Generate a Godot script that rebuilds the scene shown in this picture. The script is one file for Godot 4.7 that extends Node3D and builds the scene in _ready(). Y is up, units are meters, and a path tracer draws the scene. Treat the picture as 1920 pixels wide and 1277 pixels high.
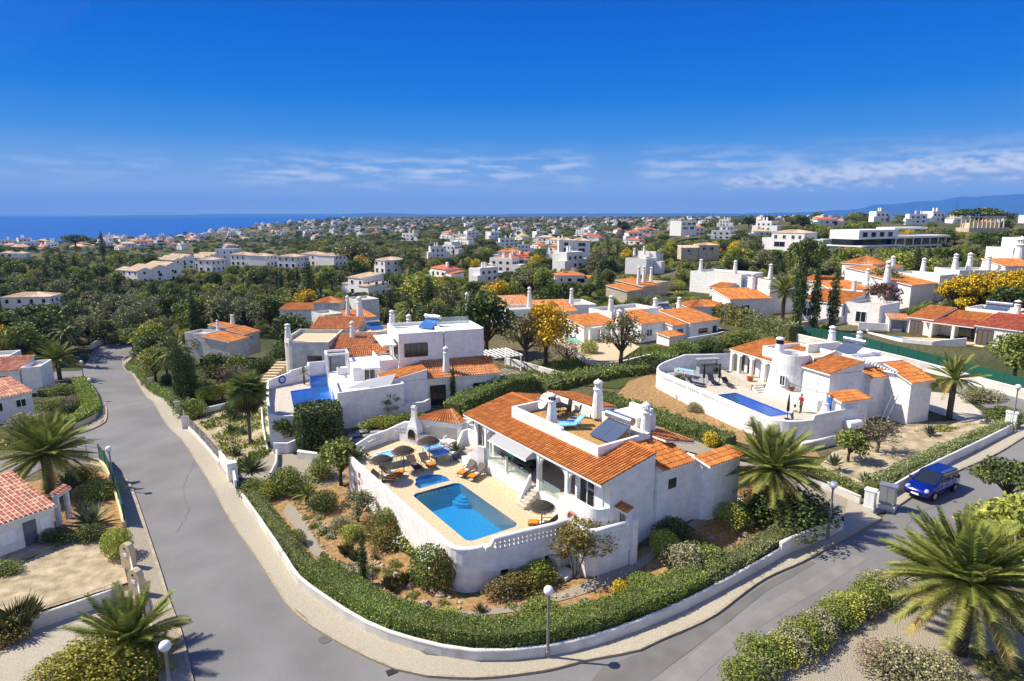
extends Node3D
class MB:
	var v := PackedVector3Array()
	var c := PackedColorArray()
	var col := Color.WHITE
	var xf := Transform3D()
	func tri(a: Vector3, b: Vector3, d: Vector3) -> void:
		v.append(xf * a); v.append(xf * b); v.append(xf * d)
		c.append(col); c.append(col); c.append(col)
	func quad(a: Vector3, b: Vector3, d: Vector3, e: Vector3) -> void:
		tri(a, b, d); tri(a, d, e)
	func hexa(p: Array) -> void:
		quad(p[4], p[7], p[6], p[5]); quad(p[0], p[1], p[2], p[3])
		for i in 4:
			var j := (i + 1) % 4
			quad(p[i], p[i + 4], p[j + 4], p[j])
	func box(at: Vector3, s: Vector3, yaw := 0.0) -> void:
		var bs := Basis(Vector3.UP, yaw)
		var h := s * 0.5
		var p := []
		for y in [-h.y, h.y]:
			for q in [Vector2(-1, 1), Vector2(1, 1), Vector2(1, -1), Vector2(-1, -1)]:
				p.append(at + bs * Vector3(q.x * h.x, y, q.y * h.z))
		hexa(p)
	func span(a: Vector3, b: Vector3) -> void:
		box((a + b) * 0.5, (b - a).abs())
	func prism(poly: PackedVector2Array, y0: float, y1: float) -> void:
		var ids := Geometry2D.triangulate_polygon(poly)
		for i in range(0, ids.size(), 3):
			var a := poly[ids[i]]; var b := poly[ids[i + 1]]; var d := poly[ids[i + 2]]
			tri(Vector3(a.x, y1, a.y), Vector3(b.x, y1, b.y), Vector3(d.x, y1, d.y))
			tri(Vector3(a.x, y0, a.y), Vector3(d.x, y0, d.y), Vector3(b.x, y0, b.y))
		for i in poly.size():
			var a := poly[i]; var b := poly[(i + 1) % poly.size()]
			quad(Vector3(a.x, y0, a.y), Vector3(a.x, y1, a.y), Vector3(b.x, y1, b.y), Vector3(b.x, y0, b.y))
	func slab(poly: Array, down: Vector3) -> void:
		for i in range(1, poly.size() - 1):
			tri(poly[0], poly[i], poly[i + 1])
			tri(poly[0] + down, poly[i + 1] + down, poly[i] + down)
		for i in poly.size():
			var a: Vector3 = poly[i]; var b: Vector3 = poly[(i + 1) % poly.size()]
			quad(a, a + down, b + down, b)
	func tube(pts: Array, r0: float, r1: float, n := 6, cap := true) -> void:
		var m := pts.size()
		var rings := []
		for i in m:
			var d: Vector3 = pts[mini(i + 1, m - 1)] - pts[maxi(i - 1, 0)]
			d = d.normalized()
			var s := d.cross(Vector3.UP if absf(d.y) < 0.9 else Vector3.RIGHT).normalized()
			var t := s.cross(d)
			var r := lerpf(r0, r1, float(i) / maxf(1, m - 1))
			var ring := []
			for k in n:
				var a := TAU * k / n
				ring.append(pts[i] + (s * cos(a) + t * sin(a)) * r)
			rings.append(ring)
		for i in m - 1:
			for k in n:
				var j := (k + 1) % n
				quad(rings[i][k], rings[i][j], rings[i + 1][j], rings[i + 1][k])
		if cap:
			for k in range(1, n - 1):
				tri(rings[0][0], rings[0][k + 1], rings[0][k])
				tri(rings[m - 1][0], rings[m - 1][k], rings[m - 1][k + 1])
	func lathe(prof: Array, at: Vector3, n := 12, sx := 1.0, sz := 1.0) -> void:
		for i in prof.size() - 1:
			for k in n:
				var a := TAU * k / n; var b := TAU * (k + 1) / n
				var p: Vector2 = prof[i]; var q: Vector2 = prof[i + 1]
				var A := at + Vector3(cos(a) * p.x * sx, p.y, sin(a) * p.x * sz)
				var B := at + Vector3(cos(b) * p.x * sx, p.y, sin(b) * p.x * sz)
				var C := at + Vector3(cos(b) * q.x * sx, q.y, sin(b) * q.x * sz)
				var D := at + Vector3(cos(a) * q.x * sx, q.y, sin(a) * q.x * sz)
				if p.x > 0.0001: tri(A, C, B)
				if q.x > 0.0001: tri(A, D, C)
	func ball(at: Vector3, r: Vector3, n := 10) -> void:
		var prof := []
		var m := maxi(4, n / 2)
		for i in m + 1:
			var t := -PI / 2 + PI * i / m
			prof.append(Vector2(maxf(0.0, cos(t)), sin(t) * r.y))
		lathe(prof, at, n, r.x, r.z)
	func wall(pts: Array, foot, thick: float, closed := false) -> void:
		var n := pts.size()
		var L := []; var R := []
		for i in n:
			var pa: Vector3 = pts[i - 1] if i > 0 else (pts[n - 1] if closed else pts[0])
			var pb: Vector3 = pts[i + 1] if i < n - 1 else (pts[0] if closed else pts[n - 1])
			var p: Vector3 = pts[i]
			var d1 := Vector2(p.x - pa.x, p.z - pa.z); var d2 := Vector2(pb.x - p.x, pb.z - p.z)
			if d1.length() < 1e-5: d1 = d2
			if d2.length() < 1e-5: d2 = d1
			d1 = d1.normalized(); d2 = d2.normalized()
			var t := (d1 + d2)
			t = d1 if t.length() < 0.05 else t.normalized()
			var nn := Vector2(-t.y, t.x)
			var w := thick * 0.5 / maxf(0.45, nn.dot(Vector2(-d1.y, d1.x)))
			L.append(Vector3(p.x + nn.x * w, p.y, p.z + nn.y * w)); R.append(Vector3(p.x - nn.x * w, p.y, p.z - nn.y * w))
		for i in (n if closed else n - 1):
			var j := (i + 1) % n
			var f0: float = foot[i] if foot is Array else foot
			var f1: float = foot[j] if foot is Array else foot
			var l0: Vector3 = L[i]; var l1: Vector3 = L[j]; var r0: Vector3 = R[i]; var r1: Vector3 = R[j]
			quad(l0, r0, r1, l1)
			quad(r0, Vector3(r0.x, f0, r0.z), Vector3(r1.x, f1, r1.z), r1)
			quad(l0, l1, Vector3(l1.x, f1, l1.z), Vector3(l0.x, f0, l0.z))
		if not closed:
			for i in [0, n - 1]:
				var f: float = foot[i] if foot is Array else foot
				var l: Vector3 = L[i]; var r: Vector3 = R[i]
				if i == 0: quad(l, Vector3(l.x, f, l.z), Vector3(r.x, f, r.z), r)
				else: quad(r, Vector3(r.x, f, r.z), Vector3(l.x, f, l.z), l)
	func ribbon(a: Array, b: Array) -> void:
		for i in a.size() - 1: quad(a[i], a[i + 1], b[i + 1], b[i])
	func tiles(e0: Vector3, e1: Vector3, r0: Vector3, r1: Vector3, rng: RandomNumberGenerator, cols: Array, pitch := 0.24, course := 0.42) -> void:
		var n := maxi(2, int(round(e0.distance_to(e1) / pitch)))
		var m := maxi(1, int(round((e0 + e1).distance_to(r0 + r1) * 0.5 / course)))
		var up := (e1 - e0).cross(r0 - e0).normalized()
		if up.y < 0: up = -up
		if up.y < 0.01: up = Vector3.UP
		for i in n:
			for k in m:
				var t0 := (i + 0.08) / n; var t1 := (i + 0.92) / n
				var s0 := float(k) / m; var s1 := (k + 1.06) / m
				if k == m - 1: s1 = 1.0
				var a := e0.lerp(e1, t0).lerp(r0.lerp(r1, t0), s0); var b := e0.lerp(e1, t1).lerp(r0.lerp(r1, t1), s0)
				var d := e0.lerp(e1, t1).lerp(r0.lerp(r1, t1), s1); var e := e0.lerp(e1, t0).lerp(r0.lerp(r1, t0), s1)
				var w := a.distance_to(b)
				if w < 0.03: continue
				var hh := minf(0.085, w * 0.5)
				var tone: Color = cols[rng.randi() % cols.size()]
				var g := rng.randf_range(0.86, 1.1)
				col = Color(tone.r * g, tone.g * g, tone.b * g)
				var lo := up * (0.034); var l1 := up * 0.006
				var p1 := a.lerp(b, 0.22) + up * hh + lo; var p2 := a.lerp(b, 0.78) + up * hh + lo
				var w2 := e.distance_to(d)
				var h2 := minf(hh * 0.86, w2 * 0.5)
				var q1 := e.lerp(d, 0.24) + up * h2 + l1; var q2 := e.lerp(d, 0.76) + up * h2 + l1
				quad(a + lo, e + l1, q1, p1); quad(p1, q1, q2, p2); quad(p2, q2, d + l1, b + lo)
				quad(a, a + lo, p1, p2); tri(a, p2, b)
		col = Color.WHITE
	func leaf(at: Vector3, d: Vector3, s: Vector3) -> void:
		quad(at, at + d * 0.5 + s, at + d, at + d * 0.5 - s)
	func mesh(smooth := false) -> ArrayMesh:
		var am := ArrayMesh.new()
		if v.is_empty(): return am
		if smooth:
			var st := SurfaceTool.new()
			st.begin(Mesh.PRIMITIVE_TRIANGLES)
			st.set_smooth_group(0)
			for i in v.size():
				st.set_color(c[i])
				st.add_vertex(v[i])
			st.generate_normals()
			st.index()
			return st.commit()
		var nm := PackedVector3Array()
		nm.resize(v.size())
		for i in range(0, v.size(), 3):
			var q := (v[i + 2] - v[i]).cross(v[i + 1] - v[i]).normalized()
			nm[i] = q; nm[i + 1] = q; nm[i + 2] = q
		var arr := []
		arr.resize(Mesh.ARRAY_MAX)
		arr[Mesh.ARRAY_VERTEX] = v; arr[Mesh.ARRAY_NORMAL] = nm; arr[Mesh.ARRAY_COLOR] = c
		am.add_surface_from_arrays(Mesh.PRIMITIVE_TRIANGLES, arr)
		return am
var taken := {}
var M := {}
var R := RandomNumberGenerator.new()
func numbered(n: String) -> String:
	if not taken.has(n):
		taken[n] = 0
		return n
	taken[n] += 1
	return "%s_%03d" % [n, taken[n]]
func tag(o: Node3D, label: String, category := "", group := "", kind := "") -> Node3D:
	if label: o.set_meta("label", label)
	if category: o.set_meta("category", category)
	if group: o.set_meta("group", group)
	if kind: o.set_meta("kind", kind)
	return o
func thing(n: String, label: String, category: String, at := Vector3.ZERO, yaw := 0.0, group := "") -> Node3D:
	var o := Node3D.new()
	o.name = numbered(n)
	add_child(o)
	o.position = at; o.rotation.y = yaw
	return tag(o, label, category, group)
func part(n: String, mb, mat: Material, parent: Node3D, smooth := false, kind := "") -> MeshInstance3D:
	var o := MeshInstance3D.new()
	o.mesh = mb.mesh(smooth) if mb is MB else mb
	o.material_override = mat
	if parent == self: o.name = numbered(n)
	else:
		var k := 0
		var nn := n
		while parent.has_node(NodePath(nn)):
			k += 1
			nn = "%s_%03d" % [n, k]
		o.name = nn
	parent.add_child(o)
	if kind: o.set_meta("kind", kind)
	return o
func solo(n: String, mb, mat: Material, label: String, category: String, group := "", smooth := false) -> MeshInstance3D:
	var o := part(n, mb, mat, self, smooth)
	tag(o, label, category, group)
	return o
func struct(n: String, mb, mat: Material, smooth := false) -> MeshInstance3D:
	return part(n, mb, mat, self, smooth, "structure")
func stuff(n: String, mb, mat: Material, label: String, category: String) -> MeshInstance3D:
	var o := part(n, mb, mat, self, false, "stuff")
	tag(o, label, category)
	return o
func V(x: float, y: float, z: float) -> Vector3: return Vector3(x, y, z)
func lin(r: float, g: float, b: float) -> Color: return Color(r, g, b)
func noise_tex(freq: float, lo: Color, hi: Color, octaves := 4, sd := 1, size := 512, cell := false) -> NoiseTexture2D:
	var n := FastNoiseLite.new()
	n.seed = sd
	n.noise_type = FastNoiseLite.TYPE_CELLULAR if cell else FastNoiseLite.TYPE_SIMPLEX_SMOOTH
	if cell: n.cellular_return_type = FastNoiseLite.RETURN_DISTANCE2_SUB
	n.frequency = freq
	n.fractal_octaves = octaves
	var t := NoiseTexture2D.new()
	t.width = size; t.height = size; t.seamless = true
	t.noise = n
	var g := Gradient.new()
	g.set_color(0, lo); g.set_color(1, hi)
	t.color_ramp = g
	return t
func bump_tex(freq: float, sd := 5, size := 512, cell := false, strength := 4.0) -> NoiseTexture2D:
	var t := noise_tex(freq, Color.BLACK, Color.WHITE, 4, sd, size, cell)
	t.color_ramp = null
	t.as_normal_map = true
	t.bump_strength = strength
	return t
func mat(n: String, c: Color, rough := 0.8, metal := 0.0) -> StandardMaterial3D:
	var m := StandardMaterial3D.new()
	m.resource_name = n
	m.albedo_color = c.linear_to_srgb()
	m.roughness = rough; m.metallic = metal
	m.metallic_specular = 0.35
	M[n] = m
	return m
func tex(m: StandardMaterial3D, t: Texture2D, metres: float, nm: Texture2D = null, amount := 1.0) -> StandardMaterial3D:
	m.albedo_texture = t
	m.uv1_triplanar = true; m.uv1_world_triplanar = true
	m.uv1_scale = Vector3.ONE / metres
	if nm:
		m.normal_enabled = true; m.normal_texture = nm; m.normal_scale = amount
	return m
func vcol(n: String, rough := 0.8, back := 0.0) -> StandardMaterial3D:
	var m := mat(n, Color.WHITE, rough)
	m.vertex_color_use_as_albedo = true
	if back > 0.0:
		m.backlight_enabled = true
		m.backlight = Color(back, back, back)
	return m
func make_materials() -> void:
	var grain := noise_tex(0.012, Color(0.86, 0.855, 0.85), Color(1, 1, 1), 5, 3)
	var stain := noise_tex(0.006, Color(0.80, 0.79, 0.77), Color(1, 1, 1), 6, 8)
	var fine := bump_tex(0.08, 4, 512, false, 3.0)
	tex(mat("white", Color(0.87, 0.865, 0.85), 0.85), grain, 5.0, fine, 0.25)
	tex(mat("old_white", Color(0.76, 0.75, 0.72), 0.9), stain, 6.0, fine, 0.3)
	tex(mat("cream", Color(0.62, 0.55, 0.42), 0.9), stain, 6.0, fine, 0.3)
	mat("paint", Color(0.82, 0.82, 0.81), 0.5)
	var asph := noise_tex(0.006, Color(0.86, 0.86, 0.86), Color(1, 1, 1), 6, 21, 1024)
	tex(mat("asphalt", Color(0.208, 0.203, 0.196), 0.95), asph, 37.0, bump_tex(0.25, 6, 512, false, 4.0), 0.04)
	tex(mat("asphalt_patch", Color(0.228, 0.219, 0.204), 0.95), asph, 11.0)
	tex(mat("asphalt_dark", Color(0.165, 0.158, 0.148), 0.9), asph, 11.0)
	var stones := noise_tex(0.055, Color(0.76, 0.74, 0.70), Color(1, 0.99, 0.97), 1, 31, 1024, true)
	tex(mat("calcada", Color(0.60, 0.56, 0.47), 0.9), stones, 4.5, bump_tex(0.055, 31, 1024, true, 8.0), 0.5)
	tex(mat("kerb", Color(0.44, 0.38, 0.27), 0.9), stain, 2.0)
	var dirt := noise_tex(0.014, Color(0.66, 0.64, 0.60), Color(1, 1, 1), 6, 12, 1024)
	tex(mat("soil", Color(0.50, 0.315, 0.145), 1.0), dirt, 7.0, bump_tex(0.2, 9, 512, false, 8.0), 0.5)
	tex(mat("orange_soil", Color(0.50, 0.26, 0.09), 1.0), dirt, 5.0, bump_tex(0.05, 9, 512, false, 10.0), 0.8)
	tex(mat("gravel", Color(0.52, 0.455, 0.345), 1.0), noise_tex(0.09, Color(0.6, 0.6, 0.6), Color(1, 1, 1), 3, 15, 1024), 6.0, bump_tex(0.12, 19, 512, false, 8.0), 0.6)
	tex(mat("yard", Color(0.54, 0.45, 0.30), 1.0), dirt, 17.0, bump_tex(0.3, 9, 512, false, 5.0), 0.2)
	tex(mat("deck", Color(0.64, 0.52, 0.32), 0.85), noise_tex(0.03, Color(0.84, 0.84, 0.84), Color(1, 1, 1), 5, 41), 4.0, fine, 0.4)
	tex(mat("deck_orange", Color(0.50, 0.29, 0.09), 0.85), noise_tex(0.03, Color(0.82, 0.82, 0.82), Color(1, 1, 1), 5, 42), 4.0, fine, 0.4)
	tex(mat("pale_deck", Color(0.56, 0.51, 0.42), 0.85), grain, 3.0, fine, 0.3)
	tex(mat("grey_deck", Color(0.34, 0.34, 0.34), 0.8), grain, 3.0)
	tex(mat("grass", Color(0.10, 0.135, 0.03), 1.0), dirt, 4.0, bump_tex(0.1, 14, 512, false, 10.0), 0.8)
	var land := vcol("land", 1.0)
	tex(land, noise_tex(0.02, Color(0.55, 0.55, 0.52), Color(1, 1, 1), 6, 52, 1024), 14.0)
	vcol("tile", 0.8)
	mat("roof_bed", Color(0.42, 0.15, 0.05), 0.9)
	vcol("leaf", 0.62, 0.5)
	vcol("far_leaf", 0.8)
	vcol("bark", 0.95)
	vcol("plain", 0.75)
	vcol("rocks", 0.95)
	mat("dark_glass", Color(0.018, 0.022, 0.028), 0.08).metallic_specular = 0.6
	var g := mat("clear_glass", Color(0.55, 0.75, 0.72), 0.03)
	g.transparency = BaseMaterial3D.TRANSPARENCY_ALPHA
	g.albedo_color.a = 0.16
	var w := mat("water", Color(0.1, 0.5, 0.75), 0.04)
	w.transparency = BaseMaterial3D.TRANSPARENCY_ALPHA
	w.albedo_color.a = 0.12
	w.normal_enabled = true
	w.normal_texture = bump_tex(0.02, 77, 512, false, 5.0)
	w.normal_scale = 0.6
	w.uv1_triplanar = true; w.uv1_world_triplanar = true; w.uv1_scale = Vector3.ONE * 0.3
	tex(mat("pool_tile", Color(0.012, 0.25, 0.53), 0.35), noise_tex(0.05, Color(0.80, 0.86, 0.92), Color(1, 1, 1), 3, 61), 2.0)
	mat("pool_light", Color(0.035, 0.20, 0.48), 0.35)
	mat("pool_deep", Color(0.01, 0.06, 0.46), 0.3)
	mat("pool_mid", Color(0.012, 0.15, 0.70), 0.3)
	mat("pool_teal", Color(0.08, 0.30, 0.27), 0.3)
	var sea := mat("sea", Color(0.012, 0.085, 0.30), 0.35)
	sea.normal_enabled = true
	sea.normal_texture = bump_tex(0.03, 88, 512, false, 6.0)
	sea.normal_scale = 0.6
	sea.uv1_triplanar = true; sea.uv1_world_triplanar = true; sea.uv1_scale = Vector3.ONE / 60.0
	mat("iron", Color(0.03, 0.03, 0.032), 0.5)
	mat("black", Color(0.012, 0.012, 0.014), 0.6)
	mat("grey_metal", Color(0.40, 0.41, 0.42), 0.35, 0.6)
	mat("steel", Color(0.62, 0.63, 0.64), 0.25, 0.9)
	tex(mat("pole", Color(0.30, 0.29, 0.27), 0.7), stain, 1.2)
	mat("globe", Color(0.78, 0.78, 0.78), 0.25)
	mat("panel", Color(0.10, 0.13, 0.20), 0.18, 0.3)
	mat("panel_blue", Color(0.05, 0.17, 0.42), 0.2, 0.2)
	tex(mat("thatch", Color(0.085, 0.07, 0.056), 1.0), noise_tex(0.05, Color(0.55, 0.55, 0.55), Color(1, 1, 1), 5, 70), 1.0)
	tex(mat("wood", Color(0.16, 0.085, 0.045), 0.8), noise_tex(0.04, Color(0.7, 0.7, 0.7), Color(1, 1, 1), 4, 71), 1.0)
	mat("lounger_frame", Color(0.06, 0.045, 0.035), 0.6)
	mat("lounger_mesh", Color(0.14, 0.12, 0.105), 0.8)
	mat("orange_towel", Color(0.72, 0.22, 0.015), 0.95)
	mat("wine_towel", Color(0.11, 0.02, 0.025), 0.95)
	mat("table_blue", Color(0.13, 0.36, 0.72), 0.5)
	mat("sky_cloth", Color(0.20, 0.48, 0.72), 0.9)
	mat("door_blue", Color(0.03, 0.13, 0.52), 0.5)
	mat("shutter", Color(0.13, 0.10, 0.085), 0.7)
	mat("shutter_blue", Color(0.03, 0.10, 0.20), 0.6)
	mat("red_paint", Color(0.50, 0.075, 0.03), 0.8)
	mat("green_net", Color(0.012, 0.085, 0.062), 0.9)
	mat("awning", Color(0.36, 0.36, 0.37), 0.9)
	mat("sandstone", Color(0.60, 0.48, 0.30), 0.95)
	mat("buoy", Color(0.62, 0.24, 0.15), 0.6)
	mat("blue_paint", Color(0.015, 0.06, 0.42), 0.4)
	mat("rubber", Color(0.015, 0.015, 0.016), 0.8)
	mat("terracotta", Color(0.32, 0.11, 0.045), 0.9)
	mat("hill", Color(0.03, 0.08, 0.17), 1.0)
	mat("flower_white", Color(0.8, 0.8, 0.75), 0.8)
	mat("flower_red", Color(0.50, 0.03, 0.06), 0.7)
	mat("mauve", Color(0.58, 0.52, 0.56), 0.85)
	mat("lamp_lens", Color(0.35, 0.37, 0.4), 0.1)
	var cp := mat("car_paint", Color(0.004, 0.014, 0.20), 0.25, 0.25)
	cp.clearcoat_enabled = true; cp.clearcoat = 1.0; cp.clearcoat_roughness = 0.05
var CP := [V(0, 0, -10), V(2, 0, -25), V(-10, -0.05, -27), V(-20, 0, -20), V(-40, -0.2, -25), V(-18, -0.4, -42), V(-24, -1, -55), V(-36, -2, -70), V(-50, -4.5, -95), V(-60, -7, -120), V(-6, 0.15, -33), V(-12, 0.15, -44), V(-16, -0.1, -50), V(3, 0.3, -31), V(8, 0.5, -30), V(10, 1.8, -36), V(13, 2, -41), V(13, 1, -31), V(25, 1.5, -37), V(33, 2, -44), V(47, 2.7, -54), V(60, 3.2, -62), V(24, 1.2, -50), V(22, 1.2, -60), V(17, 1.5, -74), V(36, 1.7, -57), V(42, 2, -60), V(30, 1.7, -48), V(17, 1.8, -46), V(-5, 0.6, -52), V(-17, 0, -58), V(-22, -0.1, -56), V(-27, -0.6, -68), V(-11, 0.4, -63), V(-6, 0.3, -67), V(0, 0.9, -75), V(5, 1.2, -70), V(10, 1.1, -85), V(0, 1, -100), V(-20, -1.5, -100), V(-40, -8, -140), V(-90, -10, -200), V(-150, -11, -200), V(-60, -4, -260), V(-30, -4, -220), V(0, -4, -250), V(40, 2, -160), V(60, 3.4, -100), V(55, 3, -85), V(100, 6, -120), V(150, 9, -240), V(120, 7, -200), V(200, 13, -300), V(300, 16, -500), V(80, 2, -300), V(0, -4, -400), V(-100, -5, -320), V(-200, -9, -400), V(-400, -16, -900), V(-700, -16, -900), V(-350, -14, -700), V(0, -4, -1000), V(500, 6, -1200), V(0, 4, -3000), V(1500, 10, -3000), V(2500, 12, -6000), V(0, 8, -6000), V(-50, -0.9, -45), V(-70, -1.6, -60), V(-45, -1.5, -60), V(-60, -3.5, -80), V(15, 0.2, -5), V(30, 0.9, -20), V(45, 1.6, -30)]
var COAST := [Vector2(-1.600, 700.0), Vector2(-0.800, 820.0), Vector2(-0.550, 1050.0), Vector2(-0.420, 1450.0), Vector2(-0.300, 2400.0), Vector2(-0.260, 3600.0), Vector2(-0.220, 9000.0)]
func gh(x: float, z: float) -> float:
	var a := 0.0; var b := 0.0
	for p: Vector3 in CP:
		var d := (x - p.x) * (x - p.x) + (z - p.z) * (z - p.z) + 16.0
		var w := 1.0 / (d * d)
		a += w * p.y; b += w
	return a / b
func coast(q: float) -> float:
	if q <= COAST[0].x: return COAST[0].y
	for i in COAST.size() - 1:
		if q < COAST[i + 1].x: return lerpf(COAST[i].y, COAST[i + 1].y, (q - COAST[i].x) / (COAST[i + 1].x - COAST[i].x))
	return 1e6
func on(x: float, z: float, lift := 0.0) -> Vector3: return Vector3(x, gh(x, z) + lift, z)
func sheet(mb: MB, pts: Array, lift: float, cell := 2.0) -> void:
	var poly := PackedVector2Array()
	for p in pts: poly.append(Vector2(p.x, p.z))
	var lo := poly[0]; var hi := poly[0]
	for q in poly: lo = lo.min(q); hi = hi.max(q)
	var x := floorf(lo.x / cell) * cell
	while x < hi.x:
		var z := floorf(lo.y / cell) * cell
		while z < hi.y:
			var sq := PackedVector2Array([Vector2(x, z), Vector2(x + cell, z), Vector2(x + cell, z + cell), Vector2(x, z + cell)])
			for piece in Geometry2D.intersect_polygons(poly, sq):
				var ids := Geometry2D.triangulate_polygon(piece)
				var ps := []
				for q in piece: ps.append(on(q.x, q.y, lift))
				for i in range(0, ids.size(), 3):
					var a: Vector3 = ps[ids[i]]; var b: Vector3 = ps[ids[i + 1]]; var d: Vector3 = ps[ids[i + 2]]
					if (d - a).cross(b - a).y > 0: mb.tri(a, b, d)
					else: mb.tri(a, d, b)
			z += cell
		x += cell
func patch(n: String, m: Material, pts: Array, lift: float, cell := 2.0) -> MeshInstance3D:
	var mb := MB.new()
	sheet(mb, pts, lift, cell)
	return struct(n, mb, m)
func smooth_line(pts: Array, step := 1.0) -> Array:
	var out := []
	for i in pts.size() - 1:
		var a: Vector3 = pts[maxi(i - 1, 0)]; var b: Vector3 = pts[i]; var c: Vector3 = pts[i + 1]; var d: Vector3 = pts[mini(i + 2, pts.size() - 1)]
		var n := maxi(1, int(b.distance_to(c) / step))
		for k in n: out.append(b.cubic_interpolate(c, a, d, float(k) / n))
	out.append(pts[pts.size() - 1])
	return out
func seat(pts: Array, lift := 0.0) -> Array:
	var o := []
	for p in pts: o.append(on(p.x, p.z, lift))
	return o
func kerb_line(pts: Array) -> void:
	var line := smooth_line(pts, 0.8)
	var mb := MB.new()
	var foot := []
	var top := []
	for p in line:
		var q := on(p.x, p.z)
		foot.append(q.y - 0.1); top.append(q + Vector3(0, 0.17, 0))
	mb.wall(top, foot, 0.16)
	struct("kerb", mb, M.kerb)
const EXPOSURE := 1.72
const SKY_GAIN := 0.60
func make_sky() -> Sky:
	var w := 3072; var h := 1536
	var im := Image.create(w, h, false, Image.FORMAT_RGBH)
	var stops := [[-90.0, Color8(120, 150, 195)], [0.0, Color8(182, 201, 226)], [2.2, Color8(158, 188, 225)], [4.2, Color8(120, 169, 225)], [6.5, Color8(66, 144, 223)], [9.5, Color8(18, 122, 219)], [13.0, Color8(0, 107, 214)], [17.5, Color8(0, 91, 203)], [32.0, Color8(6, 90, 202)], [60.0, Color8(16, 94, 200)], [90.0, Color8(22, 96, 200)]]
	var rows := []
	for y in h:
		var el := 90.0 - (y + 0.5) / h * 180.0
		var c := Color()
		for i in stops.size() - 1:
			if el >= stops[i][0] and el <= stops[i + 1][0]:
				c = stops[i][1].srgb_to_linear().lerp(stops[i + 1][1].srgb_to_linear(), (el - stops[i][0]) / (stops[i + 1][0] - stops[i][0]))
		c = c * SKY_GAIN
		c.a = 1.0
		rows.append(c)
		im.fill_rect(Rect2i(0, y, w, 1), c)
	var sd := Vector3(-2.95, 3.35, -0.57).normalized()
	for y in range(0, h / 2, 6):
		for x in range(0, w, 6):
			var e := deg_to_rad(90.0 - (y + 3.0) / h * 180.0); var a := (x + 3.0) / w * TAU
			var k := Vector3(sin(a) * cos(e), sin(e), -cos(a) * cos(e)).dot(sd)
			var g := 1.1 * exp((k - 1.0) / 0.035) + 0.06 * exp((k - 1.0) / 0.14)
			if g > 0.004: im.fill_rect(Rect2i(x, y, 6, 6), rows[y] + Color(g, g * 0.97, g * 0.92, 0.0))
	var wisp := FastNoiseLite.new(); wisp.seed = 11; wisp.frequency = 1.0; wisp.fractal_octaves = 5; wisp.fractal_gain = 0.55
	var puff := FastNoiseLite.new(); puff.seed = 5; puff.frequency = 1.0; puff.fractal_octaves = 5
	var y0 := int((90.0 - 8.2) / 180.0 * h); var y1 := int((90.0 - 0.2) / 180.0 * h)
	for y in range(y0, y1):
		var el := 90.0 - (y + 0.5) / h * 180.0
		for x in w:
			var az := fmod((x + 0.5) / w * 360.0 + 180.0, 360.0) - 180.0
			var a := deg_to_rad(az)
			var px := cos(a) * 18.0; var pz := sin(a) * 18.0
			var base := 3.55 + 0.3 * sin(a * 3.0 + 0.7)
			var band := exp(-pow((el - base) / 1.25, 2.0))
			var n := wisp.get_noise_3d(px * 0.55, el * 1.5 + px * 0.1, pz * 0.55)
			var cover := clampf((wisp.get_noise_3d(px * 0.13 + 7.0, 3.0, pz * 0.13) + 0.18) * 2.6, 0.0, 1.0)
			if absf(az) < 41.0: cover = smoothstep(-26.5, -19.0, az) * (1.0 - smoothstep(5.5, 8.0, az)) + 0.35 * smoothstep(-40.0, -37.0, az) * (1.0 - smoothstep(-29.0, -26.5, az)) + 0.75 * smoothstep(10.0, 12.5, az)
			var t := smoothstep(-0.22, 0.38, n) * band * cover * 0.95
			var c: Color = im.get_pixel(x, y).lerp(Color(0.62, 0.72, 0.90) * SKY_GAIN, clampf(t, 0.0, 1.0))
			var u := (az - 17.5) / 25.0
			if u > 0.0 and u < 1.0:
				var cx := 2.55 + u * 1.0
				var hh := 0.42 + 0.68 * sin(minf(u * 2.4, 1.6)) * (1.0 - 0.25 * u)
				var pn := puff.get_noise_3d(px * 1.9, el * 2.6, pz * 1.9)
				var e := (el - cx) / hh + pn * 1.15
				var m := (1.0 - smoothstep(0.5, 0.95, absf(e))) * smoothstep(0.0, 0.06, u) * (1.0 - smoothstep(0.9, 1.0, u))
				var lit := clampf(0.55 + e * 0.65 + pn * 0.9, 0.0, 1.0)
				c = c.lerp((Color(0.34, 0.45, 0.68).lerp(Color(0.86, 0.88, 0.93), lit)) * SKY_GAIN, m * 0.88)
			c.a = 1.0
			im.set_pixel(x, y, c)
	for y in range(int((90.0 - 46.0) / 180.0 * h), int(89.0 / 180.0 * h), 3):  # clouds added in the unseen sky right and behind, to brighten shaded walls
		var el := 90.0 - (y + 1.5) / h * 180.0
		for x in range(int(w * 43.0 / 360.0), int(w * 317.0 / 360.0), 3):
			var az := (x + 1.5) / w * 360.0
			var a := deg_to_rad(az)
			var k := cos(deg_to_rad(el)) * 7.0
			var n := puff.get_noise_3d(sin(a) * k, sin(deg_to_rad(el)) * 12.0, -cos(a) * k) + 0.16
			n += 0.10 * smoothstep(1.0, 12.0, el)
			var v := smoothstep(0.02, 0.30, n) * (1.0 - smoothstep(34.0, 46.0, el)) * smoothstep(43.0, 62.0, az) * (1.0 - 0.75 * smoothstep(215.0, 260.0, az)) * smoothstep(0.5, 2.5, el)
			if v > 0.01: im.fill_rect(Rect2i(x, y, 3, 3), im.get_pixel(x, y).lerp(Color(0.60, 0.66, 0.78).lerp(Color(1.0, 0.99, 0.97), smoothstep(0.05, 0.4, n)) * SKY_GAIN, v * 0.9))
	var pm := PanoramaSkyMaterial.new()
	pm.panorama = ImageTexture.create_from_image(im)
	var s := Sky.new()
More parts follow.
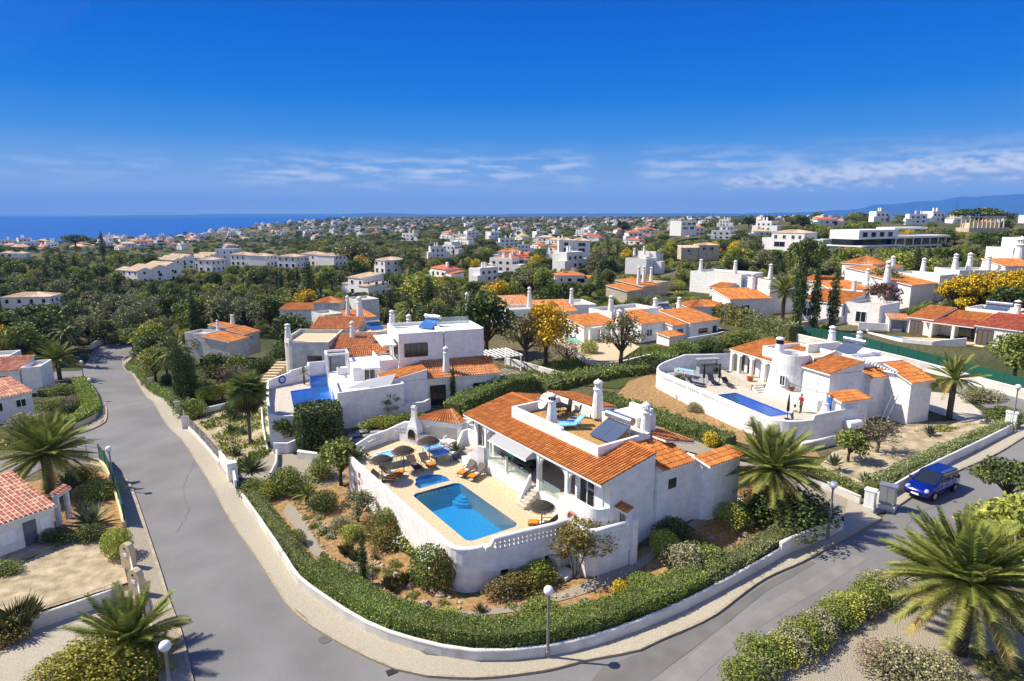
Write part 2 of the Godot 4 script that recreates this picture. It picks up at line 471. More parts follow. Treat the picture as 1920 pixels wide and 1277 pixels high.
	s.sky_material = pm
	return s
func setup() -> void:
	var cam := Camera3D.new()
	cam.name = "camera"
	cam.position = Vector3(0, 21, 0)
	cam.rotation_degrees = Vector3(-11.2866, 0, 0)
	cam.fov = 56.8358
	cam.near = 0.1; cam.far = 80000.0
	cam.current = true
	add_child(cam)
	var env := Environment.new()
	env.background_mode = Environment.BG_SKY
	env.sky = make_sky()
	env.background_energy_multiplier = 1.0
	env.tonemap_mode = Environment.TONE_MAPPER_LINEAR
	env.tonemap_exposure = EXPOSURE
	env.sdfgi_enabled = true; env.ssao_enabled = true; env.ssil_enabled = true
	env.fog_enabled = true
	env.fog_density = 0.000065
	env.fog_light_color = Color(0.38, 0.66, 1.0)
	var we := WorldEnvironment.new()
	we.name = "environment"
	we.environment = env
	add_child(we)
	var sun := DirectionalLight3D.new()
	sun.name = "sun"
	sun.light_energy = 1.42
	sun.light_color = Color(1.0, 0.962, 0.885)
	sun.light_angular_distance = 0.5
	sun.shadow_enabled = true
	add_child(sun)
	sun.look_at_from_position(Vector3.ZERO, Vector3(2.95, -3.35, 0.57))
func land() -> void:
	var fn := FastNoiseLite.new(); fn.seed = 3; fn.frequency = 0.02; fn.fractal_octaves = 4
	var mb := MB.new()
	var rings := [4.0]
	while rings[-1] < 7500.0: rings.append(rings[-1] * (1.028 if rings[-1] < 160.0 else 1.06) + 0.2)
	var n := 250
	var prev := []; var pc := []
	for r in rings:
		var row := []; var cr := []
		for k in n + 1:
			var a := deg_to_rad(-108.0 + 216.0 * k / n)
			var x: float = sin(a) * r; var z: float = -cos(a) * r
			var y := gh(x, z)
			if z < 0.0:
				var t := (-z - coast(x / -z)) / 60.0
				y = lerpf(y, -40.0, smoothstep(0.0, 1.0, t))
			row.append(Vector3(x, y, z))
			var q := clampf(fn.get_noise_2d(x, z) * 1.4 + 0.5, 0.0, 1.0)
			cr.append(Color(0.30, 0.235, 0.13).lerp(Color(0.085, 0.105, 0.032), clampf(q * 0.8 + (0.35 if r > 75.0 else 0.0), 0.0, 1.0)))
		if prev:
			for k in n:
				mb.v.append_array([prev[k], row[k], row[k + 1], prev[k], row[k + 1], prev[k + 1]])
				mb.c.append_array([pc[k], cr[k], cr[k + 1], pc[k], cr[k + 1], pc[k + 1]])
		prev = row; pc = cr
	var rim := []
	for k in n + 1:
		var a := deg_to_rad(-108.0 + 216.0 * k / n)
		rim.append(on(sin(a) * 4.0, -cos(a) * 4.0))
	mb.col = Color(0.2, 0.17, 0.08)
	for k in n: mb.tri(on(0, 0), rim[k], rim[k + 1])
	struct("ground", mb, M.land, true)
	var sea := MB.new()
	sea.quad(V(-26000, -22, -200), V(-26000, -22, -19000), V(26000, -22, -19000), V(26000, -22, -200))
	struct("sea", sea, M.sea)
	var rid := FastNoiseLite.new(); rid.seed = 9; rid.frequency = 0.03; rid.fractal_octaves = 4
	var hd := MB.new()
	var prof := [[-0.66, 0.0], [-0.60, 12.0], [-0.50, 25.0], [-0.48, 40.0], [-0.38, 44.0], [-0.28, 40.0], [-0.22, 62.0], [-0.1, 30.0], [0.1, 55.0], [0.3, 60.0], [0.46, 30.0]]
	hill_strip(hd, prof, 15500.0, 900.0, rid, 9.0)
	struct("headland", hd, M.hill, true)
	var mt := MB.new()
	var pr2 := [[0.18, 0.0], [0.30, 40.0], [0.44, 70.0], [0.52, 110.0], [0.58, 230.0], [0.64, 270.0], [0.70, 370.0], [0.80, 410.0], [0.95, 520.0], [1.2, 470.0]]
	hill_strip(mt, pr2, 12500.0, 2600.0, rid, 22.0)
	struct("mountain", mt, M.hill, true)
func hill_strip(mb: MB, prof: Array, dist: float, deep: float, rid: FastNoiseLite, rough: float) -> void:
	var a := []; var b := []; var c := []; var d := []
	var q: float = prof[0][0]
	while q <= prof[-1][0] + 0.0001:
		var h := 0.0
		for i in prof.size() - 1:
			if q >= prof[i][0] - 0.0001 and q <= prof[i + 1][0] + 0.0001: h = lerpf(prof[i][1], prof[i + 1][1], smoothstep(0.0, 1.0, (q - prof[i][0]) / (prof[i + 1][0] - prof[i][0])))
		var e := rid.get_noise_1d(q * 600.0) * rough * minf(1.0, h / 30.0)
		a.append(V(q * (dist - deep), -30, -(dist - deep)))
		b.append(V(q * (dist - deep * 0.45), h * 0.45 + e * 0.6, -(dist - deep * (0.45 + 0.1 * rid.get_noise_1d(q * 900.0)))))
		c.append(V(q * dist, h + e, -dist)); d.append(V(q * (dist + deep), -30, -(dist + deep)))
		q += 0.006
	mb.ribbon(a, b); mb.ribbon(b, c); mb.ribbon(c, d)
func roads() -> void:
	patch("street", M.asphalt, [V(-89.1, -5.65, -132.7), V(-81.6, -6.16, -135.2), V(-76.9, -6.56, -127.1), V(-74.4, -6.6, -116.8), V(-54.7, -4.24, -89.7), V(-42.14, -1.88, -71.92), V(-33.05, -0.92, -59.66), V(-26.4, -0.63, -50.63), V(-20.9, -0.34, -42.67), V(-16.19, -0.17, -36.37), V(-12.32, 0.02, -31.03), V(-9.93, -0.01, -28.82), V(-6.74, 0.02, -26.65), V(-5.37, 0.05, -25.88), V(-3.93, 0.09, -25.42), V(-1.76, 0.09, -25.28), V(0.05, 0.08, -25.5), V(1.9, 0.09, -25.87), V(3.42, 0.15, -26.36), V(6.12, 0.39, -26.8), V(7.42, 0.51, -27.46), V(10.43, 0.76, -28.99), V(14.07, 1.05, -31.8), V(17.64, 1.28, -33.76), V(24.01, 1.51, -37.92), V(24.94, 1.52, -38.8), V(30.41, 1.87, -42.67), V(42.84, 2.38, -50.43), V(49.8, 2.65, -54.51), V(46.23, 2.06, -42.97), V(31.51, 1.66, -36.91), V(21.74, 1.35, -31.43), V(16.53, 1.01, -28.41), V(12.35, 0.8, -25.86), V(10.02, 0.59, -24.16), V(7.06, 0.28, -20.86), V(-13.9, 0, -21.14), V(-14.66, -0.02, -25.21), V(-16.82, -0.01, -28.4), V(-18.8, -0.05, -31.03), V(-21.6, -0.21, -34.96), V(-24.75, -0.29, -39.29), V(-28.65, -0.4, -44.62), V(-30.82, -0.53, -47.5), V(-32.89, -0.63, -49.74), V(-34.99, -0.77, -51.42), V(-37.95, -1.09, -53.39), V(-42.35, -1.43, -55.48), V(-41.62, -1.05, -50.04), V(-43.25, -0.92, -46.65), V(-48.34, -1.17, -52.6), V(-47.72, -1.48, -57.93), V(-46.21, -1.5, -60.92), V(-45.05, -1.5, -63.02), V(-44.85, -1.53, -65.14), V(-45.87, -1.64, -68), V(-52, -3.22, -77.3), V(-56.6, -3.5, -83), V(-61.1, -3.59, -87.9), V(-66.4, -3.82, -93.6), V(-70.9, -3.49, -89.9), V(-77.3, -4.03, -98.4), V(-73.5, -5.07, -104), V(-79.3, -6.03, -114.3)], 0.05, 1.5)
	patch("pavement", M.calcada, [V(-76.3, -6.61, -125.3), V(-74.2, -6.62, -116.8), V(-54.7, -4.24, -89.7), V(-42.14, -1.88, -71.92), V(-33.05, -0.92, -59.66), V(-26.4, -0.63, -50.63), V(-20.9, -0.34, -42.67), V(-16.19, -0.17, -36.37), V(-12.32, 0.02, -31.03), V(-9.93, -0.01, -28.82), V(-6.74, 0.02, -26.65), V(-5.37, 0.05, -25.88), V(-3.93, 0.09, -25.42), V(-1.76, 0.09, -25.28), V(0.05, 0.08, -25.5), V(1.9, 0.09, -25.87), V(3.42, 0.15, -26.36), V(6.12, 0.39, -26.8), V(7.42, 0.51, -27.46), V(10.43, 0.76, -28.99), V(14.07, 1.05, -31.8), V(17.64, 1.28, -33.76), V(24.01, 1.51, -37.92), V(23.28, 1.54, -40.57), V(20.69, 1.5, -36.45), V(19.43, 1.46, -35.59), V(15.65, 1.21, -33.64), V(11.61, 0.96, -30.93), V(7.73, 0.56, -28.8), V(5.12, 0.35, -27.63), V(1.64, 0.12, -26.67), V(-1.83, 0.12, -26.37), V(-4.1, 0.1, -26.69), V(-4.78, 0.09, -27.23), V(-7.42, 0.03, -28.63), V(-10.19, 0.04, -30.85), V(-12.15, 0.05, -32.65), V(-15.87, -0.22, -38.1), V(-20.63, -0.3, -44.7), V(-22.33, -0.31, -47.12), V(-26.61, -0.72, -53.36), V(-36.56, -1.89, -67.07), V(-40.65, -1.91, -73.07), V(-73.4, -6.68, -117.1)], 0.17, 1.5)
	kerb_line([V(-76.3, -6.61, -125.3), V(-74.2, -6.62, -116.8), V(-54.7, -4.24, -89.7), V(-42.14, -1.88, -71.92), V(-33.05, -0.92, -59.66), V(-26.4, -0.63, -50.63), V(-20.9, -0.34, -42.67), V(-16.19, -0.17, -36.37), V(-12.32, 0.02, -31.03), V(-9.93, -0.01, -28.82), V(-6.74, 0.02, -26.65), V(-5.37, 0.05, -25.88), V(-3.93, 0.09, -25.42), V(-1.76, 0.09, -25.28), V(0.05, 0.08, -25.5), V(1.9, 0.09, -25.87), V(3.42, 0.15, -26.36), V(6.12, 0.39, -26.8), V(7.42, 0.51, -27.46), V(10.43, 0.76, -28.99), V(14.07, 1.05, -31.8), V(17.64, 1.28, -33.76), V(24.01, 1.51, -37.92)])
	patch("pavement", M.calcada, [V(24.94, 1.52, -38.8), V(30.41, 1.87, -42.67), V(42.84, 2.38, -50.43), V(49.8, 2.65, -54.51), V(50.9, 2.62, -56.97), V(42.81, 2.4, -51.68), V(31.54, 1.89, -44.53), V(24.77, 1.53, -39.95)], 0.17, 1.5)
	kerb_line([V(24.94, 1.52, -38.8), V(30.41, 1.87, -42.67), V(42.84, 2.38, -50.43), V(49.8, 2.65, -54.51)])
	patch("pavement", M.gravel, [V(-14.5, -0.02, -24.88), V(-16.82, -0.01, -28.4), V(-18.8, -0.05, -31.03), V(-21.6, -0.21, -34.96), V(-24.75, -0.29, -39.29), V(-28.65, -0.4, -44.62), V(-30.82, -0.53, -47.5), V(-32.89, -0.63, -49.74), V(-34.99, -0.77, -51.42), V(-36.48, -0.92, -52.49), V(-34.55, -0.71, -50.37), V(-31.97, -0.54, -47.33), V(-29.6, -0.4, -44.18), V(-26.18, -0.29, -39.5), V(-23.19, -0.22, -35.4), V(-20.45, -0.07, -31.36), V(-18.14, -0.01, -28.15), V(-15.76, -0.01, -24.54)], 0.15, 1.5)
	kerb_line([V(-14.24, -0.02, -24.55), V(-16.82, -0.01, -28.4), V(-18.8, -0.05, -31.03), V(-21.6, -0.21, -34.96), V(-24.75, -0.29, -39.29), V(-28.65, -0.4, -44.62), V(-30.82, -0.53, -47.5), V(-32.89, -0.63, -49.74), V(-34.99, -0.77, -51.42), V(-37.95, -1.09, -53.39)])
	patch("pavement", M.gravel, [V(-65.8, -3.78, -92.8), V(-61.1, -3.59, -87.9), V(-56.6, -3.5, -83), V(-52, -3.22, -77.3), V(-45.87, -1.64, -68), V(-44.85, -1.53, -65.14), V(-45.05, -1.5, -63.02), V(-46, -1.5, -63.01), V(-46.29, -1.53, -65.12), V(-47.25, -1.64, -68), V(-53.6, -3.37, -77.7), V(-58.2, -3.5, -83.8), V(-61.7, -3.58, -87.9)], 0.15, 1.5)
	kerb_line([V(-66.1, -3.8, -93.2), V(-61.1, -3.59, -87.9), V(-56.6, -3.5, -83), V(-52, -3.22, -77.3), V(-45.87, -1.64, -68), V(-44.85, -1.53, -65.14), V(-45.05, -1.5, -63.02), V(-46.21, -1.5, -60.92)])
	patch("driveway", M.gravel, [V(-1.4, 0.88, -82), V(6.6, 1.09, -75.1), V(3.01, 1.12, -68.41), V(-2.25, 0.86, -73.46)], 0.06)
	patch("driveway", M.gravel, [V(12.27, 1.2, -63.16), V(13.91, 1.31, -56.93), V(16.81, 1.62, -50.8), V(19.16, 1.56, -49.49), V(20.27, 1.65, -45.91), V(22.02, 1.6, -42.62), V(24.97, 1.52, -39.03), V(21.51, 1.51, -37.2), V(20.22, 1.65, -41.19), V(18.1, 1.76, -45.65), V(14.95, 1.73, -49.06), V(12.37, 1.59, -51.25), V(12.66, 1.29, -56.98)], 0.07)
	patch("driveway", M.pale_deck, [V(45.3, 2.09, -66.11), V(47.75, 2.21, -64.65), V(44.59, 2.44, -55.91), V(42.81, 2.4, -51.68), V(42.1, 2.31, -51.94), V(41.85, 2.09, -56.17), V(41.19, 1.99, -59.75)], 0.06)
	patch("street", M.asphalt, [V(52.5, 2.85, -75.4), V(52.01, 2.71, -68.28), V(52.28, 2.7, -59.26), V(47.12, 2.66, -53.03), V(45.57, 2.6, -54.66), V(47.19, 2.23, -60.78), V(48.6, 2.35, -68.47)], 0.05)
	patch("garden_soil", M.soil, [V(-21.12, -0.28, -45.78), V(-16.24, -0.26, -39.1), V(-12.44, 0.05, -33.51), V(-10.35, 0.06, -31.41), V(-7.52, 0.05, -29.33), V(-4.2, 0.11, -27.4), V(1.67, 0.15, -27.16), V(5.18, 0.38, -28.03), V(7.84, 0.57, -29.26), V(11.79, 1, -31.47), V(15.83, 1.26, -34.08), V(19.72, 1.49, -36.2), V(21.37, 1.55, -38.97), V(19.43, 1.69, -41.11), V(16.42, 1.83, -42.12), V(11.85, 1.67, -36.89), V(7.31, 1.14, -34.3), V(6.56, 0.87, -33.58), V(3.66, 0.43, -32.63), V(2.5, 0.42, -33.47), V(-0.3, 0.3, -31.79), V(-2.64, 0.2, -31.19), V(-3.3, 0.19, -31.97), V(-6.67, 0.16, -35.99), V(-11.5, 0.11, -43.56), V(-13.73, -0.06, -49.97), V(-16.59, -0.11, -51.25), V(-19.01, -0.18, -50.25)], 0.09, 1.5)
	patch("orange_bed", M.orange_soil, [V(2.54, 0.32, -29.84), V(5.32, 0.5, -31.49), V(5.75, 0.49, -30.52), V(3.89, 0.35, -29.35), V(2.77, 0.3, -29.19)], 0.12, 1.0)
	patch("orange_bed", M.orange_soil, [V(10.63, 1.51, -34.87), V(12.53, 1.67, -36.9), V(15.13, 1.78, -38.49), V(16.31, 1.61, -37.01), V(14.07, 1.33, -34.56), V(11.69, 1.18, -33.06), V(10.21, 1.21, -33.29)], 0.12, 1.0)
	patch("garden_path", M.gravel, [V(-16.79, -0.25, -43.86), V(-15.52, -0.19, -42.45), V(-13.73, -0.08, -39.49), V(-12.29, 0.02, -36.88), V(-10.14, 0.11, -33.98), V(-8.19, 0.13, -32.32), V(-6.73, 0.13, -31.06), V(-4.57, 0.15, -30.18), V(-1.7, 0.23, -29.98), V(0.86, 0.3, -30.56), V(2.98, 0.37, -31.69), V(5.23, 0.59, -32.92), V(7.01, 0.92, -33.49), V(8.07, 1.22, -34.15), V(9.15, 1.54, -35.45), V(12.91, 1.77, -38.14), V(12.95, 1.74, -37.7), V(9.3, 1.44, -34.67), V(7.91, 1.01, -33.34), V(5.7, 0.56, -32.01), V(2.9, 0.35, -30.83), V(0, 0.27, -29.83), V(-2.79, 0.18, -29.45), V(-5.07, 0.13, -29.75), V(-7.62, 0.11, -31.09), V(-10.31, 0.1, -33.43), V(-12.6, 0.01, -36.24), V(-14.44, -0.14, -39.23), V(-16.61, -0.29, -42.23)], 0.13, 1.0)
	patch("garden_path", M.pale_deck, [V(7.32, 1.42, -36.12), V(11.68, 1.79, -38.64), V(13.74, 1.85, -39.13), V(15.78, 1.85, -40.34), V(15.69, 1.83, -39.57), V(13.35, 1.8, -38.45), V(11.61, 1.73, -37.85), V(7.79, 1.37, -35.13), V(7.12, 1.07, -34.12), V(6.67, 1.01, -34.22)], 0.16, 1.0)
	patch("garden_soil", M.soil, [V(14.05, 1.46, -72.96), V(18.1, 1.48, -76.8), V(18.03, 1.49, -73.58), V(21.15, 1.21, -61.32), V(22.76, 1.27, -50.83), V(25.59, 1.32, -50.08), V(25.43, 1.35, -48.84), V(21.34, 1.32, -50.7), V(17.99, 1.35, -54.59), V(14.56, 1.26, -58.64), V(11.06, 1.2, -66.07)], 0.09, 2.0)
	patch("garden_soil", M.yard, [V(21.24, 1.63, -43.47), V(26.78, 1.43, -49.81), V(31.39, 1.67, -51.68), V(37.31, 1.75, -56.41), V(41.85, 2.09, -56.17), V(43.73, 2.5, -53.5), V(43.42, 2.47, -51.88), V(31.74, 1.89, -44.84), V(25.34, 1.56, -40.96)], 0.09, 2.0)
	patch("lawn", M.yard, [V(-36.12, -1.92, -68.1), V(-33.82, -1.84, -72.23), V(-29.65, -1.06, -73.15), V(-25.81, -0.58, -64.11), V(-21.75, -0.43, -54.54), V(-21.9, -0.47, -52.38), V(-23.27, -0.46, -49.56), V(-27.54, -0.72, -54.63)], 0.09, 1.5)
	patch("garden_path", M.pale_deck, [V(-28.41, -0.66, -68.1), V(-27.44, -0.63, -68.41), V(-21.96, -0.39, -55.8), V(-21.46, -0.42, -53.87), V(-22.56, -0.5, -54.73)], 0.1, 1.5)
	patch("gravel_court", M.gravel, [V(-22.56, -0.5, -54.73), V(-21.96, -0.39, -55.8), V(-19.03, -0.23, -53.01), V(-14.73, -0.08, -51.18), V(-13.21, 0.02, -47.09), V(-16.53, -0.16, -45.51), V(-19.09, -0.25, -45.7), V(-21.4, -0.29, -48.3)], 0.1, 1.5)
	patch("gravel_court", M.gravel, [V(-23.09, -0.43, -49.16), V(-21.74, -0.46, -52.59), V(-20.38, -0.28, -50.48), V(-21.17, -0.27, -47.73)], 0.11, 1.5)
	patch("gravel_yard", M.yard, [V(-32.63, -0.24, -34.26), V(-30.99, -0.24, -35.43), V(-30.14, -0.25, -36.05), V(-30.05, -0.3, -38.8), V(-27.09, -0.29, -39.5), V(-23.98, -0.22, -35.39), V(-22.44, -0.15, -33.28), V(-24.57, -0.11, -31.41), V(-27.88, -0.1, -28.68)], 0.09, 1.5)
	patch("pebble_drive", M.calcada, [V(-26.67, -0.05, -26.66), V(-26.21, -0.07, -28.64), V(-24.87, -0.08, -30.19), V(-22.82, -0.11, -31.91), V(-21.75, -0.12, -32.54), V(-20.05, -0.05, -30.37), V(-16.42, 0, -24.86), V(-24.03, -0.01, -23.61)], 0.10, 1.5)
	patch("garden_soil", M.soil, [V(-46.89, -0.98, -49.87), V(-40.18, -0.98, -49.33), V(-38.18, -1.05, -52.31), V(-34.31, -0.7, -50.34), V(-29.72, -0.4, -44.19), V(-26.33, -0.29, -39.5), V(-26.63, -0.28, -38.76), V(-30.05, -0.3, -38.8), V(-33.83, -0.48, -43.04), V(-41.59, -0.85, -43.76)], 0.08, 2.0)
	patch("gravel_plot", M.gravel, [V(17.22, 1.03, -28.39), V(21.6, 1.33, -31.2), V(31.51, 1.66, -36.91), V(41.52, 1.82, -40), V(22.96, 0.91, -20.23), V(9.68, 0.46, -20.68), V(11.28, 0.68, -24.22)], 0.09, 2.0)
	patch("asphalt_repair", M.asphalt_patch, [V(6.51, 0.32, -24.9), V(9.95, 0.67, -27.44), V(14.98, 1.03, -30.68), V(20.09, 1.39, -33.85), V(20.56, 1.39, -33.28), V(15.14, 1.01, -29.75), V(10.76, 0.72, -26.79), V(8.08, 0.45, -24.49)], 0.058, 1.5)
	patch("damp_gutter", M.asphalt_dark, [V(3.37, 0.09, -24.75), V(4.25, 0.18, -25.94), V(6.07, 0.37, -26.56), V(7.36, 0.5, -27.2), V(10.52, 0.76, -28.85), V(14.18, 1.04, -31.56), V(17.39, 1.24, -33.41), V(17.49, 1.22, -33.1), V(13.88, 1.01, -30.79), V(11.08, 0.8, -28.49), V(8.38, 0.54, -26.46), V(6.41, 0.32, -24.98), V(5.47, 0.21, -24.45)], 0.064, 1.5)
	var cr := MB.new()
	var rn := RandomNumberGenerator.new(); rn.seed = 6
	for q in [[V(-22.94, -0.31, -39.55), V(-23.73, -0.32, -42.71), V(-26.26, -0.44, -47.11), V(-28.19, -0.69, -52.67)], [V(-40.78, -1.68, -65.58), V(-40.06, -1.81, -66.86), V(-39.22, -1.9, -68.03)], [V(25.27, 1.51, -37.21), V(27.42, 1.55, -38.96), V(28.87, 1.64, -39.56)], [V(-52.7, -3.54, -83.1), V(-49.2, -3.14, -80.1), V(-48.7, -3.25, -81.4)]]:
		var l := smooth_line(q, .35)
		for k in range(1, l.size() - 1): l[k] += V(rn.randf_range(-.1, .1), 0, rn.randf_range(-.1, .1))
		for k in l.size() - 1:
			var a := on(l[k].x, l[k].z, .07); var b := on(l[k + 1].x, l[k + 1].z, .07)
			var n := (b - a).cross(Vector3.UP).normalized() * .011
			cr.quad(a - n, a + n, b + n, b - n)
	struct("asphalt_cracks", cr, M.asphalt_dark)
	var dr := MB.new(); dr.box(V(-5.6, 0.05, -25.75) + V(0, .07, 0), V(.5, .03, .35), .5)
	struct("drain_cover", dr, M.iron)
	var mh := MB.new(); mh.lathe([Vector2(.34, 0), Vector2(.34, .012), Vector2(.001, .012)], V(-9.41, -0.02, -28.16) + V(0, .06, 0), 18)
	struct("manhole_cover", mh, M.asphalt_dark)
	patch("lawn", M.grass, [V(1.1, 0.93, -81.8), V(22.9, 1.19, -94.4), V(19.5, 1.41, -79.8), V(12.27, 1.32, -69.92), V(5.75, 1.13, -72.93)], 0.09, 2.0)
var TILE := [Color(0.51, 0.185, 0.045), Color(0.46, 0.16, 0.038), Color(0.55, 0.22, 0.06), Color(0.42, 0.135, 0.032)]
var TILE_PINK := [Color(0.50, 0.21, 0.12), Color(0.42, 0.16, 0.09), Color(0.56, 0.28, 0.17), Color(0.36, 0.13, 0.08)]
var TILE_RED := [Color(0.42, 0.10, 0.05), Color(0.36, 0.08, 0.045), Color(0.48, 0.14, 0.07)]
var TILE_PALE := [Color(0.58, 0.43, 0.28), Color(0.53, 0.38, 0.24), Color(0.63, 0.48, 0.33)]
var AX := Vector3.RIGHT
func arc(cx: float, cz: float, r: float, a0: float, a1: float, n: int, y := 0.0) -> Array:
	var o := []
	for i in n + 1:
		var a := deg_to_rad(lerpf(a0, a1, float(i) / n))
		o.append(Vector3(cx + cos(a) * r, y, cz + sin(a) * r))
	return o
func flat(pts: Array) -> PackedVector2Array:
	var p := PackedVector2Array()
	for q in pts: p.append(Vector2(q.x, q.z) if q is Vector3 else q)
	return p
func rect(x0: float, x1: float, z0: float, z1: float) -> PackedVector2Array:
	return PackedVector2Array([Vector2(x0, z0), Vector2(x1, z0), Vector2(x1, z1), Vector2(x0, z1)])
func round_rect(x0: float, x1: float, z0: float, z1: float, r: float) -> Array:
	return arc(x1 - r, z1 - r, r, 0, 90, 4) + arc(x0 + r, z1 - r, r, 90, 180, 4) + arc(x0 + r, z0 + r, r, 180, 270, 4) + arc(x1 - r, z0 + r, r, 270, 360, 4)
func floor_with_holes(mb: MB, poly: PackedVector2Array, holes: Array, y: float, cell := 1.0) -> void:
	var lo := poly[0]; var hi := poly[0]
	for q in poly: lo = lo.min(q); hi = hi.max(q)
	var x := lo.x
	while x < hi.x:
		var z := lo.y
		while z < hi.y:
			var pieces: Array = Geometry2D.intersect_polygons(poly, rect(x, x + cell, z, z + cell))
			for h in holes:
				var nx := []
				for p in pieces: nx.append_array(Geometry2D.clip_polygons(p, h))
				pieces = nx
			for p in pieces:
				var ids := Geometry2D.triangulate_polygon(p)
				for i in range(0, ids.size(), 3):
					var a := V(p[ids[i]].x, y, p[ids[i]].y); var b := V(p[ids[i + 1]].x, y, p[ids[i + 1]].y); var d := V(p[ids[i + 2]].x, y, p[ids[i + 2]].y)
					if (d - a).cross(b - a).y > 0: mb.tri(a, b, d)
					else: mb.tri(a, d, b)
			z += cell
		x += cell
func basin(par: Node3D, outline: Array, y: float, deep: float, m: Material, water_y: float) -> Node3D:
	var mb := MB.new()
	var n := outline.size()
	for i in n:
		var a: Vector3 = outline[i]; var b: Vector3 = outline[(i + 1) % n]
		mb.quad(V(a.x, y, a.z), V(b.x, y, b.z), V(b.x, y - deep, b.z), V(a.x, y - deep, a.z))
	var f := flat(outline)
	var ids := Geometry2D.triangulate_polygon(f)
	for i in range(0, ids.size(), 3): mb.tri(V(f[ids[i]].x, y - deep, f[ids[i]].y), V(f[ids[i + 1]].x, y - deep, f[ids[i + 1]].y), V(f[ids[i + 2]].x, y - deep, f[ids[i + 2]].y))
	var bs := part("pool_basin", mb, m, par)
	var w := MB.new()
	for i in range(0, ids.size(), 3): w.tri(V(f[ids[i]].x, water_y, f[ids[i]].y), V(f[ids[i + 1]].x, water_y, f[ids[i + 1]].y), V(f[ids[i + 2]].x, water_y, f[ids[i + 2]].y))
	var wt := part("water", w, M.water, bs)
	wt.set_meta("kind", "structure")
	return bs
func coping(mb: MB, pts: Array, r := 0.13, n := 6) -> void:
	mb.tube(pts, r, r, n)
func roof_plane(par: Node3D, e0: Vector3, e1: Vector3, r0: Vector3, r1: Vector3, cols: Array, pitch := 0.24, course := 0.42, edge: Material = null) -> void:
	var mb := MB.new()
	mb.slab([e0, e1, r1, r0] if (r1 - r0).length() > 0.01 else [e0, e1, r0], V(0, -0.13, 0))
	var rf := part("roof", mb, edge if edge else M.white, par)
	var t := MB.new()
	t.tiles(e0 + V(0, 0.004, 0), e1 + V(0, 0.004, 0), r0 + V(0, 0.004, 0), r1 + V(0, 0.004, 0), R, cols, pitch, course)
	part("roof_tiles", t, M.tile, rf, false, "stuff")
func win(par: Node3D, at: Vector3, w: float, h: float, yaw: float, bars := 1, pane: Material = null, frame: Material = null, n := "window") -> MeshInstance3D:
	var mb := MB.new()
	mb.xf = Transform3D(Basis(Vector3.UP, yaw), at)
	var f := 0.06
	mb.box(V(0, h / 2, 0.02), V(w, f, 0.1)); mb.box(V(0, -h / 2, 0.02), V(w, f, 0.1))
	mb.box(V(-w / 2, 0, 0.02), V(f, h - f, 0.1)); mb.box(V(w / 2, 0, 0.02), V(f, h - f, 0.1))
	for i in bars: mb.box(V(-w / 2 + w * (i + 1) / (bars + 1), 0, 0.03), V(0.05, h - f, 0.06))
	var o := part(n, mb, frame if frame else M.paint, par)
	var g := MB.new()
	g.xf = mb.xf
	g.box(V(0, 0, 0.012), V(w - f, h - f, 0.02))
	part("pane", g, pane if pane else M.dark_glass, o)
	return o
func door(par: Node3D, at: Vector3, w: float, h: float, yaw: float, m: Material) -> void:
	var mb := MB.new()
	mb.xf = Transform3D(Basis(Vector3.UP, yaw), at)
	mb.box(V(0, h / 2, 0.02), V(w, h, 0.06))
	mb.box(V(0, h * 0.28, 0.06), V(w * 0.7, h * 0.36, 0.03)); mb.box(V(0, h * 0.74, 0.06), V(w * 0.7, h * 0.36, 0.03))
	var o := part("door", mb, m, par)
	var k := MB.new(); k.xf = mb.xf
	k.box(V(w * 0.4, h * 0.48, 0.1), V(0.05, 0.14, 0.06))
	part("handle", k, M.grey_metal, o)
func chimney(par: Node3D, at: Vector3, h: float, r: float, dark := false) -> void:
	var mb := MB.new()
	mb.lathe([Vector2(r, 0), Vector2(r * 0.62, h * 0.72), Vector2(r * 0.78, h * 0.735), Vector2(r * 0.78, h * 0.76), Vector2(r * 0.6, h * 0.77), Vector2(r * 0.55, h * 0.80), Vector2(0.001, h * 0.80)], at, 14)
	var o := part("chimney", mb, M.white, par, false)
	var l := MB.new()
	for i in 8:
		var a := TAU * i / 8
		l.box(at + V(cos(a) * r * 0.5, h * 0.85, sin(a) * r * 0.5), V(r * 0.17, h * 0.12, r * 0.17), -a)
	part("lattice", l, M.black if dark else M.white, o)
	var c := MB.new()
	c.lathe([Vector2(r * 0.74, h * 0.90), Vector2(r * 0.74, h * 0.925), Vector2(r * 0.6, h * 0.955), Vector2(r * 0.3, h * 0.98), Vector2(r * 0.1, h), Vector2(0.001, h * 1.03)], at, 14)
	part("cap", c, M.white, o, true)
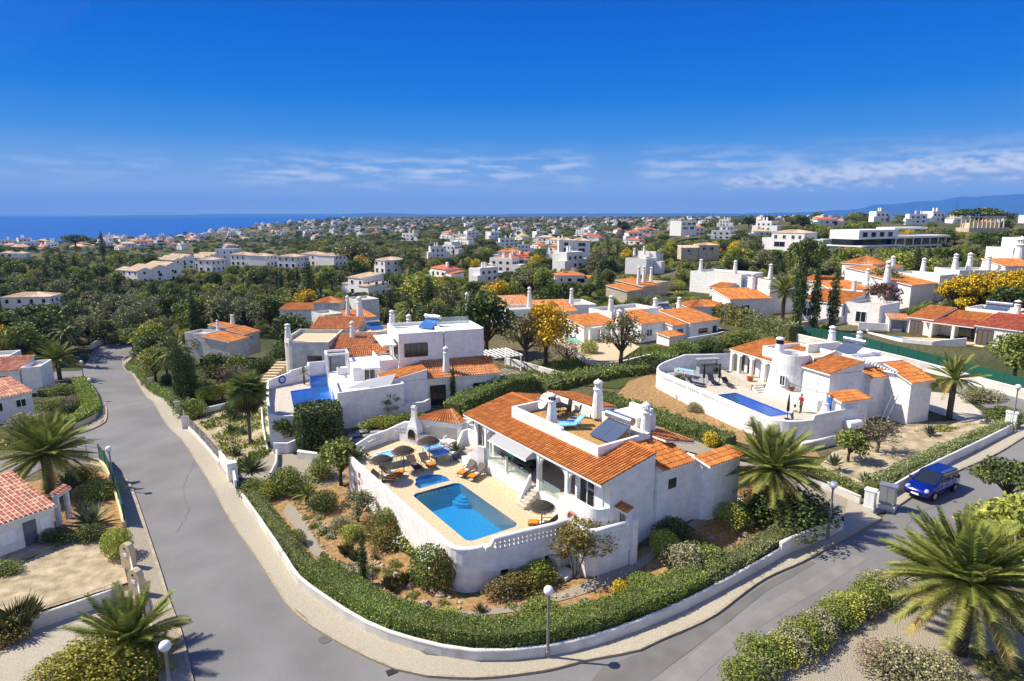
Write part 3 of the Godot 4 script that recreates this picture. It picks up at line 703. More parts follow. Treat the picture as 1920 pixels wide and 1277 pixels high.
func block(par: Node3D, wb: MB, x0: float, x1: float, z0: float, z1: float, y0: float, y1: float, roof := "flat", rise := 0.7, cols: Array = TILE, pitch := 0.3, course := 0.8, deck: Material = null, par_h := 0.5) -> void:
	var o := 0.22
	wb.prism(rect(x0, x1, z0, z1), y0, y1)
	match roof:
		"flat":
			var p := [V(x0 + .09, y1 + par_h, z0 + .09), V(x1 - .09, y1 + par_h, z0 + .09), V(x1 - .09, y1 + par_h, z1 - .09), V(x0 + .09, y1 + par_h, z1 - .09)]
			wb.wall(p, y1 - 0.02, 0.18, true)
			var d := MB.new()
			d.prism(rect(x0 + .19, x1 - .19, z0 + .19, z1 - .19), y1 + 0.005, y1 + 0.03)
			part("roof_terrace", d, deck if deck else M.pale_deck, par)
		"+x": slope4(par, wb, V(x1 + o, y1, z1 + o), V(x1 + o, y1, z0 - o), V(x0, y1 + rise, z1 + o), V(x0, y1 + rise, z0 - o), cols, pitch, course)
		"-x": slope4(par, wb, V(x0 - o, y1, z0 - o), V(x0 - o, y1, z1 + o), V(x1, y1 + rise, z0 - o), V(x1, y1 + rise, z1 + o), cols, pitch, course)
		"+z": slope4(par, wb, V(x0 - o, y1, z1 + o), V(x1 + o, y1, z1 + o), V(x0 - o, y1 + rise, z0), V(x1 + o, y1 + rise, z0), cols, pitch, course)
		"-z": slope4(par, wb, V(x1 + o, y1, z0 - o), V(x0 - o, y1, z0 - o), V(x1 + o, y1 + rise, z1), V(x0 - o, y1 + rise, z1), cols, pitch, course)
		"gx":
			var zm := (z0 + z1) / 2
			slope4(par, wb, V(x0 - o, y1, z1 + o), V(x1 + o, y1, z1 + o), V(x0 - o, y1 + rise, zm), V(x1 + o, y1 + rise, zm), cols, pitch, course)
			slope4(par, wb, V(x1 + o, y1, z0 - o), V(x0 - o, y1, z0 - o), V(x1 + o, y1 + rise, zm), V(x0 - o, y1 + rise, zm), cols, pitch, course)
		"gz":
			var xm := (x0 + x1) / 2
			slope4(par, wb, V(x1 + o, y1, z1 + o), V(x1 + o, y1, z0 - o), V(xm, y1 + rise, z1 + o), V(xm, y1 + rise, z0 - o), cols, pitch, course)
			slope4(par, wb, V(x0 - o, y1, z0 - o), V(x0 - o, y1, z1 + o), V(xm, y1 + rise, z0 - o), V(xm, y1 + rise, z1 + o), cols, pitch, course)
		"hip":
			var k := minf(x1 - x0, z1 - z0) / 2 + o
			var a := V(x0 - o, y1, z1 + o); var b := V(x1 + o, y1, z1 + o); var c := V(x1 + o, y1, z0 - o); var d := V(x0 - o, y1, z0 - o)
			var h0: Vector3; var h1: Vector3
			if x1 - x0 > z1 - z0: h0 = V(x0 - o + k, y1 + rise, (z0 + z1) / 2); h1 = V(x1 + o - k, y1 + rise, (z0 + z1) / 2)
			else: h0 = V((x0 + x1) / 2, y1 + rise, z0 - o + k); h1 = V((x0 + x1) / 2, y1 + rise, z1 + o - k)
			if x1 - x0 > z1 - z0:
				roof_plane(par, a, b, h0, h1, cols, pitch, course); roof_plane(par, c, d, h1, h0, cols, pitch, course)
				roof_plane(par, b, c, h1, h1, cols, pitch, course); roof_plane(par, d, a, h0, h0, cols, pitch, course)
			else:
				roof_plane(par, b, c, h1, h0, cols, pitch, course); roof_plane(par, d, a, h0, h1, cols, pitch, course)
				roof_plane(par, a, b, h1, h1, cols, pitch, course); roof_plane(par, c, d, h0, h0, cols, pitch, course)
func slope4(par: Node3D, wb: MB, e0: Vector3, e1: Vector3, r0: Vector3, r1: Vector3, cols: Array, pitch: float, course: float) -> void:
	roof_plane(par, e0, e1, r0, r1, cols, pitch, course)
	var u := (e1 - e0).normalized()
	var s := u * 0.24
	var dn := V(0, -0.14, 0)
	for q in [[e0 + s, r0 + s, 1.0], [e1 - s, r1 - s, -1.0]]:
		var e: Vector3 = q[0]; var r: Vector3 = q[1]
		var e2 := e.lerp(r, 0.22 / maxf(0.3, e.distance_to(r)))
		var f := V(r.x, e.y, r.z)
		wb.slab([e2 + dn, r + dn, f + dn], u * 0.12 * q[2])
	var b0 := r0 + s; var b1 := r1 - s
	wb.slab([b0 + dn, b1 + dn, V(b1.x, e0.y, b1.z) + dn, V(b0.x, e0.y, b0.z) + dn], (e0 - r0).normalized() * 0.1)
func solar(n: String, label: String, at: Vector3, yaw: float, w: float, tank := true, m: Material = null, group := "") -> Node3D:
	var t := thing(n, label, "solar heater", at, yaw, group)
	var k := MB.new()
	for i in 2:
		var x := (i - 0.5) * w * 0.51
		k.slab([V(x - w * .25, 0.15, 0.9), V(x + w * .25, 0.15, 0.9), V(x + w * .25, 1.0, -0.7), V(x - w * .25, 1.0, -0.7)], V(0, -0.07, 0))
		var p := part("panel", k, m if m else M.panel, t)
		var e := MB.new()
		for j in 2: e.box(V(x + (j - .5) * w * .5, 0.6, 0.1), V(0.03, 0.03, 0.02))
		k = MB.new()
	var fr := MB.new()
	for x in [-w * .45, w * .45]:
		fr.tube([V(x, 0.1, 0.85), V(x, 0.95, -0.7)], 0.03, 0.03, 4); fr.tube([V(x, 0.0, -0.7), V(x, 1.1, -0.75)], 0.03, 0.03, 4); fr.tube([V(x, 0.0, 0.85), V(x, 0.0, -0.7)], 0.025, 0.025, 4)
	part("frame", fr, M.grey_metal, t)
	if tank:
		var c := MB.new()
		c.tube([V(-w * .56, 1.28, -0.75), V(-w * .54, 1.28, -0.75), V(w * .54, 1.28, -0.75), V(w * .56, 1.28, -0.75)], 0.27, 0.27, 14)
		part("tank", c, M.steel, t)
	return t
func dish(label: String, at: Vector3, yaw: float, r: float, group := "") -> void:
	var t := thing("satellite_dish", label, "satellite dish", at, yaw, group)
	var mb := MB.new()
	mb.xf = Transform3D(Basis(Vector3.RIGHT, deg_to_rad(62)), V(0, 1.1, 0))
	mb.lathe([Vector2(0.001, 0.0), Vector2(r * .4, r * .05), Vector2(r * .75, r * .16), Vector2(r, r * .30), Vector2(r * 1.02, r * .29), Vector2(r * .75, r * .13), Vector2(r * .4, r * .02), Vector2(0.001, -0.03)], Vector3.ZERO, 20)
	part("bowl", mb, M.old_white, t, true)
	var a := MB.new(); a.xf = mb.xf
	a.tube([V(r * .9, r * .25, 0), V(0, r * .95, 0)], 0.02, 0.02, 4); a.tube([V(-r * .7, r * .25, r * .5), V(0, r * .95, 0)], 0.015, 0.015, 4); a.box(V(0, r * .98, 0), V(.1, .16, .1))
	part("receiver_arm", a, M.grey_metal, t)
	var s := MB.new()
	s.tube([V(0, 0, -.15), V(0, 1.1, -.12)], 0.05, 0.05, 6)
	s.tube([V(-.5, 0, 0), V(0, .4, -.15), V(.5, 0, 0)], 0.03, 0.03, 4)
	part("stand", s, M.grey_metal, t)
func lattice_blocks(mb: MB, a: Vector3, b: Vector3, rows: Array, out: Vector3, step := 0.24, s := 0.13) -> void:
	var n := int(a.distance_to(b) / step)
	var yaw := -atan2(b.z - a.z, b.x - a.x)
	for i in n:
		var p := a.lerp(b, (i + .5) / n)
		for y in rows: mb.box(V(p.x, y, p.z) + out, V(s, s, 0.09), yaw)
const O1 := Vector3(5.16, 0, -33.49)
const Y1 := -0.9775
func w1(x: float, y: float, z: float) -> Vector3: return O1 + Basis(Vector3.UP, Y1) * Vector3(x, y, z)
func terrace1() -> void:
	var t := thing("pool_terrace", "sandy terrace with the turquoise pool behind a rounded white wall", "pool terrace", O1, Y1)
	var pool := round_rect(-12.15, -4.45, 2.64, 6.3, 0.45)
	var kids := [V(-12.72, 0, 3.0)] + [V(-12.72, 0, 5.45)] + arc(-13.3, 4.9, .55, 90, 150, 3) + arc(-13.1, 4.25, 1.45, 150, 235, 7) + arc(-13.4, 3.4, .45, 235, 275, 3)
	var line := [V(-2.75, 0, 6.2)] + arc(-4.2, 6.35, 1.45, 5, 85, 6) + [V(-8, 0, 7.8), V(-13, 0, 7.8), V(-18, 0, 7.8)] + arc(-19.6, 5.4, 2.4, 90, 150, 5) + [V(-22.3, 0, 5.2), V(-22.9, 0, 3.4), V(-22.5, 0, 2.0), V(-21.9, 0, 1.2), V(-21.0, 0, .0), V(-19.8, 0, -1.6), V(-18.0, 0, -2.6)]
	var poly := flat(line + [V(-15.6, 0, -2.4), V(-15.4, 0, 0.2), V(-2, 0, 0.2), V(-.9, 0, 0.2), V(-.2, 0, -.6), V(.05, 0, -1.5), V(.8, 0, -1.5), V(.4, 0, .1), V(.1, 0, .8), V(-1.75, 0, .95), V(-2.0, 0, 2.2)])
	var fl := MB.new()
	floor_with_holes(fl, poly, [flat(pool), flat(kids)], 2.3)
	part("deck", fl, M.deck, t)
	var top := [2.78]
	var wl := []
	for i in line.size():
		var p: Vector3 = line[i]
		var y := 2.78
		if p.x < -20.6: y = 2.9
		if p.x < -22.0 or (p.x < -20.0 and p.z < 4.0): y = 3.15
		if p.z < 3.0 and p.x < -15.0: y = 3.7
		wl.append(V(p.x, y, p.z))
	var mb := MB.new()
	var foot := []
	for p in wl:
		var g := w1(p.x, 0, p.z)
		foot.append(gh(g.x, g.z) - 0.4)
	mb.wall(wl, foot, 0.28)
	var ow := part("outer_wall", mb, M.white, t)
	var cp := MB.new()
	for p in wl: p.y += 0.02
	coping(cp, wl.slice(0, 13), 0.17); coping(cp, wl.slice(13), 0.15)
	part("coping", cp, M.white, ow, true)
	var sw := MB.new()
	var s2 := [V(-2.75, 2.8, 6.3), V(-2.55, 2.84, 5.9), V(-2.52, 3.2, 5.75), V(-2.2, 3.24, 4.0), V(-1.9, 3.24, 2.2), V(-1.75, 3.24, .75)]
	sw.wall([V(-2.75, 2.6, 6.3), V(-2.53, 2.6, 5.75), V(-2.2, 2.6, 4.0), V(-1.9, 2.6, 2.2), V(-1.75, 2.6, .75)], 0.0, 0.28)
	sw.box(V(-2.62, 2.7, 6.05), V(.3, .34, .5)); sw.box(V(-1.76, 2.9, .95), V(.3, .7, .4))
	var s3 := [V(-1.75, 3.23, .9), V(-.7, 3.3, 1.0), V(-.1, 3.33, .95), V(.22, 3.38, .62), V(.42, 3.45, .0), V(.8, 3.55, -1.35)]
	sw.wall(s3, 0.2, 0.26)
	sw.box(V(.95, 2.2, -1.6), V(.4, 3.4, .4))
	var sp := part("outer_wall", sw, M.white, t)
	var c2 := MB.new()
	coping(c2, s2, .17); coping(c2, s3, .15)
	part("coping", c2, M.white, sp, true)
	var lb := MB.new()
	for q in [[V(-2.5, 0, 5.65), V(-2.2, 0, 4.0)], [V(-2.2, 0, 4.0), V(-1.9, 0, 2.2)], [V(-1.9, 0, 2.2), V(-1.77, 0, 1.1)]]:
		lattice_blocks(lb, q[0], q[1], [2.7, 2.98], Vector3.ZERO, .24, .2)
		lb.wall([q[0] + V(0, 2.87, 0), q[1] + V(0, 2.87, 0)], 2.80, .2); lb.wall([q[0] + V(0, 3.2, 0), q[1] + V(0, 3.2, 0)], 3.08, .22)
	lattice_blocks(lb, V(.45, 0, -.1), V(.75, 0, -1.2), [2.95, 3.2], V(.16, 0, 0))
	lattice_blocks(lb, V(-21.9, 0, 5.6), V(-22.75, 0, 3.8), [2.72, 2.95], V(.17, 0, .05)); lattice_blocks(lb, V(-20.4, 0, 7.2), V(-21.7, 0, 6.1), [2.66], V(.12, 0, -.1)); lattice_blocks(lb, V(-22.7, 0, 2.9), V(-21.2, 0, .3), [3.1, 3.4], V(.14, 0, .1))
	part("lattice_blocks", lb, M.white, sp, false, "stuff")
	for q in [[-1.95, 1.0, 3.4, .6, .4], [-1.77, 1.2, 2.3, .8, .6], [-1.66, 1.3, 1.35, .5, .5], [-2.28, 1.1, 5.2, .45, .34]]:
		var h := MB.new()
		h.box(V(q[0], q[1], q[2]), V(.06, q[4], q[3]), -.18)
		part("vent_opening", h, M.black, ow)
	var eb := MB.new()
	eb.box(V(-2.44, .75, 6.05), V(.08, 1.15, .55), -.2)
	part("meter_cover", eb, M.old_white, ow)
	var b := basin(t, pool, 2.3, 1.25, M.pool_tile, 2.16)
	tag(b, "large rectangular turquoise swimming pool")
	var st := MB.new()
	for k in 3:
		var r := .42 + .24 * (2 - k)
		st.prism(flat(arc(-11.25, 2.66, r, 4, 176, 10)), .8, 1.62 - .14 * (2 - k))
	part("pool_step", st, M.pool_tile, b)
	var kb := basin(t, kids, 2.3, .45, M.pool_light, 2.18)
	tag(kb, "small rounded paddling pool in paler blue")
	var ks := MB.new()
	ks.wall([V(-12.82, 2.05, 3.1), V(-12.82, 2.05, 5.4)], 1.9, .2)
	var rim := MB.new()
	var ring := round_rect(-12.32, -4.28, 2.47, 6.47, 0.6)
	for p in ring: p.y = 2.325
	rim.wall(ring, 2.28, .34, true)
	part("pool_edge", rim, M.calcada, b)
	var rim2 := MB.new()
	var rp := arc(-13.1, 4.25, 1.62, 100, 255, 12)
	for p in rp: p.y = 2.325
	rim2.wall(rp, 2.28, .3)
	part("pool_edge", rim2, M.calcada, kb)
	for i in 8:
		var jets := MB.new()
		jets.ball(V(-12.12, 2.02, 3.4 + i * .34), V(.05, .05, .05), 6)
		part("pool_jet", jets, M.flower_white, b)
	var pl := MB.new()
	var br := arc(-19.6, 5.4, 1.55, 95, 195, 8)
	for p in br: p.y = 2.78
	pl.wall(br, 2.28, .22)
	part("planter", pl, M.white, t)
func house1() -> void:
	var t := thing("villa", "white villa with long orange tiled roof and roof terrace beside the large turquoise pool", "villa", O1, Y1)
	var wb := MB.new()
	var g0 := -0.2
	wb.prism(rect(-15.3, 0, -8.3, -.55), g0, 3.4)
	wb.prism(rect(-12.6, -3.1, -.55, .1), g0, 3.4)
	wb.prism(PackedVector2Array([Vector2(-3.1, -.55), Vector2(-3.1, .22), Vector2(-.9, .22), Vector2(-.45, .12), Vector2(-.12, -.2), Vector2(0, -.55)]), 1.6, 3.38)
	wb.prism(rect(-15.3, -12.6, -8.3, -.62), 3.4, 6.0)
	wb.prism(rect(-3.05, -.003, -4.25, -.6), 3.4, 6.0)
	wb.slab([V(-2.4, 5.9, -4.12), V(.0, 5.9, -4.12), V(.0, 6.8, -4.12), V(-2.4, 6.8, -4.12)], V(0, 0, -.1))
	wb.prism(rect(-12.6, -3.05, -8.3, -3.2), 3.4, 6.0)
	wb.slab([V(-15.3, 6.0, -.3), V(-15.3, 6.82, -4.2), V(-15.3, 6.0, -8.3)], V(.12, 0, 0))
	wb.slab([V(-.122, 6.0, -.3), V(-.122, 6.82, -4.15), V(-.122, 6.0, -4.15)], V(.12, 0, 0))
	wb.box(V(-7.8, 5.86, .0), V(9.6, .26, .2))
	for x in [-6.02, -3.1, -12.52]:
		wb.box(V(x, 4.65, .02), V(.28, 2.5, .28))
		for s in [-1, 1]: wb.slab([V(x + s * .13, 5.75, -.1), V(x + s * .75, 5.75, -.1), V(x + s * .32, 5.55, -.1), V(x + s * .13, 5.1, -.1)], V(0, 0, .2))
	var rw := [V(-3.6, 3.95, .2), V(-3.1, 4.15, .22), V(-3.0, 4.32, .22), V(-1.2, 4.34, .22)] + arc(-.85, -.45, .67, 88, 8, 6, 4.34) + [V(-.18, 4.34, -.6)]
	wb.wall(rw, 1.9, .22)
	wb.slab([V(-6.9, 4.25, .12), V(-6.9, 3.55, .55), V(-6.9, 2.3, 1.25), V(-6.9, 2.3, .1)], V(.16, 0, 0))
	wb.wall([V(-12.5, 4.3, .22), V(-13.0, 4.3, .45), V(-13.7, 3.7, .62), V(-14.4, 3.1, .66), V(-15.0, 2.9, .66)], 2.2, .2)
	wb.wall([V(-15.25, 4.5, -.62), V(-16.2, 4.5, -.55), V(-16.5, 4.3, -.2), V(-16.35, 3.7, .25), V(-16.1, 3.1, .6), V(-16.1, 2.8, 1.0)], 2.2, .22)
	wb.box(V(-9.68, 3.95, .16), V(.16, 1.1, .16))
	wb.prism(rect(-3.0, 0.2, -8.05, -4.3), g0, 5.9)
	var end := [Vector2(-3.0, -8.05), Vector2(-.2, -8.05)]
	for p in arc(.25, -8.75, .7, -80, -10, 5): end.append(Vector2(p.x - .05, -8.75 - (p.z + 8.75)))
	end = [Vector2(.1, -8.0), Vector2(.15, -7.7), Vector2(.62, -7.85), Vector2(.92, -8.2), Vector2(1.05, -8.7), Vector2(1.15, -10.9), Vector2(.1, -10.9)]
	wb.prism(PackedVector2Array(end), g0, 5.72)
	part("wall", wb, M.white, t)
	var fl := MB.new()
	fl.box(V(-7.8, 3.415, -1.6), V(9.4, .03, 3.0)); fl.box(V(-14, 3.41, -.3), V(2.6, .02, .6))
	part("veranda_floor", fl, M.pale_deck, t)
	roof_plane(t, V(-15.6, 6.0, .25), V(-11.72, 6.0, .25), V(-15.6, 6.95, -4.2), V(-11.72, 6.95, -4.2), TILE, .22, .42)
	roof_plane(t, V(-11.72, 6.0, .25), V(-2.3, 6.0, .25), V(-11.72, 6.42, -1.7), V(-2.3, 6.42, -1.7), TILE, .22, .42)
	roof_plane(t, V(-2.3, 6.0, .25), V(.15, 6.0, .25), V(-2.3, 6.95, -4.2), V(.15, 6.95, -4.2), TILE, .22, .42)
	roof_plane(t, V(-11.72, 6.0, -8.5), V(-15.6, 6.0, -8.5), V(-11.72, 6.95, -4.22), V(-15.6, 6.95, -4.22), TILE, .24, .42)
	roof_plane(t, V(.55, 5.9, -4.32), V(.55, 5.9, -7.3), V(-2.3, 6.72, -4.32), V(-2.3, 6.72, -7.3), TILE, .24, .42)
	roof_plane(t, V(-1.2, 6.2, -9.2), V(-4.2, 6.2, -9.2), V(-1.2, 6.9, -6.4), V(-4.2, 6.9, -6.4), TILE, .24, .42)
	wb.prism(rect(-4.1, -1.3, -9.0, -6.5), g0, 6.05)
	roof_plane(t, V(1.4, 5.72, -7.6), V(1.4, 5.72, -11.1), V(.1, 6.0, -7.6), V(.1, 6.0, -11.1), TILE, .24, .42)
	roof_plane(t, V(-9.0, 6.5, -9.6), V(-14.0, 6.5, -9.6), V(-9.0, 7.1, -6.6), V(-14.0, 7.1, -6.6), TILE, .24, .42)
	var rd := MB.new()
	rd.col = Color(.50, .15, .03)
	for i in 36:
		if i < 9 or i > 30: rd.tube([V(-15.5 + i * .43, 6.99, -4.2), V(-15.08 + i * .43, 7.0, -4.2)], .10, .085, 6)
	part("ridge_tiles", rd, M.tile, t, false, "stuff")
	var tp := MB.new()
	var ring := [V(-11.6, 7.3, -1.75), V(-5.9, 7.3, -1.75), V(-5.85, 7.12, -1.75), V(-2.4, 7.12, -1.75), V(-2.4, 7.15, -6.0), V(-5.6, 7.15, -6.0), V(-5.6, 7.5, -6.1), V(-7.4, 7.4, -6.1), V(-11.6, 7.35, -6.0)]
	tp.wall(ring, 6.0, .22, true)
	tp.box(V(-4.6, 7.2, -7.0), V(2.2, 1.2, 1.8)); tp.box(V(-4.6, 7.9, -7.6), V(2.0, .5, .3))
	part("terrace_parapet", tp, M.white, t)
	var td := MB.new()
	td.prism(rect(-11.5, -2.5, -5.9, -1.85), 6.6, 6.68)
	part("roof_terrace", td, M.deck_orange, t)
	chimney(t, V(-8.35, 6.6, -2.75), 2.35, .42, true)
	chimney(t, V(-7.3, 6.9, -6.05), 2.75, .46)
	chimney(t, V(-2.9, 6.3, -6.3), 2.75, .42)
	win(t, V(-1.95, 4.5, -.6), 1.35, 2.15, 0, 1, M.dark_glass, M.paint, "sliding_door")
	win(t, V(-14.1, 4.5, -.62), 1.3, 2.15, 0, 1, M.dark_glass, M.paint, "sliding_door")
	for q in [[-2.82, .42], [-.85, .62], [-14.98, .45], [-13.15, .45]]:
		var s := MB.new()
		s.box(V(q[0], 4.5, -.55), V(q[1], 2.1, .07))
		for i in 9: s.box(V(q[0], 3.65 + i * .21, -.505), V(q[1] - .1, .03, .02))
		part("shutter", s, M.paint, t)
	win(t, V(-4.3, 4.5, -3.2), 1.5, 2.1, 0, 1, null, null, "sliding_door"); win(t, V(-9.5, 4.5, -3.2), 2.2, 2.1, 0, 1, null, null, "sliding_door")
	win(t, V(.205, 4.75, -5.55), .85, .75, PI / 2, 0)
	for q in [[-12.35, -9.8, 2], [-9.55, -7.0, 2], [-5.85, -3.65, 2]]:
		for i in q[2]:
			var g := MB.new()
			var w: float = (q[1] - q[0]) / q[2]
			g.box(V(q[0] + w * (i + .5), 3.86, .14), V(w - .02, .86, .014))
			part("glass_panel", g, M.clear_glass, t)
	for i in 5:
		var s := MB.new()
		s.box(V(-6.38, 3.3 - i * .2 - .25, .22 + i * .24), V(.86, .5, .24))
		part("step", s, M.pale_deck, t)
	for i in 4:
		var s := MB.new()
		s.box(V(-15.55, 3.15 - i * .22 - .3, -.2 + i * .28), V(.95, .62, .28))
		part("step", s, M.pale_deck, t)
	var aw := MB.new()
	for i in 6:
		var a := float(i) / 6; var b := float(i + 1) / 6
		aw.slab([V(-10.7, 5.95 - a * a * .42, .12 + a * .85), V(-6.3, 5.95 - a * a * .42, .12 + a * .85), V(-6.3, 5.95 - b * b * .42, .12 + b * .85), V(-10.7, 5.95 - b * b * .42, .12 + b * .85)], V(0, -.02, 0))
	for x in [-10.7, -6.3]: aw.slab([V(x, 5.93, .12), V(x, 5.85, .5), V(x, 5.5, .97), V(x, 5.45, .12)], V(.015, 0, 0))
	var awn := part("awning", aw, M.awning, t)
	var ab := MB.new()
	ab.tube([V(-10.8, 5.5, .98), V(-6.2, 5.5, .98)], .05, .05, 6)
	part("front_bar", ab, M.paint, awn)
	var gp := thing("garden_gate", "arched iron garden gate under a little tiled hood at the villa's right corner", "gate", w1(.42, 2.3, -1.35), Y1)
	var gw := MB.new()
	gw.box(V(.42, .7, 0), V(.2, 2.2, .3)); gw.box(V(-.36, .7, 0), V(.12, 2.2, .3)); gw.box(V(0, 1.85, 0), V(1.0, .25, .3))
	part("frame", gw, M.white, gp)
	roof_plane(gp, V(-.5, 2.0, .35), V(.6, 2.0, .35), V(-.5, 2.22, -.2), V(.6, 2.22, -.2), TILE, .28, .3)
	var gb := MB.new()
	for i in 6: gb.box(V(-.27 + i * .12, .8, 0), V(.025, 1.8, .025))
	for y in [.1, .9, 1.75]: gb.box(V(.03, y, 0), V(.64, .04, .03))
	part("bars", gb, M.iron, gp)
func shelter1() -> void:
	var t := thing("garden_shelter", "small open shelter with ribbed orange tile roof beside the white brick barbecue", "shelter")
	var e0 := V(-8.12, 4.2, -50.61); var e1 := V(-4.27, 4.2, -49.1); var e2 := V(-3.86, 4.2, -50.05)
	var r0 := V(-6.08, 5, -50.59); var r1 := V(-5.2, 5, -50.74)
	roof_plane(t, e0, e1, r0, r1, TILE, .3, .45)
	roof_plane(t, e1, e2, r1, r1 + (e2 - e1) * .3, TILE, .3, .45)
	var mb := MB.new()
	var u := (e1 - e0).normalized()
	var back := V(-u.z, 0, u.x) * -1.0
	if back.z > 0: back = -back
	for p in [e0 + u * .2, e1 - u * .1]:
		mb.wall([V(p.x, 4.05, p.z), V(p.x, 4.05, p.z) + back * .3], 2.0, .32)
	mb.wall([e0 + V(0, -.14, 0) + back * .12, e1 + V(0, -.14, 0) + back * .12], 3.82, .2)
	var wl := [V(e0.x, 3.95, e0.z) + back * 2.3, V(e1.x, 3.95, e1.z) + back * 2.3]
	mb.wall(wl, 1.5, .25)
	mb.wall([wl[1], e2 + V(0, -.3, 0)], 1.5, .22)
	part("wall", mb, M.white, t)
	var b := thing("barbecue", "white stuccoed barbecue with arched fire mouth and tall tapering flue", "barbecue", w1(-21.2, 2.3, 1.75), Y1 + .55)
	var k := MB.new()
	for q in [[0.0, .5, .62, .55], [.5, 1.35, .60, .5], [1.35, 1.9, .5, .42], [1.9, 2.25, .30, .28], [2.25, 3.0, .2, .2]]:
		var nx: float = {0.5: .60, 1.35: .5, 1.9: .30, 2.25: .2, 3.0: .17}[q[1]]
		var lo := q[2] as float; var a := []
		for s in [Vector2(-1, 1), Vector2(1, 1), Vector2(1, -1), Vector2(-1, -1)]: a.append(V(s.x * lo, q[0], s.y * lo * .8))
		for s in [Vector2(-1, 1), Vector2(1, 1), Vector2(1, -1), Vector2(-1, -1)]: a.append(V(s.x * nx, q[1], s.y * nx * .8))
		k.hexa(a)
	k.box(V(0, 3.05, 0), V(.42, .08, .36)); k.box(V(0, 3.14, 0), V(.3, .1, .26))
	k.box(V(.95, .4, -.05), V(.75, .8, .7)); k.box(V(-.95, .4, -.05), V(.75, .8, .7))
	part("flue", k, M.white, b)
	var mth := MB.new()
	mth.slab([V(-.33, .42, .51), V(.33, .42, .51), V(.33, 1.0, .50), V(.22, 1.2, .49), V(0, 1.28, .485), V(-.22, 1.2, .49), V(-.33, 1.0, .50)], V(0, 0, .012))
	part("fire_mouth", mth, M.black, b)
	var sh := MB.new()
	sh.box(V(0, .5, .52), V(.5, .16, .03))
	part("brick_lining", sh, M.terracotta, b)
	for s in [-1, 1]:
		var tp := MB.new()
		tp.box(V(.95 * s, .83, -.05), V(.8, .05, .75))
		part("worktop", tp, M.grey_metal, b)
const O2 := Vector3(23.0, 0, -62.0)
const Y2 := -1.2291
const O3 := Vector3(-9.4, 0, -67.1)
const Y3 := 0.3565
func w2(x: float, y: float, z: float) -> Vector3: return O2 + Basis(Vector3.UP, Y2) * Vector3(x, y, z)
func w3(x: float, y: float, z: float) -> Vector3: return O3 + Basis(Vector3.UP, Y3) * Vector3(x, y, z)
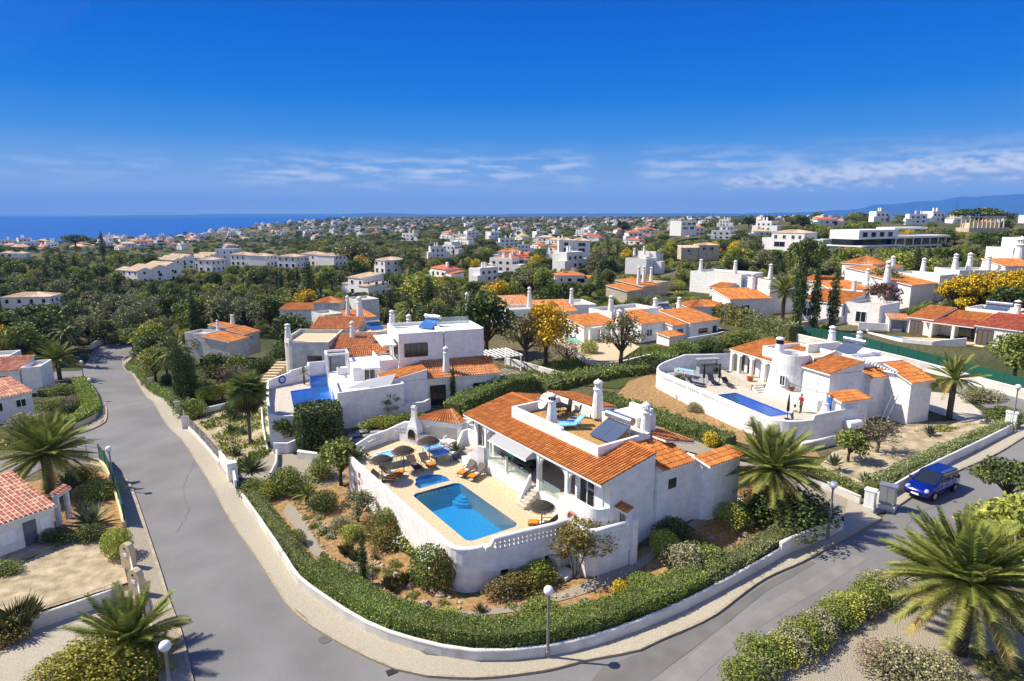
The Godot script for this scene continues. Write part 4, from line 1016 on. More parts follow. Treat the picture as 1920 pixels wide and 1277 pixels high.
func terrace2() -> void:
	var t := thing("pool_terrace", "grey paved terrace with deep blue pool behind the curved white wall on the right", "pool terrace", O2, Y2)
	var pool := round_rect(-.6, 7.0, -.35, 2.15, .1)
	var line := [V(10.45, 0, -4.4), V(10.3, 0, -.1), V(10.2, 0, 1.6)] + arc(8.1, 1.4, 2.1, 8, 84, 6) + [V(4, 0, 3.5), V(0, 0, 3.45), V(-5, 0, 3.4)] + arc(-8.9, 1.5, 1.9, 92, 178, 5) + [V(-10.7, 0, -1.0), V(-9.9, 0, -4.0), V(-9.4, 0, -6.4)]
	var poly := flat(line + [V(-6, 0, -6.4), V(-6, 0, -2.6), V(2, 0, -3.2), V(7, 0, -3.2), V(8.3, 0, -4.4)])
	var fl := MB.new()
	floor_with_holes(fl, poly, [flat(pool)], 3.0)
	part("deck", fl, M.pale_deck, t)
	var gd := MB.new()
	gd.prism(PackedVector2Array([Vector2(-9.3, -5.8), Vector2(-6.2, -5.9), Vector2(-6.2, -1.4), Vector2(-3.0, 1.6), Vector2(-8.4, 2.8), Vector2(-10.0, 1.3)]), 2.98, 3.006)
	part("grey_paving", gd, M.grey_deck, t)
	var wl := []; var foot := []
	for i in line.size():
		var p: Vector3 = line[i]
		var y := 3.5
		if i == 0: y = 4.15
		if i == 1: y = 3.95
		if p.x < -9.0: y = lerpf(3.6, 4.75, clampf((3.2 - p.z) / 4.0, 0, 1))
		wl.append(V(p.x, y, p.z))
		var g := w2(p.x, 0, p.z)
		foot.append(gh(g.x, g.z) - .4)
	wl.insert(2, V(10.28, 3.9, .2)); foot.insert(2, foot[1]); wl.insert(3, V(10.26, 3.5, .35)); foot.insert(3, foot[1])
	var mb := MB.new()
	mb.wall(wl, foot, .26)
	var ow := part("outer_wall", mb, M.white, t)
	var c := MB.new()
	coping(c, wl, .14)
	part("coping", c, M.white, ow, true)
	var lb := MB.new()
	for i in 7: lattice_blocks(lb, V(-8.3 + i * 2.4, 0, 3.5), V(-6.2 + i * 2.4, 0, 3.5), [3.2], V(0, 0, .12), .3)
	lattice_blocks(lb, V(10.2, 0, 1.4), V(10.3, 0, -3.6), [3.25], V(.13, 0, 0), .3)
	part("lattice_blocks", lb, M.white, ow, false, "stuff")
	for q in [[-.6, 2.15, .5, .3, 0], [.55, 1.55, .7, .75, 1], [1.75, 1.65, .7, .75, 1], [-3.0, 2.35, .5, .3, 0]]:
		win(ow, V(10.32, q[1], 1.9 - q[0] * 1.0 - 1.1), q[2], q[3], PI / 2, 0, M.panel_blue if q[4] else M.black)
	tag(basin(t, pool, 3.0, 1.5, M.pool_deep, 2.93), "deep blue rectangular pool")
	var rp := MB.new()
	rp.prism(rect(-6.0, -.6, -6.2, -2.7), 2.9, 3.55)
	rp.wall([V(-6.0, 3.95, -2.7), V(-4.5, 3.8, -2.65), V(-.8, 3.6, -2.5)], 2.9, .2)
	part("raised_patio", rp, M.pale_deck, t)
	for i in 3:
		var s := MB.new()
		s.box(V(-.42 + i * .3, 3.46 - i * .17 - .2, -3.0), V(.3, .4, 1.3))
		part("step", s, M.old_white, t)
	var dk := MB.new()
	dk.prism(PackedVector2Array([Vector2(1.4, -3.6), Vector2(2.2, -3.1), Vector2(7.2, -3.2), Vector2(7.7, -4.6), Vector2(1.4, -4.8)]), 2.8, 4.0)
	part("upper_deck", dk, M.white, t)
	var rl := MB.new()
	var pr := [V(1.3, 3.4, -2.7), V(1.9, 4.0, -3.0), V(2.6, 4.0, -3.15), V(7.1, 4.0, -3.28), V(7.55, 4.0, -4.5)]
	var up := []
	for p in pr: up.append(p + V(0, .85, 0))
	rl.tube(up, .025, .025, 4)
	for i in pr.size() - 1:
		var n := int(pr[i].distance_to(pr[i + 1]) / .16)
		for k in n:
			var p: Vector3 = pr[i].lerp(pr[i + 1], float(k) / n)
			rl.tube([p, p + V(.0, .45, .07), p + V(0, .85, 0)], .014, .014, 4, false)
	part("railing", rl, M.iron, t)
func house2() -> void:
	var t := thing("villa", "white villa with round tower and orange roofs above the deep blue pool on the right", "villa", O2, Y2)
	var wb := MB.new()
	wb.prism(rect(-7.0, -.6, -10.0, -5.6), 2.6, 6.0)
	roof_plane(t, V(-7.2, 6.0, -4.5), V(-.6, 6.0, -4.5), V(-7.2, 6.95, -9.8), V(-.6, 6.95, -9.8), TILE, .27, .5)
	roof_plane(t, V(-.6, 6.0, -14.0), V(-7.2, 6.0, -14.0), V(-.6, 6.95, -9.82), V(-7.2, 6.95, -9.82), TILE, .27, .7)
	for x in [-7.0, -.72]: wb.slab([V(x, 5.9, -4.8), V(x, 6.8, -9.8), V(x, 5.9, -9.8)], V(.12, 0, 0))
	for x in [-6.85, -5.6, -3.6, -1.6, -.4]: wb.box(V(x, 4.75, -4.72), V(.34, 2.5, .34))
	for q in [[-6.85, -5.6], [-5.6, -3.6], [-3.6, -1.6], [-1.6, -.4]]:
		var c: float = (q[0] + q[1]) / 2
		var r: float = (q[1] - q[0]) / 2 - .15
		for k in 8:
			var a := PI * k / 8; var b := PI * (k + 1) / 8
			wb.slab([V(c + cos(a) * r, 5.2 + sin(a) * minf(r, .6), -4.85), V(c + cos(b) * r, 5.2 + sin(b) * minf(r, .6), -4.85), V(c + cos(b) * (r + .16), 5.97, -4.85), V(c + cos(a) * (r + .16), 5.97, -4.85)], V(0, 0, .26))
	block(t, wb, -2.5, 3.8, -10.0, -5.0, 2.6, 6.75, "flat", 0, TILE, .3, .8, M.deck, .5)
	block(t, wb, -1.0, 4.1, -14.2, -9.9, 2.0, 6.7, "flat", 0, TILE, .3, .8, M.pale_deck, .55)
	wb.box(V(.1, 7.2, -10.6), V(.3, .95, 4.2))
	var tw := MB.new()
	tw.lathe([Vector2(1.36, 2.8), Vector2(1.3, 5.6), Vector2(1.42, 6.6), Vector2(1.42, 7.6), Vector2(1.24, 7.6), Vector2(1.24, 7.0), Vector2(.01, 7.0)], V(2.75, 0, -4.2), 28)
	part("round_tower", tw, M.white, t, false)
	var ch := MB.new()
	ch.lathe([Vector2(1.15, 2.9), Vector2(.72, 5.5), Vector2(.46, 7.6), Vector2(.38, 8.35), Vector2(.01, 8.35)], V(1.5, 0, -3.55), 18)
	var co := part("chimney", ch, M.white, t, false)
	var cb := MB.new()
	cb.lathe([Vector2(.37, 8.35), Vector2(.37, 8.75), Vector2(.01, 8.75)], V(1.5, 0, -3.55), 14)
	part("smoke_vent", cb, M.black, co)
	var cc := MB.new()
	cc.ball(V(1.5, 8.85, -3.55), V(.42, .2, .42), 12)
	part("cap", cc, M.white, co, true)
	win(t, V(3.05, 5.0, -2.82), .6, 1.0, .15, 1)
	wb.prism(rect(3.9, 7.45, -8.0, -4.15), 1.2, 6.6)
	roof_plane(t, V(3.7, 6.6, -3.9), V(7.65, 6.6, -3.9), V(3.7, 7.45, -8.0), V(7.65, 7.45, -8.0), TILE, .27, .5)
	for x in [3.9, 7.33]: wb.slab([V(x, 6.5, -4.2), V(x, 7.3, -8.0), V(x, 6.5, -8.0)], V(.12, 0, 0))
	wb.slab([V(3.9, 6.5, -7.98), V(7.45, 6.5, -7.98), V(7.45, 7.32, -7.98), V(3.9, 7.32, -7.98)], V(0, 0, -.12))
	var sh := MB.new()
	for x in [4.75, 5.65]:
		sh.box(V(x, 5.15, -4.12), V(.86, 1.7, .06))
		for i in 8: sh.box(V(x, 4.45 + i * .2, -4.085), V(.72, .03, .02))
	part("shutter", sh, M.paint, t)
	wb.wall([V(3.8, 7.2, -4.6), V(4.0, 7.35, -6.5), V(4.0, 7.85, -8.2), V(4.4, 7.6, -8.7), V(6.5, 7.3, -9.2)], 5.9, .2)
	block(t, wb, 5.9, 7.5, -11.8, -9.2, 1.0, 5.8, "+x", .75, TILE, .27, .5)
	wb.prism(rect(3.9, 7.0, -13.8, -8.0), 1.2, 6.1)
	block(t, wb, 8.4, 10.15, -13.8, -11.1, 1.0, 5.8, "+x", .7, TILE, .27, .5)
	wb.prism(rect(6.9, 8.4, -13.8, -11.1), 1.0, 6.2)
	roof_plane(t, V(8.42, 6.3, -11.9), V(8.42, 6.3, -14.6), V(6.4, 6.75, -11.9), V(6.4, 6.75, -14.6), TILE, .27, .6)
	wb.prism(rect(4.0, 6.3, -14.6, -9.3), 2, 6.9)
	var sr := MB.new()
	for i in 14: sr.box(V(5.2 + i * .27, 7.2 - i * .06, -9.95 - i * .08), V(.13, .2, .3))
	part("ridge_edge", sr, M.white, t, false, "stuff")
	win(t, V(6.4, 4.4, -9.185), .9, 1.1, 0, 3, null, M.iron)
	part("wall", wb, M.white, t)
	for q in [[-6.2, 0], [-4.6, 1], [-2.6, 0]]:
		win(t, V(q[0], 4.7, -5.585), 1.0 if q[1] else .7, 2.1, 0, 1, null, M.shutter, "sliding_door")
	chimney(t, V(-.7, 6.9, -12.6), 2.4, .5); chimney(t, V(1.0, 6.6, -14.6), 2.3, .42)
	var ob := thing("outbuilding", "small white store with orange roof and blue side on the right terrace", "outbuilding", O2, Y2)
	var ow := MB.new()
	block(ob, ow, 8.3, 10.0, -6.2, -3.0, 2.0, 4.75, "+x", .4, TILE, .27, .5)
	part("wall", ow, M.white, ob)
	var bd := MB.new()
	bd.box(V(8.75, 3.9, -2.94), V(.5, 1.8, .05))
	part("door", bd, M.door_blue, ob)
	var bq := thing("barbecue", "white cone shaped barbecue chimney beside the blue door on the right terrace", "barbecue", w2(8.9, 3.0, -2.4), Y2)
	var bk := MB.new()
	bk.lathe([Vector2(.55, 0), Vector2(.42, .7), Vector2(.22, 1.25), Vector2(.2, 1.3), Vector2(.3, 1.34), Vector2(.3, 1.4), Vector2(.17, 1.45), Vector2(.14, 2.4), Vector2(.22, 2.45), Vector2(.01, 2.6)], Vector3.ZERO, 14)
	part("flue", bk, M.white, bq, false)
	solar("solar_heater", "twin panel solar heater with black tank on the roof of the right villa", w2(2.6, 7.0, -11.6), Y2 + .1, 2.2, true, M.panel)
	dish("round grey satellite dish on the right villa beside its orange roof", w2(3.7, 5.9, -5.2), Y2 + .2, .62)
func house3() -> void:
	var t := thing("pool_terrace", "raised terrace with an L shaped cobalt pool behind plain white walls", "pool terrace", O3, Y3)
	var pool := [V(-9.85, 0, 3.0), V(-14.0, 0, 3.0), V(-14.15, 0, -3.8), V(-12.0, 0, -4.3), V(-12.0, 0, -9.6), V(-9.85, 0, -9.6)]
	var fl := MB.new()
	floor_with_holes(fl, PackedVector2Array([Vector2(-9.7, 6.6), Vector2(-15.6, 6.3), Vector2(-16.3, 5), Vector2(-16.3, -5.8), Vector2(-14.1, -7.1), Vector2(-12, -10), Vector2(-9.7, -10)]), [flat(pool)], 2.3)
	part("deck", fl, M.pale_deck, t)
	tag(basin(t, pool, 2.3, 1.3, M.pool_mid, 2.22), "cobalt blue L shaped pool")
	var mb := MB.new()
	var g := func(x: float, z: float) -> float:
		var q := w3(x, 0, z)
		return gh(q.x, q.z) - .4
	var l1 := [V(-9.9, 2.75, 6.7), V(-13.5, 2.75, 6.7), V(-15.4, 2.75, 6.4), V(-16.2, 2.8, 5.4), V(-16.4, 3.0, 0), V(-16.4, 3.2, -5.8), V(-14.1, 3.6, -7.2), V(-14.0, 3.75, -7.3), V(-12.0, 3.85, -8.6), V(-11.9, 3.9, -10.2), V(-9.6, 3.9, -10.3)]
	var f1 := []
	for p in l1: f1.append(g.call(p.x, p.z))
	mb.wall(l1, f1, .22)
	mb.wall([V(-9.7, 3.7, -2.5), V(-9.75, 3.75, 3.9), V(-6.3, 3.95, 4.0), V(-3.4, 4.1, 3.9), V(-3.3, 4.1, 3.2)], -.6, .26)
	mb.wall([V(-3.3, 1.7, 3.3), V(-.9, 1.5, 2.4), V(-.1, 1.6, 1.8)], -.4, .22)
	mb.prism(rect(-9.6, -3.4, -2.0, 3.8), -.5, 3.2)
	mb.wall([V(-16.0, .75, 7.9), V(-14.8, .75, 8.4), V(-13.5, .9, 7.6), V(-13.4, 1.3, 6.9)], -.8, .2)
	part("outer_wall", mb, M.white, t)
	var ls := MB.new()
	ls.tube(arc(-8.55, 0, .26, 0, 350, 14).map(func(p: Vector3) -> Vector3: return V(p.x, 2.45 + p.z, 4.16)), .035, .035, 4)
	ls.box(V(-7.55, 2.55, 4.15), V(1.25, .2, .03)); ls.box(V(-7.25, 2.28, 4.15), V(.7, .07, .03))
	part("wall_emblem", ls, M.paint, t)
	var rs := MB.new()
	for y in [1.05, 1.3, 1.5]: rs.tube([V(-3.1, y, 3.2), V(-.8, y, 2.6)], .03, .03, 4)
	part("handrail", rs, M.paint, t)
	var h := thing("villa", "modern white villa with tall upper box and low orange roofs behind the block bush", "villa", O3, Y3)
	var wb := MB.new()
	for q in [[-9.9, -7.9], [-7.5, -7.9], [-9.9, -10.1], [-7.5, -10.1]]: wb.box(V(q[0], 3.7, q[1]), V(.22, 3.0, .22))
	wb.box(V(-8.7, 5.1, -7.9), V(2.18, .22, .2)); wb.box(V(-8.7, 5.1, -10.1), V(2.18, .22, .2)); wb.box(V(-9.9, 5.1, -9.0), V(.2, .22, 1.98)); wb.box(V(-7.5, 5.1, -9.0), V(.2, .22, 1.98))
	wb.box(V(-8.2, 2.9, -8.6), V(1.2, .9, .7)); wb.prism(rect(-9.9, -4.5, -10.3, -2.2), 1.0, 2.5)
	wb.prism(rect(-7.4, -2.5, -11.5, -4.2), 0, 4.2)
	wb.prism(rect(-2.4, 2.75, -10.5, -3.0), 0, 7.55); wb.prism(PackedVector2Array([Vector2(2.85, -2.9), Vector2(7.1, -2.9), Vector2(7.55, -3.1), Vector2(7.75, -3.5), Vector2(7.75, -9.0), Vector2(2.85, -9.0)]), 0, 7.75)
	wb.wall([V(-2.31, 7.95, -3.1), V(2.66, 7.95, -3.1), V(2.66, 7.95, -10.4), V(-2.31, 7.95, -10.4)], 7.5, .18, true)
	wb.wall([V(2.94, 7.98, -3.0), V(7.1, 7.98, -3.0), V(7.5, 7.98, -3.2), V(7.65, 7.98, -3.6), V(7.65, 7.98, -8.9), V(2.94, 7.98, -8.9)], 7.7, .18, true)
	for q in [[-3.9, -2.45, -11.0, -4.0, 6.35], [-6.3, -4.4, -9.5, -3.2, 4.05]]:
		var n := 9
		for i in n:
			var z0: float = lerpf(q[2], q[3], float(i) / n)
			wb.span(V(q[0], q[4], z0), V(q[1], q[4] + .16, z0 + (q[3] - q[2]) / n * (.55 if i % 3 else .98)))
		wb.span(V(q[0] - .16, q[4], q[2]), V(q[0] - .002, q[4] + .18, q[3])); wb.span(V(q[1] - .3, q[4] + .003, q[2]), V(q[1] - .002, q[4] + .175, q[3]))
	wb.wall([V(-4.4, 5.0, -3.4), V(-2.5, 5.0, -3.4)], 3.5, .15)
	wb.wall([V(-4.5, 5.0, -8.8), V(-4.5, 5.0, -3.4)], 3.5, .15)
	wb.prism(rect(-4.5, -.05, -3.0, .75), -.3, 3.45)
	wb.slab([V(-4.6, 3.5, .76), V(-.1, 3.5, .76), V(-.1, 4.55, .76), V(-4.6, 3.62, .76)], V(0, 0, -.18))
	roof_plane(h, V(-4.9, 3.55, -2.9), V(-4.9, 3.55, .7), V(-.05, 4.5, -2.9), V(-.05, 4.5, .7), TILE, .27, .5)
	wb.prism(rect(0, 8.4, -3.0, .35), -.3, 3.3)
	roof_plane(h, V(-.15, 3.4, .65), V(8.6, 3.4, .65), V(-.15, 4.7, -2.9), V(8.0, 4.7, -2.9), TILE, .27, .5)
	roof_plane(h, V(-7.4, 4.25, -9.6), V(-2.4, 4.45, -9.6), V(-6.4, 5.1, -12.4), V(-2.4, 5.1, -12.4), TILE, .27, .6)
	part("wall", wb, M.white, h)
	var rw := MB.new()
	rw.box(V(8.2, 3.3, -3.7), V(1.2, 2.2, .3))
	part("red_wall", rw, M.red_paint, h)
	win(h, V(-.45, 6.0, -2.985), 2.6, 1.5, 0, 3, null, M.iron)
	win(h, V(-2.41, 5.9, -4.6), 2.6, 2.0, -PI / 2, 2, null, M.iron)
	win(h, V(1.15, 1.3, .365), 1.7, 2.5, 0, 1, null, M.iron, "sliding_door")
	win(h, V(6.0, 1.95, .365), 1.5, .85, 0, 1, null, M.iron)
	win(h, V(-5.6, 3.2, -4.19), 1.2, 1.4, 0, 1)
	chimney(h, V(2.4, 3.7, -.6), 3.0, .45); chimney(h, V(-1.9, 7.5, -9.8), 2.2, .45)
	var gl := MB.new()
	gl.box(V(-2.2, 8.3, -6.5), V(.02, .7, 6.5)); gl.box(V(5.0, 8.3, -8.9), V(5.0, .6, .02))
	part("glass_panel", gl, M.clear_glass, h)
	var sc := MB.new()
	sc.slab([V(-8.9, 3.95, 3.2), V(-4.6, 3.9, 3.7), V(-3.4, 4.3, .4), V(-6.5, 3.9, .3)], V(0, -.03, 0))
	solo("shade_sail", sc, M.awning, "pale grey shade sail stretched behind the wall with the emblem", "shade sail").transform = h.transform
	solar("solar_heater", "steep blue solar panel with round steel tank on top of the modern villa", w3(2.2, 7.6, -7.6), Y3 - .9, 2.0, true, M.panel_blue)
	var pg := thing("pergola", "white slatted carport pergola on thin posts beside the modern villa's forecourt", "pergola", w3(11.6, 0, -9.7), Y3 + .12)
	var y0 := gh(pg.position.x, pg.position.z)
	for q in [[-2.3, -2.2], [2.3, -2.2], [-2.3, 2.2], [2.3, 2.2]]:
		var ps := MB.new()
		ps.box(V(q[0], (y0 + 3.2) / 2, q[1]), V(.14, 3.4 - y0, .14))
		part("post", ps, M.paint, pg)
	for i in 9:
		var b := MB.new()
		b.box(V(-2.4 + i * .6, 3.32, 0), V(.09, .14, 4.9))
		part("slat", b, M.paint, pg)
	var bb := MB.new()
	for z in [-2.2, 0.0, 2.2]: bb.box(V(0, 3.2, z), V(5.2, .12, .1))
	part("beam", bb, M.paint, pg)
func front(n: String, label: String, a: Vector3, b: Vector3, group := "", cat := "house") -> Node3D:
	var d := b - a
	return thing(n, label, cat, V(a.x, (a.y + b.y) * .5, a.z), -atan2(d.z, d.x), group)
func wid(a: Vector3, b: Vector3) -> float: return Vector2(b.x - a.x, b.z - a.z).length()
func house4() -> void:
	var A := V(28.7, 1.2, -99.9); var B := V(34.5, 1.2, -103.5)
	var h := front("villa", "white villa with three orange roofs and teal pool behind the grassy plot in the middle", A, B, "", "villa")
	var wb := MB.new()
	var w := wid(A, B)
	block(h, wb, 0, w, -7, 0, -1, 2.7, "+z", 1.2, TILE, .3, .7)
	block(h, wb, -3.3, -.1, -6.2, -.6, -1, 2.5, "+z", 1.0, TILE, .3, .7)
	block(h, wb, -8.2, -3.4, -8, -2.5, -1, 2.9, "+z", 1.3, TILE, .3, .7)
	block(h, wb, -9.6, 1.0, -14, -8.1, -1, 3.6, "flat", 0, TILE, .3, .8, M.pale_deck, .6)
	block(h, wb, 1.2, 6.5, -13, -7.2, -1, 3.0, "flat", 0, TILE, .3, .8, M.pale_deck, .4)
	block(h, wb, -16.5, -9.7, -12, -6.5, -1, 2.7, "+z", .9, TILE, .3, .7)
	for x in [-16.3, -14.0, -11.8]: wb.box(V(x, .9, -5.2), V(.4, 3.6, .4))
	wb.box(V(-14.0, 2.5, -5.2), V(5.0, .4, .42))
	wb.wall([V(-3.5, 1.0, 2.4), V(4, 1.0, 2.0), V(8.5, .9, .8), V(9.0, .9, -4)], -1.5, .2)
	block(h, wb, -6.8, -3.6, -.5, 2.2, -1.5, 1.5, "+z", .3, TILE, .3, .6)
	part("wall", wb, M.white, h)
	win(h, V(w * .45, 1.2, .02), 2.0, .7, 0, 1, null, M.shutter); win(h, V(-1.6, 1.2, -.58), 1.1, 1.2, 0, 1, null, M.shutter); win(h, V(-6.5, 1.4, -2.48), 1.2, 1.1, 0, 1); win(h, V(-13, 1.0, -6.48), 1.0, 2.1, 0, 1, null, M.shutter, "sliding_door"); win(h, V(w * .85, 1.2, .02), .8, 1.1, 0, 0, null, M.shutter)
	chimney(h, V(-9.0, 3.6, -9.0), 3.3, .6); chimney(h, V(1.5, 3.1, -9.5), 2.6, .55); chimney(h, V(5.8, 3.1, -8), 2.6, .55)
	var tc := MB.new()
	tc.lathe([Vector2(1.05, -1), Vector2(.6, 3.6), Vector2(.42, 5.0), Vector2(.5, 5.05), Vector2(.01, 5.4)], V(-11.2, 0, -4.4), 16)
	part("chimney", tc, M.white, h, false)
	dish("large round dish above the teal pool of the middle villa", h.to_global(V(-9.6, 3.3, -6.2)), h.rotation.y - .3, .95)
	solar("solar_heater", "small solar heater on the flat roof of the middle villa", h.to_global(V(3.6, 3.4, -9)), h.rotation.y, 2.0)
	var t := thing("pool_terrace", "round walled pool court with teal water below the middle villa", "pool terrace", V(11.3, 1.2, -85), 0)
	var o := t.position
	var pts := [V(6.7, 1.9, -97.6), V(8.1, 1.9, -91.8), V(9.2, 1.9, -86), V(10, 1.9, -82), V(11.6, 1.9, -80.8), V(14.2, 1.9, -81.4), V(19.3, 1.9, -86)]
	var wl := []; var foot := []
	for p in pts:
		wl.append(p - o); foot.append(-1.0)
	var mb := MB.new()
	mb.wall(wl, foot, .3)
	part("outer_wall", mb, M.old_white, t)
	var dk := MB.new()
	var dp := [V(5.9, 1.6, -97.4), V(9.4, 1.6, -88), V(10.9, 1.6, -83.3), V(14.5, 1.6, -83.3), V(19.2, 1.6, -92.5), V(16.3, 1.6, -104.8), V(9, 1.6, -104.8)]
	var q := []
	for p in dp: q.append(p - o)
	dk.slab(q, V(0, -.2, 0))
	part("deck", dk, M.deck, t)
	var pw := MB.new(); var pp := []
	for p in [V(7.9, 1.63, -99.9), V(9.5, 1.63, -95.6), V(10.9, 1.63, -95.2), V(10.4, 1.63, -100.8)]: pp.append(p - o)
	pw.slab(pp, V(0, -.02, 0))
	part("pool", pw, M.pool_teal, t)
func house5() -> void:
	var A := V(60.2, 5.9, -94.5); var B := V(67.2, 5.9, -84)
	A.y = 3.2; B.y = 3.2
	var h := front("villa", "white villa with wide orange and red roofs and sandy pool terrace at the right edge", A, B, "", "villa")
	var w := wid(A, B)
	var wb := MB.new()
	block(h, wb, 0, w * .26, -7.5, -.4, -2.5, 2.6, "+z", 1.2, TILE, .3, .7)
	block(h, wb, w * .26 + .05, w * .7, -7.5, -3.2, -2.5, 2.6, "+z", .9, TILE, .3, .7)
	roof_plane(h, V(w * .17, 2.3, .35), V(w * .7, 2.3, .35), V(w * .2, 2.75, -3.0), V(w * .7, 2.75, -3.0), TILE_RED, .3, .6)
	block(h, wb, w * .71, w * 1.3, -8, -.1, -2.5, 2.6, "+z", 1.2, TILE_RED, .3, .7)
	block(h, wb, w * .36, w * .88, -13.5, -7.6, -2.5, 3.2, "flat", 0, TILE, .3, .8, M.pale_deck, .8)
	block(h, wb, w * .9, w * 1.5, -14, -8.2, -2.5, 4.0, "+z", .7, TILE_RED, .3, .7)
	for x in [w * .27, w * .5]: wb.box(V(x, 1.0, .15), V(.36, 2.6, .36))
	wb.wall([V(-4.5, .25, 2.6), V(-3.4, .25, 4.6), V(w * .2, .3, 6.4), V(w * .46, .35, 5.2), V(w * .52, .6, 4.4), V(w * .7, 1.0, 2.2)], -3.0, .25)
	part("wall", wb, M.white, h)
	var dk := MB.new()
	dk.slab([V(-4.5, -.02, 2.4), V(-3.4, -.02, 4.5), V(w * .2, -.02, 6.3), V(w * .48, -.02, 5.0), V(w * .72, -.02, 1.0), V(w * .72, -.02, -3.3), V(-1.0, -.02, -3.3)], V(0, -.5, 0))
	part("terrace", dk, M.deck, h)
	var pl := MB.new()
	pl.slab([V(-2.0, 0, 4.2), V(w * .2, 0, 5.6), V(w * .28, 0, 4.5), V(-1.2, 0, 3.0)], V(0, -.02, 0))
	part("pool", pl, M.pool_mid, h)
	var rp := MB.new()
	rp.slab([V(w * .74, .0, .6), V(w * .84, .0, .6), V(w * .62, -2.6, 7.0), V(w * .52, -2.6, 7.0)], V(0, -.3, 0))
	part("ramp", rp, M.deck, h)
	win(h, V(w * .09, 1.1, -.38), 1.7, 2.1, 0, 2, M.shutter, M.shutter, "shutter_door"); win(h, V(w * .56, 1.1, -3.18), 2.6, 2.1, 0, 2, null, M.shutter, "sliding_door"); win(h, V(w * .80, 1.1, -.08), 1.9, 2.1, 0, 2, M.shutter, M.shutter, "shutter_door"); win(h, V(w * 1.1, 3.4, -8.18), 1.0, .5, 0, 0)
	chimney(h, V(w * .86, 3.2, -8), 2.6, .6, true); chimney(h, V(w * 1.0, 4.5, -12), 1.8, .6); chimney(h, V(w * 1.12, 4.5, -12), 1.4, .4)
	var sd := front("outbuilding", "small open white shelter with orange roof left of the sandy terrace", V(56.8, 3.2, -96.2), V(59.5, 3.2, -95.3), "", "outbuilding")
	var sw := MB.new()
	sw.box(V(1.6, .8, -1.2), V(.25, 2.6, 2.4)); sw.box(V(4.0, .8, -1.2), V(.25, 2.6, 2.4)); sw.box(V(2.8, .8, -2.3), V(2.2, 2.6, .2)); sw.box(V(-.6, .5, -.6), V(4, 1.5, .25)); sw.box(V(2.7, .1, -.6), V(1.4, .8, .5))
	part("wall", sw, M.white, sd)
	roof_plane(sd, V(1.3, 2.15, .3), V(4.3, 2.15, .3), V(1.3, 2.6, -2.5), V(4.3, 2.6, -2.5), TILE, .3, .6)
	var bd := MB.new(); bd.box(V(4.8, .9, -.2), V(1.1, 2.0, .1))
	part("door", bd, M.door_blue, sd)
	solar("solar_heater", "flat grey solar panels on the roof of the villa at the right edge", h.to_global(V(w * .6, 3.4, -10.5)), h.rotation.y, 3.0)
func house6() -> void:
	var A := V(-32.8, -0.5, -90.9); var B := V(-26.5, -0.5, -95.3)
	A = V(-31.7, 0, -85); B = V(-27, 0, -85)
	var h := front("villa", "old white villa with rounded corner, slim chimneys and yellow steps left of the modern villa", A, B, "", "villa")
	var wb := MB.new()
	wb.prism(flat(arc(1.6, -1.8, 1.8, 100, 180, 5) + [V(-.2, 0, -8), V(6.4, 0, -8), V(6.4, 0, 0)]), -2, 3.6)
	wb.wall([V(1.0, 4.2, -.15), V(.2, 4.2, -1), V(-.1, 4.2, -8), V(6.3, 4.2, -8), V(6.3, 3.8, -.1), V(1.0, 3.8, -.15)], 3.5, .2)
	block(h, wb, 1.5, 8.5, -13, -8.1, -2, 4.2, "+z", 1.1, TILE, .3, .7)
	block(h, wb, 6.5, 12.0, -6, -.3, -2, 2.8, "+z", 1.1, TILE, .3, .6)
	block(h, wb, 8.6, 15, -12, -6.1, -2, 3.6, "flat", 0, TILE, .3, .8, M.deck, .5)
	block(h, wb, 15.1, 20, -11, -5, -2, 3.0, "+z", 1.0, TILE, .3, .7)
	part("wall", wb, M.old_white, h)
	win(h, V(4.4, 1.2, .02), 1.9, 1.3, 0, 1, null, M.shutter)
	var d := MB.new()
	d.prism(rect(.2, 6.2, -7.8, -.3), 3.605, 3.64)
	part("roof_terrace", d, M.deck, h)
	chimney(h, V(.4, 3.6, -1.4), 2.6, .55); chimney(h, V(8.6, 2.8, -4.6), 3.2, .5); chimney(h, V(16.4, 3.4, -7.2), 3.2, .55); chimney(h, V(7.5, 4.6, -14), 3.8, .6)
	for i in 9:
		var s := MB.new()
		s.box(V(-2.6 + i * .1, -2.6 + i * .22, 1.5 - i * .75), V(1.8, 1.6, .75))
		part("step", s, M.deck, h)
	for i in 6:
		var s := MB.new()
		s.box(V(12.6 + i * .12, 2.2 + i * .22, -3.6 - i * .5), V(1.0, .9, .5))
		part("step", s, M.deck, h)
	solar("solar_heater", "solar heater with white tank on the old villa's flat roof", h.to_global(V(11, 4.0, -8.5)), h.rotation.y + .7, 2.0, true, M.panel_blue)
func simple(label: String, A: Vector3, B: Vector3, blocks: Array, wins: Array, chims: Array, cols: Array = TILE, wall: Material = null, group := "", pitch := .36, base := -2.5) -> Node3D:
	var h := front("house", label, A, B, group)
	var wb := MB.new()
	for b in blocks: block(h, wb, b[0], b[1], b[2], b[3], base, b[4], b[5], b[6], cols, pitch, 1.0, M.pale_deck, .5)
	part("wall", wb, wall if wall else M.white, h)
	for q in wins: win(h, V(q[0], q[1], q[2] + .015), q[3], q[4], q[5] if q.size() > 5 else 0.0, 1, null, M.paint)
	for c in chims: chimney(h, V(c[0], c[1], c[2]), c[3], c[4])
	return h
